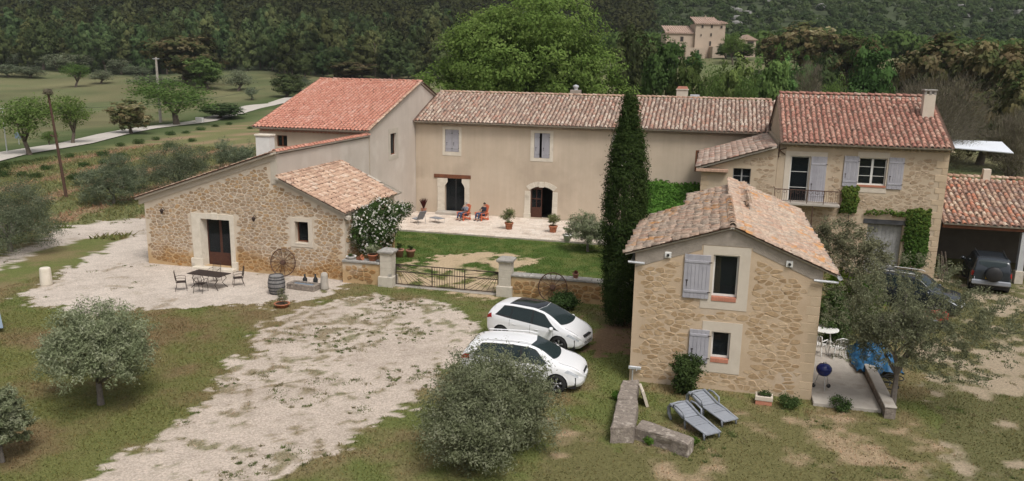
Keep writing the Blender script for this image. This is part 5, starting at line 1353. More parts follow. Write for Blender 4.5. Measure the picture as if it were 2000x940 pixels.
# right-hand background
L_ = [('holm', 1232, 122, 45, 110, 'dark tall tree right of the great green tree', 'evergreen_tree'), ('broad', 1278, 104, 78, 92, 'dark green tree left below the tower house', 'green_tree'), ('broad', 1330, 100, 104, 84, 'green tree just below the tower house', 'green_tree'), ('orchard', 1372, 98, 128, 60, 'small yellow green tree by the house chimney', 'green_tree'),
      ('broad', 1420, 103, 112, 92, 'leafy tree right below the tower house', 'green_tree'), ('orchard', 1450, 96, 140, 60, 'thin yellowish tree above the farmhouse ridge', 'green_tree'), ('broad', 1492, 104, 92, 100, 'broad olive green tree above the right roof corner', 'green_tree'), ('broad', 1540, 112, 100, 84, 'green tree left of the grey leafless one', 'green_tree'),
      ('orchard', 1626, 88, 148, 64, 'light green tree above the stone house ridge', 'green_tree'), ('broad', 1688, 106, 78, 112, 'deep green tree above the stone house roof', 'green_tree'), ('holm', 1595, 120, 100, 80, 'dull green tree behind the light green one', 'green_tree'),
      ('oak', 1500, 172, 62, 84, 'leftmost of the rusty oaks in mid distance', 'rusty_oak'), ('oak', 1556, 168, 42, 120, 'highest of the rusty oaks in mid distance', 'rusty_oak'), ('oak', 1612, 162, 58, 110, 'third rusty oak from the left in mid distance', 'rusty_oak'), ('oak', 1662, 158, 66, 100, 'rusty oak nearest the deep green tree', 'rusty_oak'),
      ('oak', 1762, 118, 92, 130, 'brown oak left of the great rusty clump at right', 'rusty_oak'), ('oak', 1836, 112, 62, 170, 'great rusty oak behind the stone house chimney', 'rusty_oak'), ('oak', 1916, 104, 58, 180, 'great brown oak near the right edge', 'rusty_oak'), ('oak', 1996, 94, 78, 180, 'brown oak cut off by the right edge', 'rusty_oak'), ('oak', 1985, 82, 138, 130, 'lower green gold oak at the right edge', 'rusty_oak'),
      ('orchard', 1418, 185, 66, 52, 'round green tree touching the tower house', 'green_tree'), ('holm', 1404, 196, 84, 44, 'dark bush at the right foot of the tower house', 'foot_tree'), ('broad', 1440, 192, 84, 60, 'green tree hiding the foot of the far shed', 'green_tree'), ('broad', 1345, 176, 100, 46, 'low tree in front of the tower house', 'green_tree'), ('broad', 1300, 178, 80, 60, 'green tree at the left foot of tower house', 'green_tree'), ('broad', 1245, 190, 62, 60, 'tree left of the tower house meadow', 'green_tree')]
for a in L_: back(*a[:7])
# grey leafless trees
def bare(px, dist, pyt, wpx, label, seed, n=15000):
    loc = AT(px, dist); h = top_at(loc, pyt); w = wpx/pxm(loc); t = thing('bare_tree', label, 'tree', loc)
    lob = blob_lobes(seed, 14, w, h*.12, h, .8, .3); limbs((0, 0, 0), [l[:3] for l in lob[:12]], .16, seed, split=h*.14, bend=.2).build('trunk', MT['bark_grey'], t, True)
    r = np.random.default_rng(seed); P, out, v = crown_points(lob, n//22, 22, w*.05, r, .2)
    d = out+np.array([0, 0, .9])+r.normal(size=P.shape)*.45; d /= np.linalg.norm(d, axis=1, keepdims=True)
    s = np.cross(d, r.normal(size=P.shape)); s /= np.linalg.norm(s, axis=1, keepdims=True); L2 = r.uniform(.25, .7, len(P))[:, None]; wd = .014
    V = np.stack([P-s*wd, P+s*wd, P+d*L2+s*wd*.3, P+d*L2-s*wd*.3], 1).reshape(-1, 3)
    link('crown', mesh_np('crown', V, np.arange(len(V)).reshape(-1, 4), MT['twig'], {'v': ('FLOAT', np.repeat(v, 4))}), t)
bare(1822, 76, 128, 235, 'big grey leafless tree behind the stone house', 61, 26000)
bare(1975, 78, 222, 110, 'grey leafless tree beside the white awning', 62, 12000)
bare(1572, 99, 128, 72, 'small grey leafless tree above the right end of farmhouse', 63, 8000)
# pine wood on the hillside
rg = random.Random(8); used = []; cnt = 0
cand = []
for k in range(5200):
    px = rg.uniform(-60, 930); dist = rg.uniform(276, 470) if px < 560 else rg.uniform(245, 430)
    cand.append((dist, px))
cand.sort()
for dist, px in cand:
    loc = AT(px, dist)
    if any((loc.x-u[0])**2+(loc.y-u[1])**2 < 52 for u in used): continue
    used.append((loc.x, loc.y))
    if cnt >= 300: break
    cnt += 1
    h = rg.uniform(10, 18); place('pine' if rg.random() < .82 else 'holm', loc, h*(1 if dist > 250 else .8), h*rg.uniform(.55, .8), 'dark green pine in the dense wood on the hillside', 'pine_tree', 'pine tree', 'pines of the hillside wood')
# trees of the far slopes: too many and too far to tell apart
def wood(name, label, m, n, pxr, dr, hr, seed, per=70, leaf=.8, keep=None):
    r = np.random.default_rng(seed); PP = []; OO = []; VV = []
    for k in range(n):
        px = r.uniform(*pxr); d = r.uniform(*dr); loc = AT(px, d)
        if keep and not keep(px, d, loc): continue
        h = r.uniform(*hr); w = h*r.uniform(.35, .55); u = r.normal(size=(per, 3)); u /= np.linalg.norm(u, axis=1, keepdims=True)
        u[:, 2] = np.abs(u[:, 2])*.9-.15
        PP.append(np.array(loc)+np.array([0, 0, h*.45])+u*np.array([w, w, h*.55])*r.uniform(.7, 1.05, (per, 1))); OO.append(u); VV.append(np.clip(r.random()*.85+r.random(per)*.15, 0, 1))
    V, F, vv = leaf_quads(np.concatenate(PP), leaf, .75, r, np.concatenate(OO), 2.4, .8, np.concatenate(VV))
    props(link(name, mesh_np(name, V, F, MT[m], {'v': ('FLOAT', vv)})), label, 'woodland', kind='stuff')
wood('far_pine_wood', 'pine wood covering the slope far behind the farm', 'pine', 1900, (-150, 1250), (330, 640), (10, 17), 3, 110, .8)
wood('far_hedgerow', 'green belt of trees beyond the tower house', 'broad' if 'broad' in MT else 'mixed', 420, (1150, 2080), (222, 262), (6, 10), 4, 150, .6)
wood('far_scrub', 'grey green scrub on the rocky slope at upper right', 'holm', 3000, (1120, 2150), (285, 640), (3, 7), 5, 60, .7)
# rocks showing on the far slope
rg = random.Random(3)
for k in range(26):
    px = rg.choice((rg.uniform(1380, 1580), rg.uniform(1380, 1580), rg.uniform(1760, 1990))); loc = AT(px, rg.uniform(390, 470)); mb = MB(); s = rg.uniform(1.0, 2.6)
    prof = [(s*1.1, -1), (s*1.0, .6), (s*.8, s*.35), (s*.35, s*.5)]; mb.lathe(prof, (0, 0, 0), 9)
    mb.v = [(x*1.6*rg.uniform(.8, 1.2), y*rg.uniform(.7, 1.1), z*rg.uniform(.7, 1.3)) for x, y, z in mb.v]
    o = mb.build('rock_outcrop', MT['rock']); o.location = loc+Vector((0, 0, 2.0)); o.rotation_euler.z = rg.uniform(0, 3); props(o, 'pale limestone outcrop on the far scrubby slope', 'rock', 'rock outcrops on the far slope')
# lavender tufts in rows on the field
tuft = crown_mesh('tuft', MT['bushgreen'], [(0, 0, .2, .5, .5, .3)], 60, 14, .12, .09, .16, 9, up=1.2)
for k, (x, y) in enumerate(((5, 328), (44, 342), (92, 329), (155, 347), (163, 323), (135, 305), (201, 303), (205, 318), (240, 303), (272, 278), (235, 283), (304, 271), (332, 262), (364, 259), (376, 274), (393, 253), (420, 246), (447, 241), (330, 285), (70, 345), (490, 250), (10, 342), (142, 348))):
    loc = G(x, y+3); t = thing('lavender_tuft', 'green tuft in the rows of the stony field', 'plant', loc, k, 'tufts in the field rows'); t.scale = (1.1, 1.1, 1.0)*1 if k % 3 else (1.4, 1.4, 1.3); link('foliage', tuft, t)
# vine pergola between cypress and stone house
t = thing('vine_pergola', 'flat leafy green vine pergola beside the long farmhouse wall', 'pergola', (-2.6, 51, 0))
r = np.random.default_rng(2); n = 26000
P = np.stack([r.uniform(-4.6, -.75, n), r.uniform(44.6, 57.6, n), np.zeros(n)], -1); P[:, 2] = 3.25+.5*(fbm(P[:, 0]*.8, P[:, 1]*.8, 4)-.5)+r.normal(0, .12, n)
e = r.random(n) < .25; P[e, 2] = r.uniform(2.2, 3.3, e.sum()); P[e, 0] = np.where(r.random(e.sum()) < .5, -4.6, P[e, 0]); 
V, F, vv = leaf_quads(P, .10, .8, r, np.tile([0, 0, 1.], (n, 1)), .5, .5)
o = link('vine_leaves', mesh_np('vine_leaves', V, F, MT['vine'], {'v': ('FLOAT', vv)}), t, world=True)
mb = MB()
for k in range(7): mb.box(-4.7, -.7, 45+k*2.05, 45.1+k*2.05, 2.95, 3.05)
mb.build('rafters', MT['rust'], t, world=True)
for x in (-4.5, -.9):
    for y in (45.2, 51, 57): MB().tube([(x, y, 0), (x, y, 2.95)], .05, 6).build('post', MT['rust'], t, world=True)
# creepers on the stone house
def creeper(label, rects, m, y, seed, n):
    loc = Vector((rects[0][0], y, 0)); t = thing('climbing_ivy', label, 'ivy', loc); r = np.random.default_rng(seed); PP = []
    for (px0, px1, py0, py1, wgt) in rects:
        k = int(n*wgt); a, b, c, d = rect(y, px0, py0, px1, py1)
        u = r.uniform(0, 1, k); v = r.uniform(0, 1, k); thick = .28*np.sin(np.pi*u)**.5*np.sin(np.pi*np.clip(v, .05, .95))**.5
        PP.append(np.stack([a+(b-a)*u+(fbm(v*6, u*0, seed)-.5)*.3, y-.03-thick*r.random(k), c+(d-c)*v+(fbm(u*6, v*0, seed+1)-.5)*.3], -1))
    P = np.concatenate(PP); V, F, vv = leaf_quads(P, .07, .8, r, np.tile([0, -1., .4], (len(P), 1)), .6, .2, np.clip((P[:, 2]-.5)/4.5*.6+r.random(len(P))*.4, 0, 1))
    link('foliage', mesh_np('foliage', V, F, MT[m], {'v': ('FLOAT', vv)}), t, world=True)
    mb = MB(); p = P.mean(0); mb.tube([(p[0], y-.04, 0), (p[0]+.1, y-.05, p[2]*.5), (p[0], y-.04, p[2])], [.04, .03, .015], 5); mb.build('stem', MT['bark'], t, world=True)
creeper('dense green creeper right of the grey barn door', [(1768, 1815, 408, 470, .4), (1764, 1810, 455, 520, .45), (1690, 1780, 410, 419, .05)], 'ivy', 47.95, 4, 5200)
creeper('yellow green creeper below the left shutter of stone house', [(1644, 1676, 364, 415, 1)], 'ivy', 47.95, 5, 1500)
# shrubs
def shrub(name, label, loc, w, h, m, seed, nc=90, per=45, leaf=.05, cat='shrub', flat=.75, aspect=.5):
    t = thing(name, label, cat, loc); lob = blob_lobes(seed, 7, w, 0.02, h, .8, .34)
    limbs((0, 0, 0), [l[:3] for l in lob[:5]], .02+.01*w, seed, split=h*.15).build('stem', MT['bark'], t, True)
    link('foliage', crown_mesh('foliage', MT[m], lob, nc, per, max(.035, w*.07), leaf, aspect, seed, up=.4, flat=flat), t); return t
shrub('evergreen_bush', 'dark green bush against the cottage front wall', G(1335, 768), 1.2, 1.5, 'bushgreen', 5, 170, 50, .045)
shrub('wall_shrub', 'dark shrub at the foot of the garden wall behind the cars', G(1100, 606), 1.5, .8, 'bushgreen', 6, 110, 45, .05)
shrub('yellow_shrub', 'yellow green shrub at the right corner of the cottage', G(1625, 640), 1.5, 3.0, 'yellowgreen', 7, 120, 40, .07)
shrub('dark_hedge_bush', 'dark bush behind the white garden chairs', G(1618, 672), 1.7, 2.3, 'bushgreen', 8, 200, 45, .06)
shrub('tall_hedge_bush', 'shadowed green bush between cottage and stone house', G(1672, 640), 2.4, 2.6, 'ivy', 9, 220, 45, .06)
for (x, y, w, lab) in ((1205, 780, .5, 'green weed clump left of the stone ruin'), (1268, 868, .5, 'bright green weed clump in front of the long ruin stone'), (1350, 868, .45, 'weed clump at the right end of the ruin stones'), (1640, 800, 1.0, 'low weeds along the terrace edge'), (1540, 796, 1.0, 'low green weeds at the cottage foot'), (895, 690, .01, '')):
    if w > .1: shrub('weed_clump', lab, G(x, y), w, .3*w+.12, 'vine' if w < .9 else 'bushgreen', int(x), 40, 30, .035, 'weed')
# rose covered in white blooms on the annex
t = thing('climbing_rose', 'climbing rose covered in white blooms on the annex wall', 'rose', (-17.9, 40.5, 0))
lob = []
for (px, py, rx, rz, X) in ((712, 428, .75, .65, -17.9), (745, 408, .75, .6, -17.7), (732, 455, .8, .75, -17.7), (775, 415, .65, .5, -17.4), (790, 408, .45, .4, -17.3), (755, 438, .8, .7, -17.5), (718, 478, .6, .5, -17.8), (700, 455, .45, .6, -18.0), (752, 470, .55, .5, -17.6)):
    p = OX(px, py, X); lob.append((p.x+17.9, p.y-40.5, p.z, rx*.8, rx, rz))
limbs((0, 0, 0), [l[:3] for l in lob[:6]], .05, 3, split=.6).build('stem', MT['bark'], t, True)
link('foliage', crown_mesh('foliage', MT['rosegreen'], lob, 360, 40, .14, .05, .6, 3, inner=.5, up=.2), t)
r = np.random.default_rng(12); P, out, v = crown_points(lob, 1000, 1, .03, r, .94); k = (out @ np.array([.35, -.85, .35])) > -.15; P, out = P[k]+out[k]*.05, out[k]
PP = []; OO = []
for q in range(5): PP.append(P+r.normal(0, .022, P.shape)); OO.append(out)
V, F, vv = leaf_quads(np.concatenate(PP), .042, .85, r, np.concatenate(OO), 1.2, .3)
link('white_blooms', mesh_np('white_blooms', V, F, MT['petal'], {'v': ('FLOAT', vv)}), t)
# ------------------------------------------------------------------ paving, garden walls, gate
rg = random.Random(14)
mb = MB(); mb.box(-22.15, -6.2, 50.8, 57.86, -.1, .085); pat = props(mb.build('patio', MT['concrete']), kind='structure')
y = 50.78
while y < 57.8:
    hgt = min(rg.uniform(.42, .62), 57.87-y); x = -22.16; 
    if 57.87-y-hgt < .25: hgt = 57.87-y
    while x < -6.2:
        w = min(rg.uniform(.55, 1.05), -6.18-x)
        if -6.18-x-w < .3: w = -6.18-x
        e = rg.uniform(0, .012); MB().bbox(x+.008, x+w-.008, y+.008, y+hgt-.008, .05, .118+e, .012).build('paving_slab', MT['patio'], pat); x += w
    y += hgt
mb = MB(); mb.bbox(3.95, 6.12, 27.5, 37.3, -.1, .13, .02); props(mb.build('terrace', MT['concrete']), kind='structure')
def garden_wall(label, x0, x1, y0, y1, h, seed, caps=True, m='stone_barn'):
    t = thing('garden_wall', label, 'wall', ((x0+x1)/2, (y0+y1)/2, 0)); P = S(y0)
    mb = MB(); mb.box(x0, x1, y0, y1, -.2, h); w = mb.build('wall', MT['mortar_barn'], t, world=True)
    stonework(w, P, x0, x1, 0, h, lambda u, v: x0+.03 < u < x1-.03 and .02 < v < h-.03, MT[m], sx=.34, sy=.22, gap=.026, proud=.03, seed=seed, drop=.12)
    x = x0; rg = random.Random(seed)
    while caps and x < x1-.05:
        w_ = min(rg.uniform(.8, 1.3), x1-x); MB().bbox(x+.005, x+w_-.005, y0-.07, y1+.07, h+.002, h+.13+rg.uniform(-.01, .01), .025).build('cap_stone', MT['cap'], t, world=True); x += w_
    return t
garden_wall('short stone wall with flower pots left of the gate', -18.4, -16.28, 37.25, 37.75, 1.12, 3)
garden_wall('stone garden wall with grey capping between gate and cypress', -9.3, -2.6, 37.35, 37.8, 1.05, 4)
def pillar(label, x, y, h):
    t = thing('gate_pillar', label, 'pillar', (x, y, 0))
    MB().bbox(-.40, .40, -.40, .40, -.05, .55, .03).build('base', MT['pillar'], t)
    k = 3
    for i in range(k):
        z0 = .55+(h-.75)*i/k; z1 = .55+(h-.75)*(i+1)/k; MB().bbox(-.31, .31, -.31, .31, z0+.004, z1, .012).build('stone_block', MT['pillar'], t)
    MB().bbox(-.36, .36, -.36, .36, h-.2, h-.13, .015).build('moulding', MT['pillar'], t)
    mb = MB(); mb.bbox(-.42, .42, -.42, .42, h-.13, h-.02, .02); mb.box(-.38, .38, -.38, .38, h-.02, h+.05, .12); mb.build('cap', MT['cap'], t)
pillar('pale stone gate pillar beside the rose', -15.93, 37.45, 1.92); pillar('pale stone gate pillar just behind the white cars', -9.62, 37.55, 1.92)
t = thing('iron_gate', 'low iron driveway gate with fanned bars between stone pillars', 'gate', (-12.8, 37.5, 0))
gx0, gx1, gy_ = -15.5, -10.02, 37.5; mb = MB()
for z in (.12, .78, 1.16): mb.tube([(gx0, gy_, z), (gx1, gy_, z)], .028, 6)
for u in (gx0, gx0+(gx1-gx0)*.36, gx0+(gx1-gx0)*.68, gx1): mb.tube([(u, gy_, .1), (u, gy_, 1.18)], .03, 6)
mb.build('frame', MT['iron'], t, world=True)
a0, a1 = gx0+(gx1-gx0)*.36, gx0+(gx1-gx0)*.68
for k in range(1, 13): u = a0+(a1-a0)*k/13; MB().tube([(u, gy_, .12), (u, gy_, 1.16)], .011, 5).build('bar', MT['iron'], t, world=True)
for k in range(1, 10):
    for (c, s) in ((gx0, 1), (gx1, -1)):
        a = k/10; e = (a0 if s > 0 else a1); p = (c+(e-c)*min(1, a*1.7), gy_, .12 if a < .6 else .12+(a-.6)/.4*1.04) if a < .6 else (e, gy_, .12+(a-.6)/.4*1.04)
        MB().tube([(c, gy_, 1.16-.0*a), p], .010, 5).build('bar', MT['iron'], t, world=True)
mb = MB(); mb.box(gx0-.1, gx1+.1, 37.35, 37.65, -.05, .035); props(mb.build('gate_sill', MT['concrete']), 'flat concrete strip under the iron gate', 'sill')
t = thing('terrace_kerb', 'low concrete kerb wall along the right side of the cottage terrace', 'kerb', (6.3, 29.5, 0))
mb = MB(); mb.bbox(6.14, 6.48, 27.1, 32.5, -.1, .38, .03); mb.build('wall', MT['weather'], t, world=True)
mb = MB(); mb.bbox(6.12, 6.5, 27.08, 32.52, .385, .44, .015); mb.build('top_slab', MT['concrete'], t, world=True)
def block(label, poly, z0, z1, tilt=0):
    mb = MB(); n = len(poly); c = Vector((sum(p[0] for p in poly)/n, sum(p[1] for p in poly)/n, 0)); rr = random.Random(n+int(z1*100)+int(poly[0][0]*50))
    vs = []; fs = []
    for (z, s) in ((z0, 1.02), (z0+(z1-z0)*.5, 1.0), (z1-.05, .99), (z1, .92)):
        for (x, y) in poly:
            vs.append((c.x+(x-c.x)*s+rr.uniform(-.02, .02), c.y+(y-c.y)*s+rr.uniform(-.02, .02), z+rr.uniform(-.02, .02)))
    for r_ in range(3):
        for k in range(n): fs.append((r_*n+k, r_*n+(k+1) % n, (r_+1)*n+(k+1) % n, (r_+1)*n+k))
    fs.append(tuple(range(3*n, 4*n)))
    o = mb.add(vs, fs).build('stone_block', MT['weather']); 
    return props(o, label, 'stone')
def sub(p, q, n): return [(p[0]+(q[0]-p[0])*k/n, p[1]+(q[1]-p[1])*k/n) for k in range(n)]
block('upper weathered block of the ruined wall nearest the cottage', sub((-2.53, 25.1), (-1.9, 25.15), 3)+sub((-1.9, 25.15), (-1.96, 26.9), 5)+sub((-1.96, 26.9), (-2.55, 26.75), 3)+sub((-2.55, 26.75), (-2.53, 25.1), 5), -.1, .52)
block('tall weathered corner block of the ruined wall', sub((-2.45, 22.75), (-1.74, 22.95), 3)+sub((-1.74, 22.95), (-1.82, 25.02), 5)+sub((-1.82, 25.02), (-2.5, 24.95), 3)+sub((-2.5, 24.95), (-2.45, 22.75), 5), -.1, .56)
block('long weathered block lying across the front of the ruin', sub((-1.76, 23.2), (-.12, 22.42), 5)+sub((-.12, 22.42), (.05, 22.95), 2)+sub((.05, 22.95), (-1.62, 23.82), 5)+sub((-1.62, 23.82), (-1.76, 23.2), 2), -.1, .44)
p = G(1262, 788); mb = MB(); mb.M = Matrix.Translation(p) @ Matrix.Rotation(.25, 4, 'Z') @ Matrix.Rotation(-.33, 4, 'Y'); mb.bbox(-.05, .05, -.35, .35, 0, .62, .02); props(mb.build('stone_slab', MT['surround']), 'pale flat slab leaning against the ruined wall', 'slab')

# ------------------------------------------------------------------ vehicles
def cr1d(xs, ys):
    xs, ys = np.array(xs, float), np.array(ys, float)
    d = np.gradient(ys, xs)
    sl = np.diff(ys)/np.diff(xs)
    for i in range(1, len(xs)-1):
        d[i] = 0 if sl[i-1]*sl[i] <= 0 else 2*sl[i-1]*sl[i]/(sl[i-1]+sl[i])
    d[0], d[-1] = sl[0], sl[-1]
    def f(x):
        x = np.clip(x, xs[0], xs[-1]); k = np.clip(np.searchsorted(xs, x)-1, 0, len(xs)-2); h = xs[k+1]-xs[k]; t = (x-xs[k])/h
        return ((2*t**3-3*t**2+1)*ys[k]+(t**3-2*t**2+t)*h*d[k]+(-2*t**3+3*t**2)*ys[k+1]+(t**3-t**2)*h*d[k+1])
    return f
def make_car(name, label, loc, rz, sp):
    t = thing(name, label, 'car', loc, rz); half = sp['L']/2
    top = cr1d(*zip(*sp['top'])); belt = cr1d(*zip(*sp['belt'])); wid = cr1d(*zip(*sp['wid'])); roofw = cr1d(*zip(*sp['roofw'])); low = cr1d(*zip(*sp['low']))
    def S_(x, tt, off=0.0):
        x = np.asarray(x, float); tt = np.asarray(tt, float)
        zt, w, wr, zl = top(x), wid(x), roofw(x), low(x); zb = np.minimum(belt(x), zt-.02)
        gr = np.clip((zt-zb)/.35, 0, 1)               # how much cabin there is above the belt
        wr = w*.93*(1-gr)+np.minimum(wr, w)*gr
        ks = [0, .10, .25, .42, .52, .80, .88, 1.0]
        ys = [w-.10, w-.015, w, w*.985, w*.955, wr+.015, wr*.86, 0*w]
        zs = [zl, zl+.10, zl+(zb-zl)*.42, zl+(zb-zl)*.84, zb, zt-.055*gr-.028*(1-gr), zt-.018, zt]
        y = np.zeros(np.broadcast(x, tt).shape); z = y.copy()
        for i in range(7):
            m_ = (tt >= ks[i]) & (tt <= ks[i+1]); u = np.clip((tt-ks[i])/(ks[i+1]-ks[i]), 0, 1); us = u if i in (3, 4) else (u if i < 3 else np.sin(u*np.pi/2) if i == 6 else u)
            y = np.where(m_, ys[i]+(ys[i+1]-ys[i])*(u if i != 6 else 1-np.cos(0)+u), y); z = np.where(m_, zs[i]+(zs[i+1]-zs[i])*us, z)
        return np.stack([np.broadcast_to(x, y.shape), y, z], -1)
    def grid(x, tt):
        P = S_(x, tt); return P
    def patch(nm, m, xf, t0, t1, off=.007, n=(22, 10), side=1, par=None, mid=False):
        tt = np.linspace(t0, t1, n[1])[None, :].repeat(n[0], 0); a = np.linspace(0, 1, n[0])[:, None]
        x0, x1 = xf(tt); X = x0+(x1-x0)*a
        e = .01; P = S_(X, tt); du = S_(X+e, tt)-S_(X-e, tt); dv = S_(X, np.clip(tt+e, 0, 1))-S_(X, np.clip(tt-e, 0, 1)); nr = np.cross(du, dv); nr /= np.linalg.norm(nr, axis=-1, keepdims=True)+1e-9
        if mid: nr[..., 1] = np.where(tt > .995, 0, nr[..., 1])
        sg = np.where(nr[..., 1:2]*0+(nr*np.stack([0*X, P[..., 1], P[..., 2]-.7], -1)).sum(-1, keepdims=True) < 0, -1, 1); P = P+nr*sg*off
        V = [P]; sides = [1, -1] if mid else [side]
        VV = []; FF = []; b = 0
        for s in sides:
            Q = P*np.array([1, s, 1]); idx = np.arange(n[0]*n[1]).reshape(n)+b; VV.append(Q.reshape(-1, 3)); q = np.stack([idx[:-1, :-1], idx[1:, :-1], idx[1:, 1:], idx[:-1, 1:]], -1).reshape(-1, 4); FF.append(q if s > 0 else q[:, ::-1]); b += n[0]*n[1]
        return link(nm, mesh_np(nm, np.concatenate(VV), np.concatenate(FF), m, None, True), par or t)
    # body shell
    nsx, nt = 110, 44; xs = np.sin(np.linspace(-1, 1, nsx)*np.pi/2*.93)/math.sin(np.pi/2*.93)*half; tt = np.linspace(0, 1, nt)
    P = S_(xs[:, None].repeat(nt, 1), tt[None, :].repeat(nsx, 0)); R = sp['arch']; inn = np.zeros(P.shape[:2], bool)
    for wx in sp['axles']:
        dx, dz = P[..., 0]-wx, P[..., 2]-sp['wr']; d = np.sqrt(dx*dx+dz*dz)+1e-6; k = (d < R) & (tt[None, :] < .5); f = np.where(k, R/d, 1); inn |= k
        P[..., 0] = wx+dx*f; P[..., 2] = sp['wr']+dz*f
    idx = np.arange(nsx*nt).reshape(nsx, nt); q = np.stack([idx[:-1, :-1], idx[1:, :-1], idx[1:, 1:], idx[:-1, 1:]], -1).reshape(-1, 4)
    hole = inn.ravel()[q].all(1); q = q[~hole]
    V = np.concatenate([P.reshape(-1, 3), (P*np.array([1, -1, 1])).reshape(-1, 3)]); F = np.concatenate([q, q[:, ::-1]+nsx*nt])
    ends = []
    for e_ in (0, nsx-1):
        l = list(idx[e_]); r_ = [i+nsx*nt for i in l]
        for a in range(nt-1): ends.append((l[a], l[a+1], r_[a+1], r_[a]) if e_ == 0 else (l[a+1], l[a], r_[a], r_[a+1]))
    body = link('body', mesh_np('body', V, np.concatenate([F, np.array(ends)]), sp['paint'], None, True), t)
    mb = MB(); mb.box(-half+.25, half-.25, -.78, .78, .2, .62); mb.build('underbody', MT['black_plastic'], t)
    for s in (1, -1):
        a_, b_ = sp['sidewin'][0][0], sp['sidewin'][-1][0]; patch('window_trim', MT['black_plastic'], lambda tt: (a_(tt)[0]-.04, b_(tt)[1]+.05), .535, .785, .004, (30, 8), side=s)
    for wn_ in sp['sidewin']:
        for s in (1, -1): patch('side_window', MT['car_glass'], wn_[0], wn_[1], wn_[2], .006, side=s)
    ws_, we_ = sp['screen']; patch('windscreen', MT['car_glass'], lambda tt: (ws_-.10*(1-tt)/.14, we_-.16*((1-tt)/.14)**2), .86, 1, .006, (16, 8), mid=True)
    rs, re_ = sp['rear']; patch('rear_window', MT['car_glass'], lambda tt: (rs+.06*(1-tt)/.12, re_+.02*(1-tt)), .88, 1, .006, (14, 8), mid=True)
    if sp.get('roofglass'): a, b = sp['roofglass']; patch('roof_panel', MT['car_roof'], lambda tt: (a+0*tt, b-.10*(1-tt)/.14), .862, 1, .005, (12, 8), mid=True)
    for s in (1, -1):
        patch('headlight', MT['lamp_clear'], sp['head'][0], sp['head'][1], sp['head'][2], .008, (10, 6), s)
        patch('tail_light', MT['lamp_red'], sp['tail'][0], sp['tail'][1], sp['tail'][2], .008, (10, 6), s)
        mx = sp['mirror']; w = float(wid(np.array(mx[0]))); mb = MB(); mb.M = Matrix.Translation((mx[0], s*(w+.09), mx[1])) @ Matrix.Scale(s, 4, (0, 1, 0)); mb.lathe([(.02, -.10), (.075, -.07), (.085, 0), (.075, .07), (.02, .10)], (0, .03, 0), 10, 'Y'); mb.box(-.03, .03, -.14, 0, -.05, -.02)
        mb.build('mirror', sp['paint'], t, True)
        for hx in sp['handles']:
            p = S_(np.array(hx), np.array(.40)); mb = MB(); mb.bbox(hx-.09, hx+.09, s*float(p[1])-.015, s*float(p[1])+.025, float(p[2])-.015, float(p[2])+.02, .008); mb.build('door_handle', sp['paint'], t)
        for (dx0, z0, z1) in sp['seams']:
            pts = [tuple(S_(np.array(dx0), np.array(k))*np.array([1, s, 1])+np.array([0, s*.002, 0])) for k in np.linspace(z0, z1, 8)]; MB().tube(pts, .006, 4).build('door_seam', MT['black_plastic'], t)
        if sp.get('rails'): MB().tube([(sp['rails'][0], s*.56, sp['rails'][2]), (0, s*.60, sp['rails'][2]+.05), (sp['rails'][1], s*.58, sp['rails'][2]-.0)], .02, 6).build('roof_rail', sp.get('railm', sp['paint']), t)
    for s in (1, -1):
        patch('sill_trim', MT['black_plastic'], lambda tt: (sp['axles'][0]+R+.02+0*tt, sp['axles'][1]-R-.02+0*tt), .0, .09, .006, (12, 4), s)
        pts = [tuple(S_(np.array(x_), np.array(.86))*np.array([1, s, 1])+np.array([0, 0, .003])) for x_ in np.linspace(sp['screen'][1]+.06, half-.18, 8)]; MB().tube(pts, .005, 4).build('bonnet_seam', MT['black_plastic'], t)
    mb = MB(); gxx = half-.02; mb.bbox(gxx-.12, gxx+.012, -.36, .36, .30, .50, .03); mb.build('lower_grille', MT['black_plastic'], t)
    mb = MB(); mb.bbox(gxx-.12, gxx+.0, -.30, .30, .64, .73, .02); gr = mb.build('grille', MT['black_plastic'], t); MB().bbox(gxx-.02, gxx+.012, -.24, .24, .665, .68, .004).build('chrome_bar', MT['chrome'], gr)
    mb = MB(); mb.bbox(gxx+.0, gxx+.045, -.26, .26, .50, .61, .004); mb.build('number_plate', MT['plate_w'], t)
    mb = MB(); mb.bbox(-half-.035, -half+.02, -.26, .26, .72, .83, .004); mb.build('number_plate', sp.get('rplate', MT['plate_w']), t)
    for wx in sp['axles']:
        for s in (1, -1):
            w = float(wid(np.array(wx)))-.13; wr = sp['wr']; mb = MB()
            mb.lathe([(wr*.64, -.115), (wr*.92, -.115), (wr, -.085), (wr, .085), (wr*.92, .115), (wr*.64, .115)], (wx, s*w, wr), 28, 'Y', cap=False); wh = mb.build('wheel', MT['tyre'], t, True)
            mb = MB(); mb.lathe([(wr*.66, -.10), (wr*.66, .10*s if s > 0 else .1), (wr*.60, .07)], (wx, s*w, wr), 24, 'Y', cap=False); mb.lathe([(wr*.15, s*.085), (wr*.13, s*.10), (.01, s*.102)], (wx, s*w, wr), 12, 'Y')
            for k in range(5):
                for dk in (-.13, .13):
                    a = 2*math.pi*k/5+.3; b_ = a+dk; mb.tube([(wx+math.cos(a)*wr*.1, s*(w+.085), wr+math.sin(a)*wr*.1), (wx+math.cos(b_)*wr*.63, s*(w+.075), wr+math.sin(b_)*wr*.63)], .018, 5)
            mb.build('rim', MT['rim'], wh, True)
            MB().lathe([(wr*.64, 0), (wr*.64, .01), (.01, .01)], (wx, s*w-.03, wr), 20, 'Y').build('brake_well', MT['black_plastic'], wh)
    return t
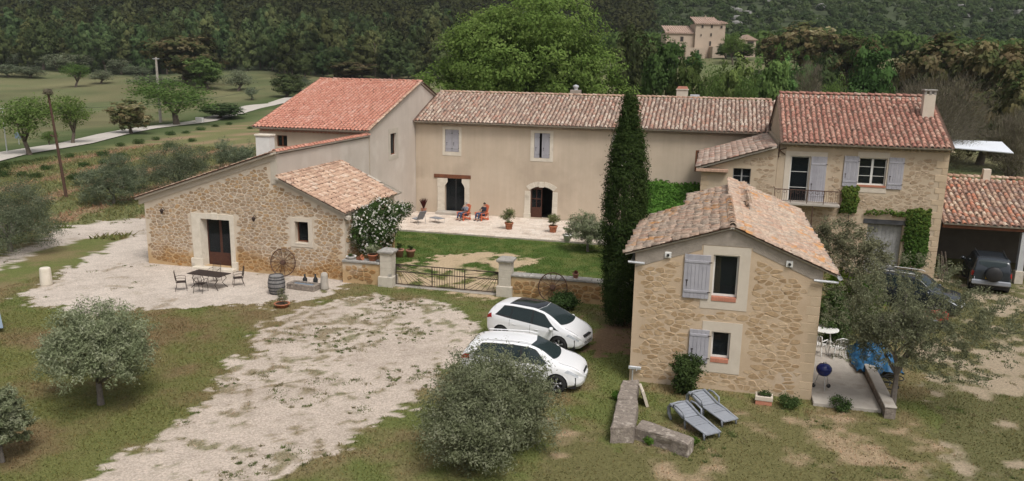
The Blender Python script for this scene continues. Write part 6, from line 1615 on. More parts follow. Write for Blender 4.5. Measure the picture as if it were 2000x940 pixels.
cr_top = [(-2.26, .55), (-2.25, .80), (-2.20, 1.02), (-2.02, 1.32), (-1.86, 1.50), (-1.55, 1.60), (-1.0, 1.655), (-.3, 1.67), (.25, 1.63), (.7, 1.48), (1.05, 1.28), (1.34, 1.12), (1.5, 1.07), (1.8, 1.0), (2.02, .90), (2.16, .78), (2.24, .60), (2.26, .42)]
base_spec = dict(L=4.52, top=cr_top, belt=[(-2.26, .95), (-2.0, 1.10), (-1.2, 1.06), (0, 1.0), (1.2, .94), (1.6, .9), (2.26, .55)],
    wid=[(-2.26, .62), (-2.2, .74), (-2.05, .82), (-1.7, .89), (-1, .92), (0, .92), (1, .915), (1.6, .89), (1.9, .82), (2.1, .70), (2.2, .58), (2.26, .44)],
    roofw=[(-2.26, .55), (-1.9, .58), (-1.2, .62), (0, .64), (.6, .62), (1.3, .72), (2.26, .7)], low=[(-2.26, .42), (-2.1, .28), (-1.5, .23), (1.5, .22), (2.1, .25), (2.26, .34)],
    arch=.40, wr=.345, axles=(-1.40, 1.33), paint=MT['white_car'], screen=(.42, 1.30), rear=(-2.16, -1.86),
    sidewin=[(lambda tt: (-1.72+.30*(tt-.54)/.24, -1.02+.06*(tt-.54)/.24), .56, .765), (lambda tt: (-.97+.06*(tt-.54)/.24, -.02+0*tt), .545, .775), (lambda tt: (.05+0*tt, 1.12-.62*(tt-.54)/.24), .545, .775)],
    head=(lambda tt: (1.62+.9*(tt-.45), 2.08-.1*(tt-.42)), .43, .56), tail=(lambda tt: (-2.20+0*tt, -1.86-.3*(tt-.45)), .42, .56), mirror=(.98, 1.04), handles=(-.75, .28), seams=[(-.02, .08, .52), (1.02, .15, .5), (-.98, .34, .52)], rails=(-1.5, .35, 1.66))
s1_ = dict(base_spec)
make_car('white_crossover_car', 'white crossover car parked nearest, partly behind the olive tree', (-6.12, 26.88, 0), 0.01, s1_)
s2_ = dict(base_spec); s2_.update(L=4.40, top=[(-2.20, .55), (-2.19, .85), (-2.13, 1.05), (-1.95, 1.36), (-1.75, 1.53), (-1.4, 1.60), (-.8, 1.64), (-.1, 1.64), (.35, 1.57), (.8, 1.40), (1.2, 1.19), (1.48, 1.05), (1.7, .97), (1.92, .87), (2.08, .74), (2.17, .58), (2.20, .40)],
    belt=[(-2.2, .95), (-1.9, 1.10), (-1.0, 1.04), (0, .98), (1.2, .90), (1.6, .86), (2.2, .52)], wid=[(x*2.2/2.26, y) for x, y in base_spec['wid']], roofw=[(x*2.2/2.26, y) for x, y in base_spec['roofw']], low=[(x*2.2/2.26, y) for x, y in base_spec['low']],
    axles=(-1.36, 1.28), screen=(.30, 1.42), roofglass=(-1.15, .28), rear=(-2.09, -1.78), rails=None,
    sidewin=[(lambda tt: (-1.66+.34*(tt-.54)/.24, -.98+.05*(tt-.54)/.24), .57, .765), (lambda tt: (-.94+.05*(tt-.54)/.24, .0+0*tt), .545, .775), (lambda tt: (.06+0*tt, 1.22-.72*(tt-.54)/.24), .545, .775)], mirror=(1.0, 1.0))
make_car('white_glass_roof_car', 'white car with black glass roof parked behind the other white car', (-6.5, 31.25, 0), math.radians(-15), s2_)
s3_ = dict(base_spec); s3_.update(L=4.1, paint=MT['dark_car'], top=[(-2.05, .6), (-2.04, 1.0), (-2.0, 1.25), (-1.9, 1.55), (-1.7, 1.66), (-1.2, 1.69), (-.4, 1.69), (.1, 1.65), (.55, 1.40), (.85, 1.16), (1.0, 1.08), (1.5, 1.02), (1.85, .92), (2.0, .78), (2.05, .5)],
    belt=[(-2.05, 1.02), (0, 1.02), (1.0, .98), (1.6, .9), (2.05, .6)], wid=[(-2.05, .74), (-1.95, .82), (-1.6, .87), (0, .88), (1.4, .87), (1.8, .8), (2.05, .6)], roofw=[(-2.05, .66), (0, .66), (1, .72), (2.05, .7)], low=[(-2.05, .40), (-1.7, .32), (1.5, .30), (2.05, .4)],
    axles=(-1.28, 1.22), wr=.36, arch=.42, screen=(.16, .92), rear=(-2.02, -1.86), head=(lambda tt: (1.62+0*tt, 1.95+0*tt), .43, .53), tail=(lambda tt: (-2.02+0*tt, -1.82+0*tt), .36, .54), rplate=MT['plate_y'],
    sidewin=[(lambda tt: (-1.72+.1*(tt-.54)/.24, -1.1+0*tt), .55, .77), (lambda tt: (-1.04+0*tt, -.12+0*tt), .545, .775), (lambda tt: (-.05+0*tt, .80-.52*(tt-.54)/.24), .545, .775)], mirror=(.72, 1.08), handles=(-.8, .2), seams=[(-.08, .08, .52), (.82, .2, .5)], rails=(-1.5, 0, 1.7), railm=MT['black_plastic'])
suv = make_car('dark_suv', 'dark four-wheel drive with rear spare wheel backed out of the carport', (15.02, 47.75, 0), math.radians(80), s3_)
suv.scale = (1.12, 1.12, 1.12)
mb = MB(); mb.lathe([(.05, -.24), (.30, -.24), (.35, -.19), (.35, -.03), (.2, 0)], (-2.05, -.05, .98), 24, 'X'); mb.build('spare_wheel_cover', MT['black_plastic'], suv, True)
mb = MB(); mb.bbox(-2.14, -1.98, -.80, .80, .44, .66, .04); mb.build('rear_bumper', MT['grey_plastic'], suv)
s4_ = dict(s3_); s4_.update(paint=MT['dark_car'], rails=(-1.6, .1, 1.74), railm=MT['white_plastic'], rplate=MT['plate_w'])
make_car('dark_car', 'dark car with white roof bars hidden behind the sparse tree', (10.2, 41.6, 0), math.radians(-28), s4_)

# ------------------------------------------------------------------ garden things
def pot(mb_t, r, h, m, rim=True):
    prof = [(r*.62, 0), (r*.70, h*.02), (r*.92, h*.78), (r*1.04, h*.8), (r*1.06, h), (r*.90, h), (r*.86, h*.86)]
    MB().lathe(prof, (0, 0, 0), 20, cap=False).build('pot', m, mb_t, True)
    MB().lathe([(r*.88, h*.86), (.01, h*.9)], (0, 0, 0), 16, cap=False).build('soil', MT['soil'], mb_t)
def potted(label, loc, r, h, ph, pw, m, seed, leaf=.05, mp='terracotta', nc=60, name='potted_plant', up=.3, aspect=.4):
    t = thing(name, label, 'potted plant', loc, seed); pot(t, r, h, MT[mp])
    lob = [(x, y, z+h, a, b, c) for (x, y, z, a, b, c) in blob_lobes(seed, 6, pw, 0, ph, .8, .32)]
    limbs((0, 0, h*.85), [l[:3] for l in lob[:6]], .012, seed, split=ph*.1).build('stem', MT['bark'], t)
    link('foliage', crown_mesh('foliage', MT[m], lob, nc, 26, max(.03, pw*.06), leaf, aspect, seed, up=up), t)
zp = .125
potted('terracotta pot with pale leafy plant left of the arched door', (*G(994, 448, zp).xy, zp), .30, .50, .95, 1.25, 'potleaf', 3)
potted('terracotta pot with leafy plant in front of the arched door', (*G(1080, 454, zp).xy, zp), .30, .48, .85, 1.1, 'potleaf', 4)
potted('terracotta pot with grey green plant on the wall left of gate', (OY(728, 505, 37.5).x, 37.5, 1.25), .26, .34, .5, .8, 'olive', 6, .04)
potted('low white bowl with a small plant on the wall by the barn', (OY(686, 505, 37.5).x, 37.5, 1.25), .26, .16, .12, .35, 'bushgreen', 7, .03, 'white_plastic', 12)
potted('tiny terracotta pot on the garden wall near the cypress', (OY(1124, 548, 37.55).x, 37.55, 1.18), .15, .24, .15, .2, 'redleaf', 8, .03, 'terra_pale', 10)
potted('flat terracotta bowl with a twiggy plant in front of the barrel', G(551, 600), .36, .2, .75, .75, 'almond', 9, .035, 'terracotta', 26)
t = thing('brick_planter', 'square brick planter with a small plant against the cottage', 'planter', G(1491, 788), -.05)
MB().bbox(-.27, .27, -.2, .2, 0, .16, .012).build('brick_base', MT['sill_tile'], t); MB().bbox(-.29, .29, -.22, .22, .162, .32, .015).build('stone_box', MT['surround'], t); MB().box(-.22, .22, -.15, .15, .3, .33).build('soil', MT['soil'], t)
link('foliage', crown_mesh('foliage', MT['bushgreen'], [(0, 0, .36, .2, .14, .1)], 14, 24, .05, .03, .5, 3), t)
p = OX(783, 475, -17.15); potted('terracotta pot on the lawn edge nearest the rose', (p.x, p.y+1.5, 0), .28, .45, .3, .4, 'rosegreen', 12, .04, 'terra_pale', 14)
p = G(780, 502); potted('terracotta pot beside the gate pillar under the rose', (p.x, p.y, 0), .28, .48, .35, .45, 'rosegreen', 13, .04, 'terra_pale', 16)
potted('pale stone pot at the right end of the patio', (*G(1108, 470, zp).xy, zp), .3, .42, .5, .7, 'olive', 15, .04, 'white_plastic', 24)
t = thing('red_leaf_plant', 'spiky red plant in a pot on a metal stand by the corner', 'potted plant', (-21.3, 57.2, zp)); pot(t, .22, .38, MT['terra_pale'])
mb = MB()
for k in range(34):
    a = k*2.4; s = .12+.3*((k*37 % 10)/10); mb.tube([(0, 0, .35), (math.cos(a)*s*.5, math.sin(a)*s*.5, .75), (math.cos(a)*s, math.sin(a)*s, 1.25-.5*s)], [.025, .03, .004], 4)
mb.build('leaves', MT['redleaf'], t)
p = OY(703, 506, 37.5); mb = MB(); mb.M = Matrix.Translation((p.x, 37.45, 1.33)) @ Matrix.Rotation(1.3, 4, 'Y') @ Matrix.Rotation(.5, 4, 'Z'); mb.lathe([(.08, 0), (.14, .28), (.16, .28), (.16, .34), (.13, .34), (.07, .05)], (0, 0, -.15), 14); props(mb.build('tipped_pot', MT['terracotta'], None, True), 'small terracotta pot lying on its side on the wall', 'pot')
# garden table and chairs on the gravel
t = thing('garden_table', 'dark rectangular iron table on the white gravel', 'table', (-24.36, 34.33, 0), math.radians(-5))
MB().bbox(-1.0, 1.0, -.45, .45, .71, .745, .01).build('table_top', MT['iron'], t)
for sx in (-1, 1):
    for sy in (-1, 1): MB().tube([(sx*.62, sy*.30, .71), (sx*.78, sy*.34, .5), (sx*.55, sy*.28, .25), (sx*.82, sy*.38, .0)], .018, 6).build('leg', MT['iron'], t)
def iron_chair(label, loc, rz):
    t = thing('iron_chair', label, 'chair', loc, rz)
    MB().bbox(-.22, .22, -.22, .22, .43, .45, .006).build('seat', MT['iron'], t)
    mb = MB(); mb.tube([(-.21, .22, .44), (-.22, .28, .75), (-.20, .31, 1.0), (.20, .31, 1.0), (.22, .28, .75), (.21, .22, .44)], .014, 6)
    for k in range(1, 6): x = -.21+.42*k/6; mb.tube([(x, .23, .52), (x, .305, .97)], .006, 4)
    for k in range(1, 6): z = .55+.42*k/6; mb.tube([(-.21, .24+.06*k/6, z), (.21, .24+.06*k/6, z)], .006, 4)
    mb.build('backrest', MT['iron'], t)
    for s in (-1, 1):
        MB().tube([(s*.2, .2, .44), (s*.24, .22, .25), (s*.23, .30, 0)], .012, 5).build('leg', MT['iron'], t); MB().tube([(s*.2, -.2, .44), (s*.25, -.22, .25), (s*.23, -.26, 0)], .012, 5).build('leg', MT['iron'], t)
        MB().tube([(s*.22, .27, .68), (s*.27, .0, .70), (s*.27, -.20, .66), (s*.22, -.2, .45)], .013, 5).build('armrest', MT['iron'], t)
    return t
iron_chair('scrolled iron chair at the left end of the garden table', (-25.35, 33.45, 0), math.radians(125))
iron_chair('scrolled iron chair in front of the garden table', (-24.25, 33.45, 0), math.radians(185))
iron_chair('scrolled iron chair at the right end of the garden table', (-23.15, 35.0, 0), math.radians(-50))
iron_chair('scrolled iron chair behind the garden table near the door', (-24.75, 35.35, 0), math.radians(5))
# barrel
loc = G(541, 573); t = thing('wine_barrel', 'weathered grey wooden barrel standing at the gravel edge', 'barrel', loc); n = 18
prof = [(.33, 0), (.37, .12), (.415, .35), (.425, .47), (.415, .6), (.37, .83), (.33, .95)]
for k in range(n):
    a0, a1 = 2*math.pi*k/n+.012, 2*math.pi*(k+1)/n-.012; vs = []; fs = []
    for (r_, z) in prof: vs += [(r_*math.cos(a0), r_*math.sin(a0), z), (r_*1.008*math.cos((a0+a1)/2), r_*1.008*math.sin((a0+a1)/2), z), (r_*math.cos(a1), r_*math.sin(a1), z)]
    for i in range(len(prof)-1): fs += [(i*3, i*3+1, i*3+4, i*3+3), (i*3+1, i*3+2, i*3+5, i*3+4)]
    MB().add(vs, fs).build('stave', MT['barrel_wood'], t)
MB().lathe([(.325, .90), (.01, .905)], (0, 0, 0), 24, cap=False).build('head', MT['barrel_wood'], t)
for (z, r_) in ((.06, .358), (.2, .392), (.36, .424), (.58, .424), (.75, .394), (.88, .362)): MB().lathe([(r_-.006, z-.025), (r_+.003, z-.025), (r_+.003, z+.025), (r_-.006, z+.025)], (0, 0, 0), 28, cap=False).build('hoop', MT['hoop'], t, True)
# old iron wheels leaning on walls
def cartwheel(label, c, R, tilt, ns=14):
    t = thing('cart_wheel', label, 'wheel', c); t.rotation_euler = (tilt, 0, 0)
    MB().ring((0, 0, R), R-.03, .028, 'Y', 40, 6).build('rim', MT['rust'], t, True)
    MB().lathe([(.10, -.10), (.13, -.08), (.13, .08), (.10, .10)], (0, 0, R), 14, 'Y').build('hub', MT['rust'], t)
    for k in range(ns):
        a = 2*math.pi*k/ns; MB().tube([(.1*math.cos(a), 0, R+.1*math.sin(a)), ((R-.04)*math.cos(a), 0, R+(R-.04)*math.sin(a))], .014, 5).build('spoke', MT['rust'], t)
cartwheel('rusty spoked cart wheel leaning on the barn wall', (-22.0, 37.35, 0), .76, -.17)
cartwheel('rusty spoked cart wheel leaning on the garden wall behind the cars', (-7.15, 37.0, 0), .74, -.2)
# trough and oddments under the barn window
loc = G(594, 564); t = thing('stone_trough', 'low stone trough with dark water beside the barrel', 'trough', loc, math.radians(-6)); mb = MB()
mb.bbox(-.82, .82, -.34, -.22, 0, .30, .02); mb.bbox(-.82, .82, .22, .34, 0, .30, .02); mb.bbox(-.82, -.62, -.22, .22, 0, .30, .02); mb.bbox(.62, .82, -.22, .22, 0, .30, .02); mb.bbox(-.62, .62, -.22, .22, 0, .08, .01); mb.build('basin', MT['weather'], t)
MB().box(-.62, .62, -.22, .22, .21, .22).build('water', MT['panel'], t)
for k, (dx, h, m_, lab) in enumerate(((-.35, .55, 'black_plastic', 'left black bottle-shaped pot behind the trough'), (.25, .6, 'black_plastic', 'middle dark pot behind the trough'), (.72, .5, 'mesh_grey', 'bluish pot behind the right end of trough'))):
    props(MB().lathe([(.09, 0), (.12, .1), (.12, h*.55), (.05, h*.75), (.045, h)], (loc.x+dx, loc.y+.75, 0), 12).build('garden_jar', MT[m_], None, True), lab, 'jar')
p = G(634, 566); props(MB().lathe([(.20, 0), (.21, .1), (.18, .7), (.17, .84), (.1, .9)], p, 14).build('stone_post', MT['concrete'], None, True), 'short rounded stone post right of the trough', 'post')
p = G(91, 557); props(MB().lathe([(.30, -.05), (.29, .1), (.26, .82), (.24, .9), (.2, .92)], p, 18).build('stone_bollard', MT['dressed'], None, True), 'pale round stone bollard at the left end of gravel', 'bollard')
# barn lamps
for (px, py) in ((319, 409), (498, 424)):
    p = OY(px, py, 37.55); mb = MB(); mb.tube([(p.x, 37.68, p.z-.05), (p.x, 37.5, p.z+.12), (p.x, 37.4, p.z+.05)], .014, 5); l_ = mb.build('wall_lamp', MT['iron'], barn, world=True)
    MB().lathe([(.05, -.22), (.10, -.05), (.12, -.03), (.02, .06)], (p.x, 37.4, p.z), 8).build('lantern', MT['iron'], l_)
mb = MB(); a = OY(502, 292, 43.5); b = OY(527, 263, 43.5); mb.bbox(a.x, b.x, 43.4, 44.0, 4.6, b.z-.12, .02); c_ = mb.build('chimney', MT['white_paint'], barn, world=True); mb = MB(); mb.bbox(a.x-.06, b.x+.06, 43.34, 44.06, b.z-.12, b.z, .02); mb.build('chimney_cap', MT['dressed'], c_)
# --- plastic sun loungers
def lounger(label, head, foot, m='grey_plastic'):
    head, foot = Vector(head), Vector(foot); d = foot-head; t = thing('sun_lounger', label, 'sun lounger', (*head, 0), math.atan2(d.y, d.x)); L_ = d.length; mt_ = MT[m]; t.scale = (.93, .86, .88)
    def sheet(x0, z0, x1, z1, w=.34, th=.04): return MB().add([(x0, -w, z0), (x1, -w, z1), (x1, w, z1), (x0, w, z0), (x0, -w, z0-th), (x1, -w, z1-th), (x1, w, z1-th), (x0, w, z0-th)], [(0, 1, 2, 3), (7, 6, 5, 4), (0, 4, 5, 1), (1, 5, 6, 2), (2, 6, 7, 3), (3, 7, 4, 0)])
    for k in range(5): x0 = .06+k*.135; sheet(x0, .60-.046*k, x0+.12, .60-.046*(k+.9)).build('back_slat', mt_, t)
    for k in range(4): x0 = .76+k*.14; sheet(x0, .36-.005*k, x0+.127, .355-.005*k).build('seat_slat', mt_, t)
    sheet(1.33, .33, L_-.02, .26, .29).build('leg_rest', mt_, t)
    for s in (-1, 1):
        MB().tube([(.10, s*.36, .02), (-.04, s*.36, .22), (-.06, s*.36, .46), (.06, s*.37, .62), (.3, s*.38, .56), (.75, s*.38, .40), (1.3, s*.36, .33), (L_, s*.31, .25)], [.05, .07, .07, .06, .05, .05, .045, .04], 8).build('side_rail', mt_, t, True)
        MB().tube([(.22, s*.40, .55), (.26, s*.42, .70), (.48, s*.43, .71), (.80, s*.42, .62), (.86, s*.40, .38)], .036, 6).build('armrest', mt_, t, True)
        for x in (.82, L_-.12): MB().tube([(x, s*.33, .36 if x < 1 else .26), (x+.02, s*.34, 0)], [.05, .035], 6).build('leg', mt_, t, True)
    MB().tube([(.02, -.34, .60), (.0, 0, .62), (.02, .34, .60)], .04, 6).build('head_rail', mt_, t, True)
lounger('grey plastic sun lounger nearest the camera', (-.55, 25.2), (.72, 23.72)); lounger('grey plastic sun lounger closer to the cottage wall', (0, 26.35), (1.26, 24.88))
# --- patio seating
t = thing('sling_chair', 'grey metal lounge chair on the patio by the rose', 'lounge chair', (-20.3, 53.3, zp), math.radians(-120))
mb = MB(); mb.add([(-.3, -.35, .36), (.3, -.35, .36), (.3, .2, .3), (-.3, .2, .3), (-.3, -.35, .33), (.3, -.35, .33), (.3, .2, .27), (-.3, .2, .27)], [(0, 1, 2, 3), (7, 6, 5, 4), (0, 4, 5, 1), (2, 6, 7, 3), (1, 5, 6, 2), (3, 7, 4, 0)]); mb.build('seat', MT['mesh_grey'], t)
mb = MB(); mb.add([(-.3, .2, .3), (.3, .2, .3), (.3, .62, .95), (-.3, .62, .95), (-.3, .23, .28), (.3, .23, .28), (.3, .65, .93), (-.3, .65, .93)], [(0, 1, 2, 3), (7, 6, 5, 4), (0, 4, 5, 1), (2, 6, 7, 3), (1, 5, 6, 2), (3, 7, 4, 0)]); mb.build('backrest', MT['mesh_grey'], t)
for s in (-1, 1): MB().tube([(s*.33, -.4, 0), (s*.33, -.38, .5), (s*.33, .4, .55), (s*.33, .5, 0)], .018, 5).build('side_frame', MT['steel'], t)
t = thing('foot_stool', 'grey metal footstool beside the lounge chair', 'stool', (-19.0, 53.9, zp), math.radians(-115))
MB().bbox(-.3, .3, -.55, .45, .33, .36, .01).build('seat', MT['mesh_grey'], t)
for s in (-1, 1): MB().tube([(s*.28, -.5, 0), (s*.28, -.5, .33), (s*.28, .4, .33), (s*.28, .4, 0)], .015, 5).build('leg_frame', MT['steel'], t)
def adirondack(label, loc, rz):
    t = thing('adirondack_chair', label, 'chair', loc, rz); mt_ = MT['orange_plastic']
    for k in range(5): y = -.36+k*.115; MB().bbox(-.27, .27, y, y+.10, .36-.022*k, .385-.022*k, .006).build('seat_slat', mt_, t)
    for k in range(5):
        x = -.25+k*.104; h = .98+(.10, .15, .17, .15, .10)[k]; mb = MB(); mb.add([(x, .2, .26), (x+.095, .2, .26), (x+.095+.012*(k-2), .48, h), (x+.012*(k-2), .48, h), (x, .225, .25), (x+.095, .225, .25), (x+.095+.012*(k-2), .505, h-.01), (x+.012*(k-2), .505, h-.01)], [(0, 1, 2, 3), (7, 6, 5, 4), (0, 4, 5, 1), (1, 5, 6, 2), (2, 6, 7, 3), (3, 7, 4, 0)]); mb.build('back_slat', mt_, t)
    for s in (-1, 1):
        MB().bbox(s*.36-.07, s*.36+.07, -.42, .36, .56, .585, .008).build('armrest', mt_, t)
        MB().bbox(s*.31-.015, s*.31+.015, -.40, -.28, 0, .56, .006).build('leg', mt_, t)
        mb = MB(); mb.prism([(-.38, .30), (-.38, .38), (.45, .12), (.45, 0), (.32, 0)], s*.285-.013, s*.285+.013, 'X'); mb.build('side_rail', mt_, t)
        MB().bbox(s*.32-.015, s*.32+.015, .28, .36, .1, .56, .006).build('rear_post', mt_, t)
ch1 = (-17.55, 55.6, zp); ch2 = (-16.25, 55.9, zp); r1_, r2_ = math.radians(-28), math.radians(-30)
adirondack('orange slatted garden chair under the person in grey', ch1, r1_); adirondack('orange slatted garden chair under the person in dark jacket', ch2, r2_)
def skin_obj(name, verts, edges, m, parent, sub=1, root=0):
    me = bpy.data.meshes.new(name); me.from_pydata([v[:3] for v in verts], edges, []); me.materials.append(m); o = link(name, me, parent)
    o.modifiers.new('skin', 'SKIN').use_smooth_shade = True; s = o.modifiers.new('sub', 'SUBSURF'); s.levels = s.render_levels = sub
    for i, v in enumerate(verts):
        r_ = v[3] if isinstance(v[3], tuple) else (v[3], v[3]); me.skin_vertices[0].data[i].radius = r_; me.skin_vertices[0].data[i].use_root = i == root
    return o
def person(label, loc, rz, top_m, leg_m, hair_m, handL, handR, sleeve=True):
    t = thing('person', label, 'person', loc, rz)
    J = dict(pel=(0, .06, .44), spi=(0, .16, .62), che=(0, .25, .84), nek=(0, .285, 1.00), hd0=(0, .26, 1.09), hd1=(0, .25, 1.17), hd2=(0, .26, 1.24))
    V = [(*J['pel'], .13), (*J['spi'], (.145, .11)), (*J['che'], (.165, .11)), (*J['nek'], .055), (*J['hd0'], (.062, .07)), (*J['hd1'], (.078, .095)), (*J['hd2'], (.06, .075))]; Ed = [(0, 1), (1, 2), (2, 3), (3, 4), (4, 5), (5, 6)]
    shirt = [v for v in V[:3]]+[(0, .272, .955, .07)]; sE = [(0, 1), (1, 2), (2, 3)]; trou = [(*J['pel'], .145)]; tE = []
    for s, hp in ((-1, handR), (1, handL)):
        sh, el, wr = (s*.18, .25, .92), (s*.27, .05, .70), hp
        b = len(V); d = (Vector(wr)-Vector(el)).normalized(); V += [(*sh, .06), (*el, .042), (*wr, .028), (*(Vector(wr)+d*.045), (.036, .016))]; Ed += [(2, b), (b, b+1), (b+1, b+2), (b+2, b+3)]
        pal = Vector(wr)+d*.06; side = Vector((1, 0, 0)) if abs(d.x) < .8 else Vector((0, 1, 0)); curl = d.cross(side).normalized()
        for f in range(4):
            L_ = (.062, .072, .068, .052)[f]; o0 = pal+side*(f-1.5)*.017; k = len(V); V += [(*o0, .0085), (*(o0+d*L_*.5+curl*.008), .008), (*(o0+d*L_*.8+curl*.03), .007)]; Ed += [(b+3, k), (k, k+1), (k+1, k+2)]
        k = len(V); o0 = Vector(wr)+d*.03-side*s*.03; V += [(*o0, .010), (*(o0+d*.03-side*s*.02+curl*.012), .009)]; Ed += [(b+3, k), (k, k+1)]
        c = len(shirt); w_ = Vector(wr).lerp(Vector(el), .12); shirt += [(*sh, .075), (*el, .056), (*w_, .040)]; sE += [(2, c), (c, c+1), (c+1, c+2)]
        hip, kn, an, to = (s*.09, .02, .44), (s*.14, -.40, .55), (s*.15, -.52, .12), (s*.17, -.68, .05)
        b = len(V); V += [(*hip, .085), (*kn, .055), (*an, .036), (*to, .03)]; Ed += [(0, b), (b, b+1), (b+1, b+2), (b+2, b+3)]
        c = len(trou); trou += [(*hip, .10), (*kn, .070), (*(Vector(an)+Vector((0, 0, .03))), .055)]; tE += [(0, c), (c, c+1), (c+1, c+2)]
        skin_obj('shoe', [(an[0], an[1]+.04, .06, (.05, .05)), (an[0]+s*.01, an[1]-.07, .05, (.048, .042)), (to[0], to[1], .045, (.045, .035))], [(0, 1), (1, 2)], MT['shoe'], t)
    skin_obj('body', V, Ed, MT['skin'], t); skin_obj('top', shirt, sE, top_m, t, root=1); skin_obj('trousers', trou, tE, leg_m, t)
    hc = Vector(J['hd1']); mb = MB(); mb.M = Matrix.Translation(hc+Vector((0, .012, .035))) @ Matrix.Diagonal((.086, .105, .10, 1)); mb.lathe([(1.0, -.35), (1.03, 0), (.9, .45), (.6, .8), (.02, 1.0)], (0, 0, 0), 14, cap=False)
    mb.v = [(x, max(y, hc.y-.06), z) if z < hc.z+.03 else (x, y, z) for x, y, z in mb.v]; mb.build('hair', hair_m, t, True)
    mb = MB(); mb.lathe([(.006, -.022), (.014, 0), (.006, .022)], (0, hc.y-.098, hc.z-.005), 6); mb.build('nose', MT['skin'], t)
    for s in (-1, 1):
        MB().lathe([(.002, -.008), (.009, 0), (.002, .008)], (s*.032, hc.y-.088, hc.z+.018), 8, 'Y').build('eye', MT['black_plastic'], t)
        MB().lathe([(.01, -.02), (.016, 0), (.01, .02)], (s*.082, hc.y+.01, hc.z), 6).build('ear', MT['skin'], t)
    MB().bbox(-.024, .024, hc.y-.092, hc.y-.08, hc.z-.052, hc.z-.044, .003).build('mouth', MT['terra_pale'], t)
person('person in a grey top and jeans seated left, hands raised to mouth', ch1, r1_, MT['grey_knit'], MT['jeans'], MT['hair_grey'], (.06, .0, 1.0), (-.07, .0, .98))
person('person in a dark jacket and jeans seated right, hands before chest', ch2, r2_, MT['navy'], MT['jeans'], MT['hair_dark'], (.05, -.08, .82), (-.05, -.08, .80))
# --- terrace of the cottage
t = thing('kettle_barbecue', 'blue kettle barbecue on three legs by the cottage corner', 'barbecue', (4.38, 28.85, .13), .3)
MB().lathe([(.02, .50), (.16, .54), (.25, .66), (.27, .74)], (0, 0, 0), 20, cap=False).build('bowl', MT['blue_enamel'], t, True); MB().lathe([(.275, .74), (.26, .83), (.18, .93), (.03, .975)], (0, 0, 0), 20).build('lid', MT['blue_enamel'], t, True); MB().tube([(-.05, 0, .97), (-.05, 0, 1.02), (.05, 0, 1.02), (.05, 0, .97)], .012, 5).build('handle', MT['black_plastic'], t)
for k in range(3): a = k*2.094+.4; MB().tube([(.15*math.cos(a), .15*math.sin(a), .60), (.30*math.cos(a), .30*math.sin(a), .03)], .012, 5).build('leg', MT['steel'], t)
for k in range(2): a = k*2.094+.4; MB().lathe([(.03, -.02), (.075, -.02), (.075, .02), (.03, .02)], (.31*math.cos(a), .31*math.sin(a), .075), 14, 'Y').build('wheel', MT['black_plastic'], t)
def plastic_chair(label, loc, rz):
    t = thing('plastic_chair', label, 'chair', loc, rz); m_ = MT['white_plastic']
    MB().bbox(-.23, .23, -.23, .23, .41, .44, .012).build('seat', m_, t)
    for k in range(5): x = -.2+k*.085; mb = MB(); mb.tube([(x, .22, .44), (x*1.05, .30, .85)], .02, 5); mb.build('back_slat', m_, t)
    MB().tube([(-.24, .22, .44), (-.25, .31, .84), (0, .33, .90), (.25, .31, .84), (.24, .22, .44)], .022, 6).build('back_frame', m_, t, True)
    for s in (-1, 1):
        MB().tube([(s*.25, .28, .64), (s*.29, .0, .65), (s*.27, -.22, .62), (s*.24, -.22, .44)], .022, 6).build('armrest', m_, t, True)
        for y in (-.2, .2): MB().tube([(s*.21, y, .42), (s*.26, y*1.25, 0)], [.032, .022], 6).build('leg', m_, t)
plastic_chair('white plastic chair nearest the cottage wall on the terrace', (4.65, 32.7, .13), math.radians(150)); plastic_chair('white plastic chair right of the first one on the terrace', (5.35, 32.5, .13), math.radians(200)); plastic_chair('white plastic chair at the back of the terrace', (5.0, 35.2, .13), math.radians(10))
t = thing('plastic_table', 'round white garden table on the cottage terrace', 'table', (5.0, 33.9, .13)); MB().lathe([(.55, .69), (.57, .70), (.57, .72), (.54, .73)], (0, 0, 0), 24).build('table_top', MT['white_plastic'], t)
for k in range(4): a = k*1.571+.7; MB().tube([(.3*math.cos(a), .3*math.sin(a), .69), (.42*math.cos(a), .42*math.sin(a), 0)], .025, 6).build('leg', MT['white_plastic'], t)
t = thing('tarp_heap', 'crumpled bright blue tarpaulin over a heap beside the terrace', 'tarpaulin', (6.65, 32.2, 0)); n = 34; V = []; F = []
for j in range(n):
    for i in range(n):
        u, v = i/(n-1)*2-1, j/(n-1)*2-1; d = max(abs(u), abs(v))**1.5; z = (1.0-.75*d)*(.75+.5*float(fbm(u*2.3+5, v*2.3, 7)))+.18*(float(vnoise(u*7+9, v*7, 3))-.5); V.append((u*.85+.1*(float(vnoise(u*5, v*5, 1))-.5), v*1.35+.1*(float(vnoise(u*5+4, v*5, 2))-.5), max(z, .05)))
for j in range(n-1):
    for i in range(n-1): F.append((j*n+i, j*n+i+1, (j+1)*n+i+1, (j+1)*n+i))
link('sheet', mesh_np('sheet', V, F, MT['blue_tarp']), t)
t = thing('bicycle', 'dark bicycle lying by the kerb under the sparse tree', 'bicycle', (6.9, 30.0, .15), 1.2)
for x in (-.5, .5): MB().ring((x, 0, .05+.12*abs(x)), .32, .02, 'Z', 26, 5).build('wheel', MT['tyre'], t)
MB().tube([(-.5, 0, .11), (-.1, .0, .12), (.35, .35, .13), (-.2, .4, .13), (-.1, 0, .12)], .018, 6).build('frame', MT['dark_car'], t); MB().tube([(.5, 0, .11), (.35, .4, .14), (.5, .5, .15), (.2, .52, .15)], .014, 5).build('handlebar', MT['black_plastic'], t); MB().bbox(-.32, -.1, .42, .52, .11, .17, .02).build('saddle', MT['black_plastic'], t)
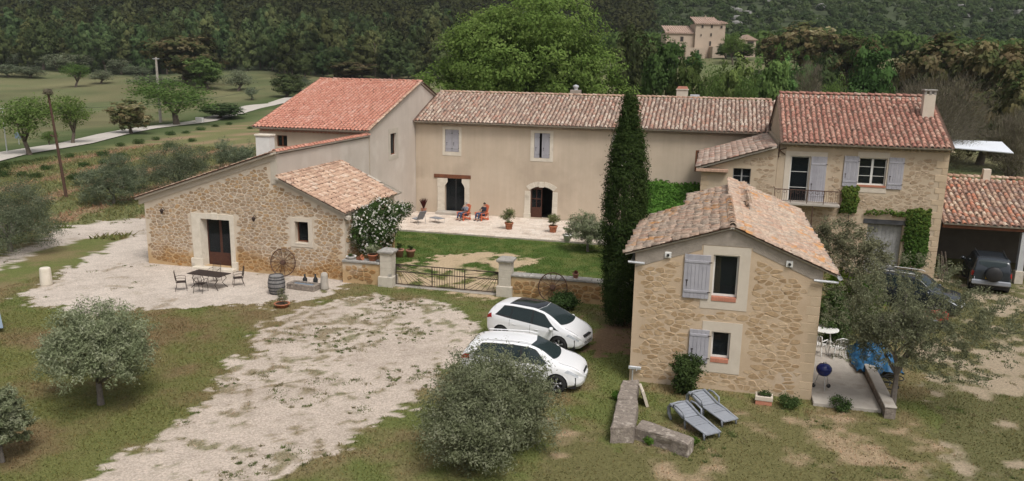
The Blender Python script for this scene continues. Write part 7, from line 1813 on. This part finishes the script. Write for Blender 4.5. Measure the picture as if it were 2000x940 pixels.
t = thing('red_machine', 'small red and grey wheeled machine half hidden behind the sparse tree', 'machine', (10.1, 38.4, 0), .5)
for (x, r_) in ((-.45, .24), (.5, .2)):
    for s in (-1, 1): MB().lathe([(r_*.5, -.06), (r_, -.05), (r_, .05), (r_*.5, .06)], (x, s*.35, r_), 18, 'Y').build('wheel', MT['tyre'], t)
MB().bbox(.1, .75, -.25, .25, .3, .72, .06).build('bonnet', MT['red_paint'], t); MB().bbox(-.7, .15, -.32, .32, .3, .42, .04).build('footplate', MT['grey_plastic'], t); MB().bbox(-.5, -.1, -.2, .2, .42, .58, .05).build('seat', MT['red_paint'], t); MB().bbox(-.58, -.48, -.2, .2, .55, .85, .04).build('seat_back', MT['red_paint'], t); MB().tube([(.15, 0, .7), (.0, 0, .9)], .02, 5).build('steering_column', MT['black_plastic'], t); MB().ring((-.02, 0, .92), .14, .014, 'Z', 16, 5).build('steering_wheel', MT['black_plastic'], t)
p = G(1243, 740); t = thing('water_tap', 'pale metal pipes with taps at the left corner of the cottage', 'tap', (-2.2, 27.9, 0)); MB().tube([(-.1, 0, 0), (-.1, 0, .55)], .025, 6).build('riser', MT['zinc'], t); MB().bbox(-.25, .2, -.06, .02, .5, .62, .02).build('manifold', MT['zinc'], t); MB().tube([(.05, -.06, .56), (.05, -.16, .56), (.05, -.18, .5)], .018, 6).build('spout', MT['steel'], t)
# --- solar panel, awning, poles, lines
t = thing('solar_panel', 'grey blue solar panel tilted on the grass at the left edge', 'solar panel', (-29.25, 25.3, 0)); mb = MB(); mb.M = Matrix.Rotation(.9, 4, 'Z') @ Matrix.Translation((0, 0, .55)) @ Matrix.Rotation(.5, 4, 'X'); mb.bbox(-1.6, .95, -.7, .7, -.02, .02, .006); mb.build('panel', MT['panel'], t)
for x in (-1.2, .6):
    mb = MB(); mb.M = Matrix.Rotation(.9, 4, 'Z'); mb.tube([(x, .5, 0), (x, .5, .78)], .025, 5); mb.tube([(x, -.5, 0), (x, -.5, .3)], .025, 5); mb.build('leg', MT['zinc'], t)
t = thing('white_awning', 'white fabric awning behind the carport and stone house', 'awning', (23, 82, 0)); q = [G(1845, 287, 5.0), G(1980, 299, 5.0), G(1957, 277, 5.25), G(1845, 272, 5.25)]; mb = MB(); mb.add([a for a in q]+[a-Vector((0, 0, .04)) for a in q], [(0, 1, 2, 3), (7, 6, 5, 4), (0, 4, 5, 1), (1, 5, 6, 2), (2, 6, 7, 3), (3, 7, 4, 0)]); mb.build('cloth', MT['awning'], t, world=True)
for a in (q[0], q[3]): MB().tube([(a.x*.999, a.y, 0), (a.x*.999, a.y, a.z-.05)], .05, 6).build('post', MT['zinc'], t, world=True)
MB().tube([q[0]-Vector((0, 0, .06)), q[1]-Vector((0, 0, .06)), q[2]-Vector((0, 0, .06)), q[3]-Vector((0, 0, .06))], .03, 5).build('frame', MT['zinc'], t, world=True)
loc = G(130, 386); t = thing('rusty_pole', 'rusty pole with a bird nest on top in the field', 'pole', loc); h = top_at(loc, 182); lean = (G(130, 386)-loc)
tx = -cam_rt*(15/pxm(loc)); MB().tube([(0, 0, -.2), (tx.x, tx.y, h)], [.13, .08], 8).build('post', MT['rust'], t); MB().tube([(tx.x*.6-.5, tx.y*.6, h*.6), (tx.x*.6+.1, tx.y*.6, h*.58)], .06, 6).build('bracket', MT['rust'], t)
link('nest', crown_mesh('nest', MT['twig'], [(tx.x, tx.y, h+.05, .3, .3, .2)], 40, 26, .08, .13, .1, 4), t)
loc = GT(314, 240); h = top_at(loc, 112); t = thing('concrete_pole', 'pale concrete power pole beside the wide green tree', 'pole', loc); MB().box(-.22, .22, -.18, .18, -.2, h, .08).build('post', MT['concrete'], t); MB().bbox(-.7, .7, -.06, .06, h-.35, h-.22, .01).build('crossarm', MT['zinc'], t)
top1 = loc+Vector((0, 0, h-.25)); loc2 = GT(733, 152); h2 = top_at(loc2, 84); t = thing('wooden_pole', 'thin wooden pole behind the red roof', 'pole', loc2); MB().tube([(0, 0, 0), (0, 0, h2)], [.16, .11], 7).build('post', MT['bark'], t); MB().tube([(-.5, 0, h2-.3), (.5, 0, h2-.3)], .04, 5).build('crossarm', MT['rust'], t)
loc3 = GT(14, 300); h3 = top_at(loc3, 212); t = thing('white_post', 'slim pale post by the lane at far left', 'pole', loc3); MB().tube([(0, 0, 0), (0, 0, h3)], [.07, .05], 7).build('post', MT['zinc'], t); MB().bbox(-.3, .3, -.05, .05, h3-.05, h3+.05, .01).build('lamp_head', MT['zinc'], t)
for (a, b, lab) in ((loc3+Vector((0, 0, h3)), GT(520, 232)+Vector((0, 0, 6)), 'thin cable crossing in front of the lane'), (top1, loc2+Vector((0, 0, h2-.3)), 'thin power line from concrete pole to wooden pole')):
    pts = [a.lerp(b, k/16)-Vector((0, 0, 1.2*math.sin(math.pi*k/16))) for k in range(17)]; props(MB().tube(pts, .03, 4).build('power_line', MT['wire']), lab, 'cable')
loc = GT(390, 240); props(MB().bbox(loc.x-.7, loc.x+.7, loc.y-.3, loc.y+.3, loc.z, loc.z+1.0, .05).build('roadside_cabinet', MT['white_paint']), 'small white cabinet beside the lane', 'cabinet')
loc = GT(37, 283); t = thing('lane_sign', 'small pale blue sign board beside the lane', 'sign', loc); MB().bbox(-.5, .5, -.03, .03, .8, 1.6, .01).build('board', MT['panel'], t); MB().tube([(0, .05, 0), (0, .05, 1.5)], .04, 6).build('post', MT['zinc'], t)

# ------------------------------------------------------------------ the air over the valley
mh, nt, out = nodes('haze_air')
pv = N(nt, 'ShaderNodeVolumePrincipled'); pv.inputs['Color'].default_value = (.82, .86, .90, 1); pv.inputs['Density'].default_value = .00013; pv.inputs['Anisotropy'].default_value = .2
nt.links.new(pv.outputs[0], out.inputs['Volume'])
props(MB().box(-800, 600, -90, 1040, -6, 112).build('haze', mh), 'thin pale haze over the whole valley', 'haze', kind='stuff')
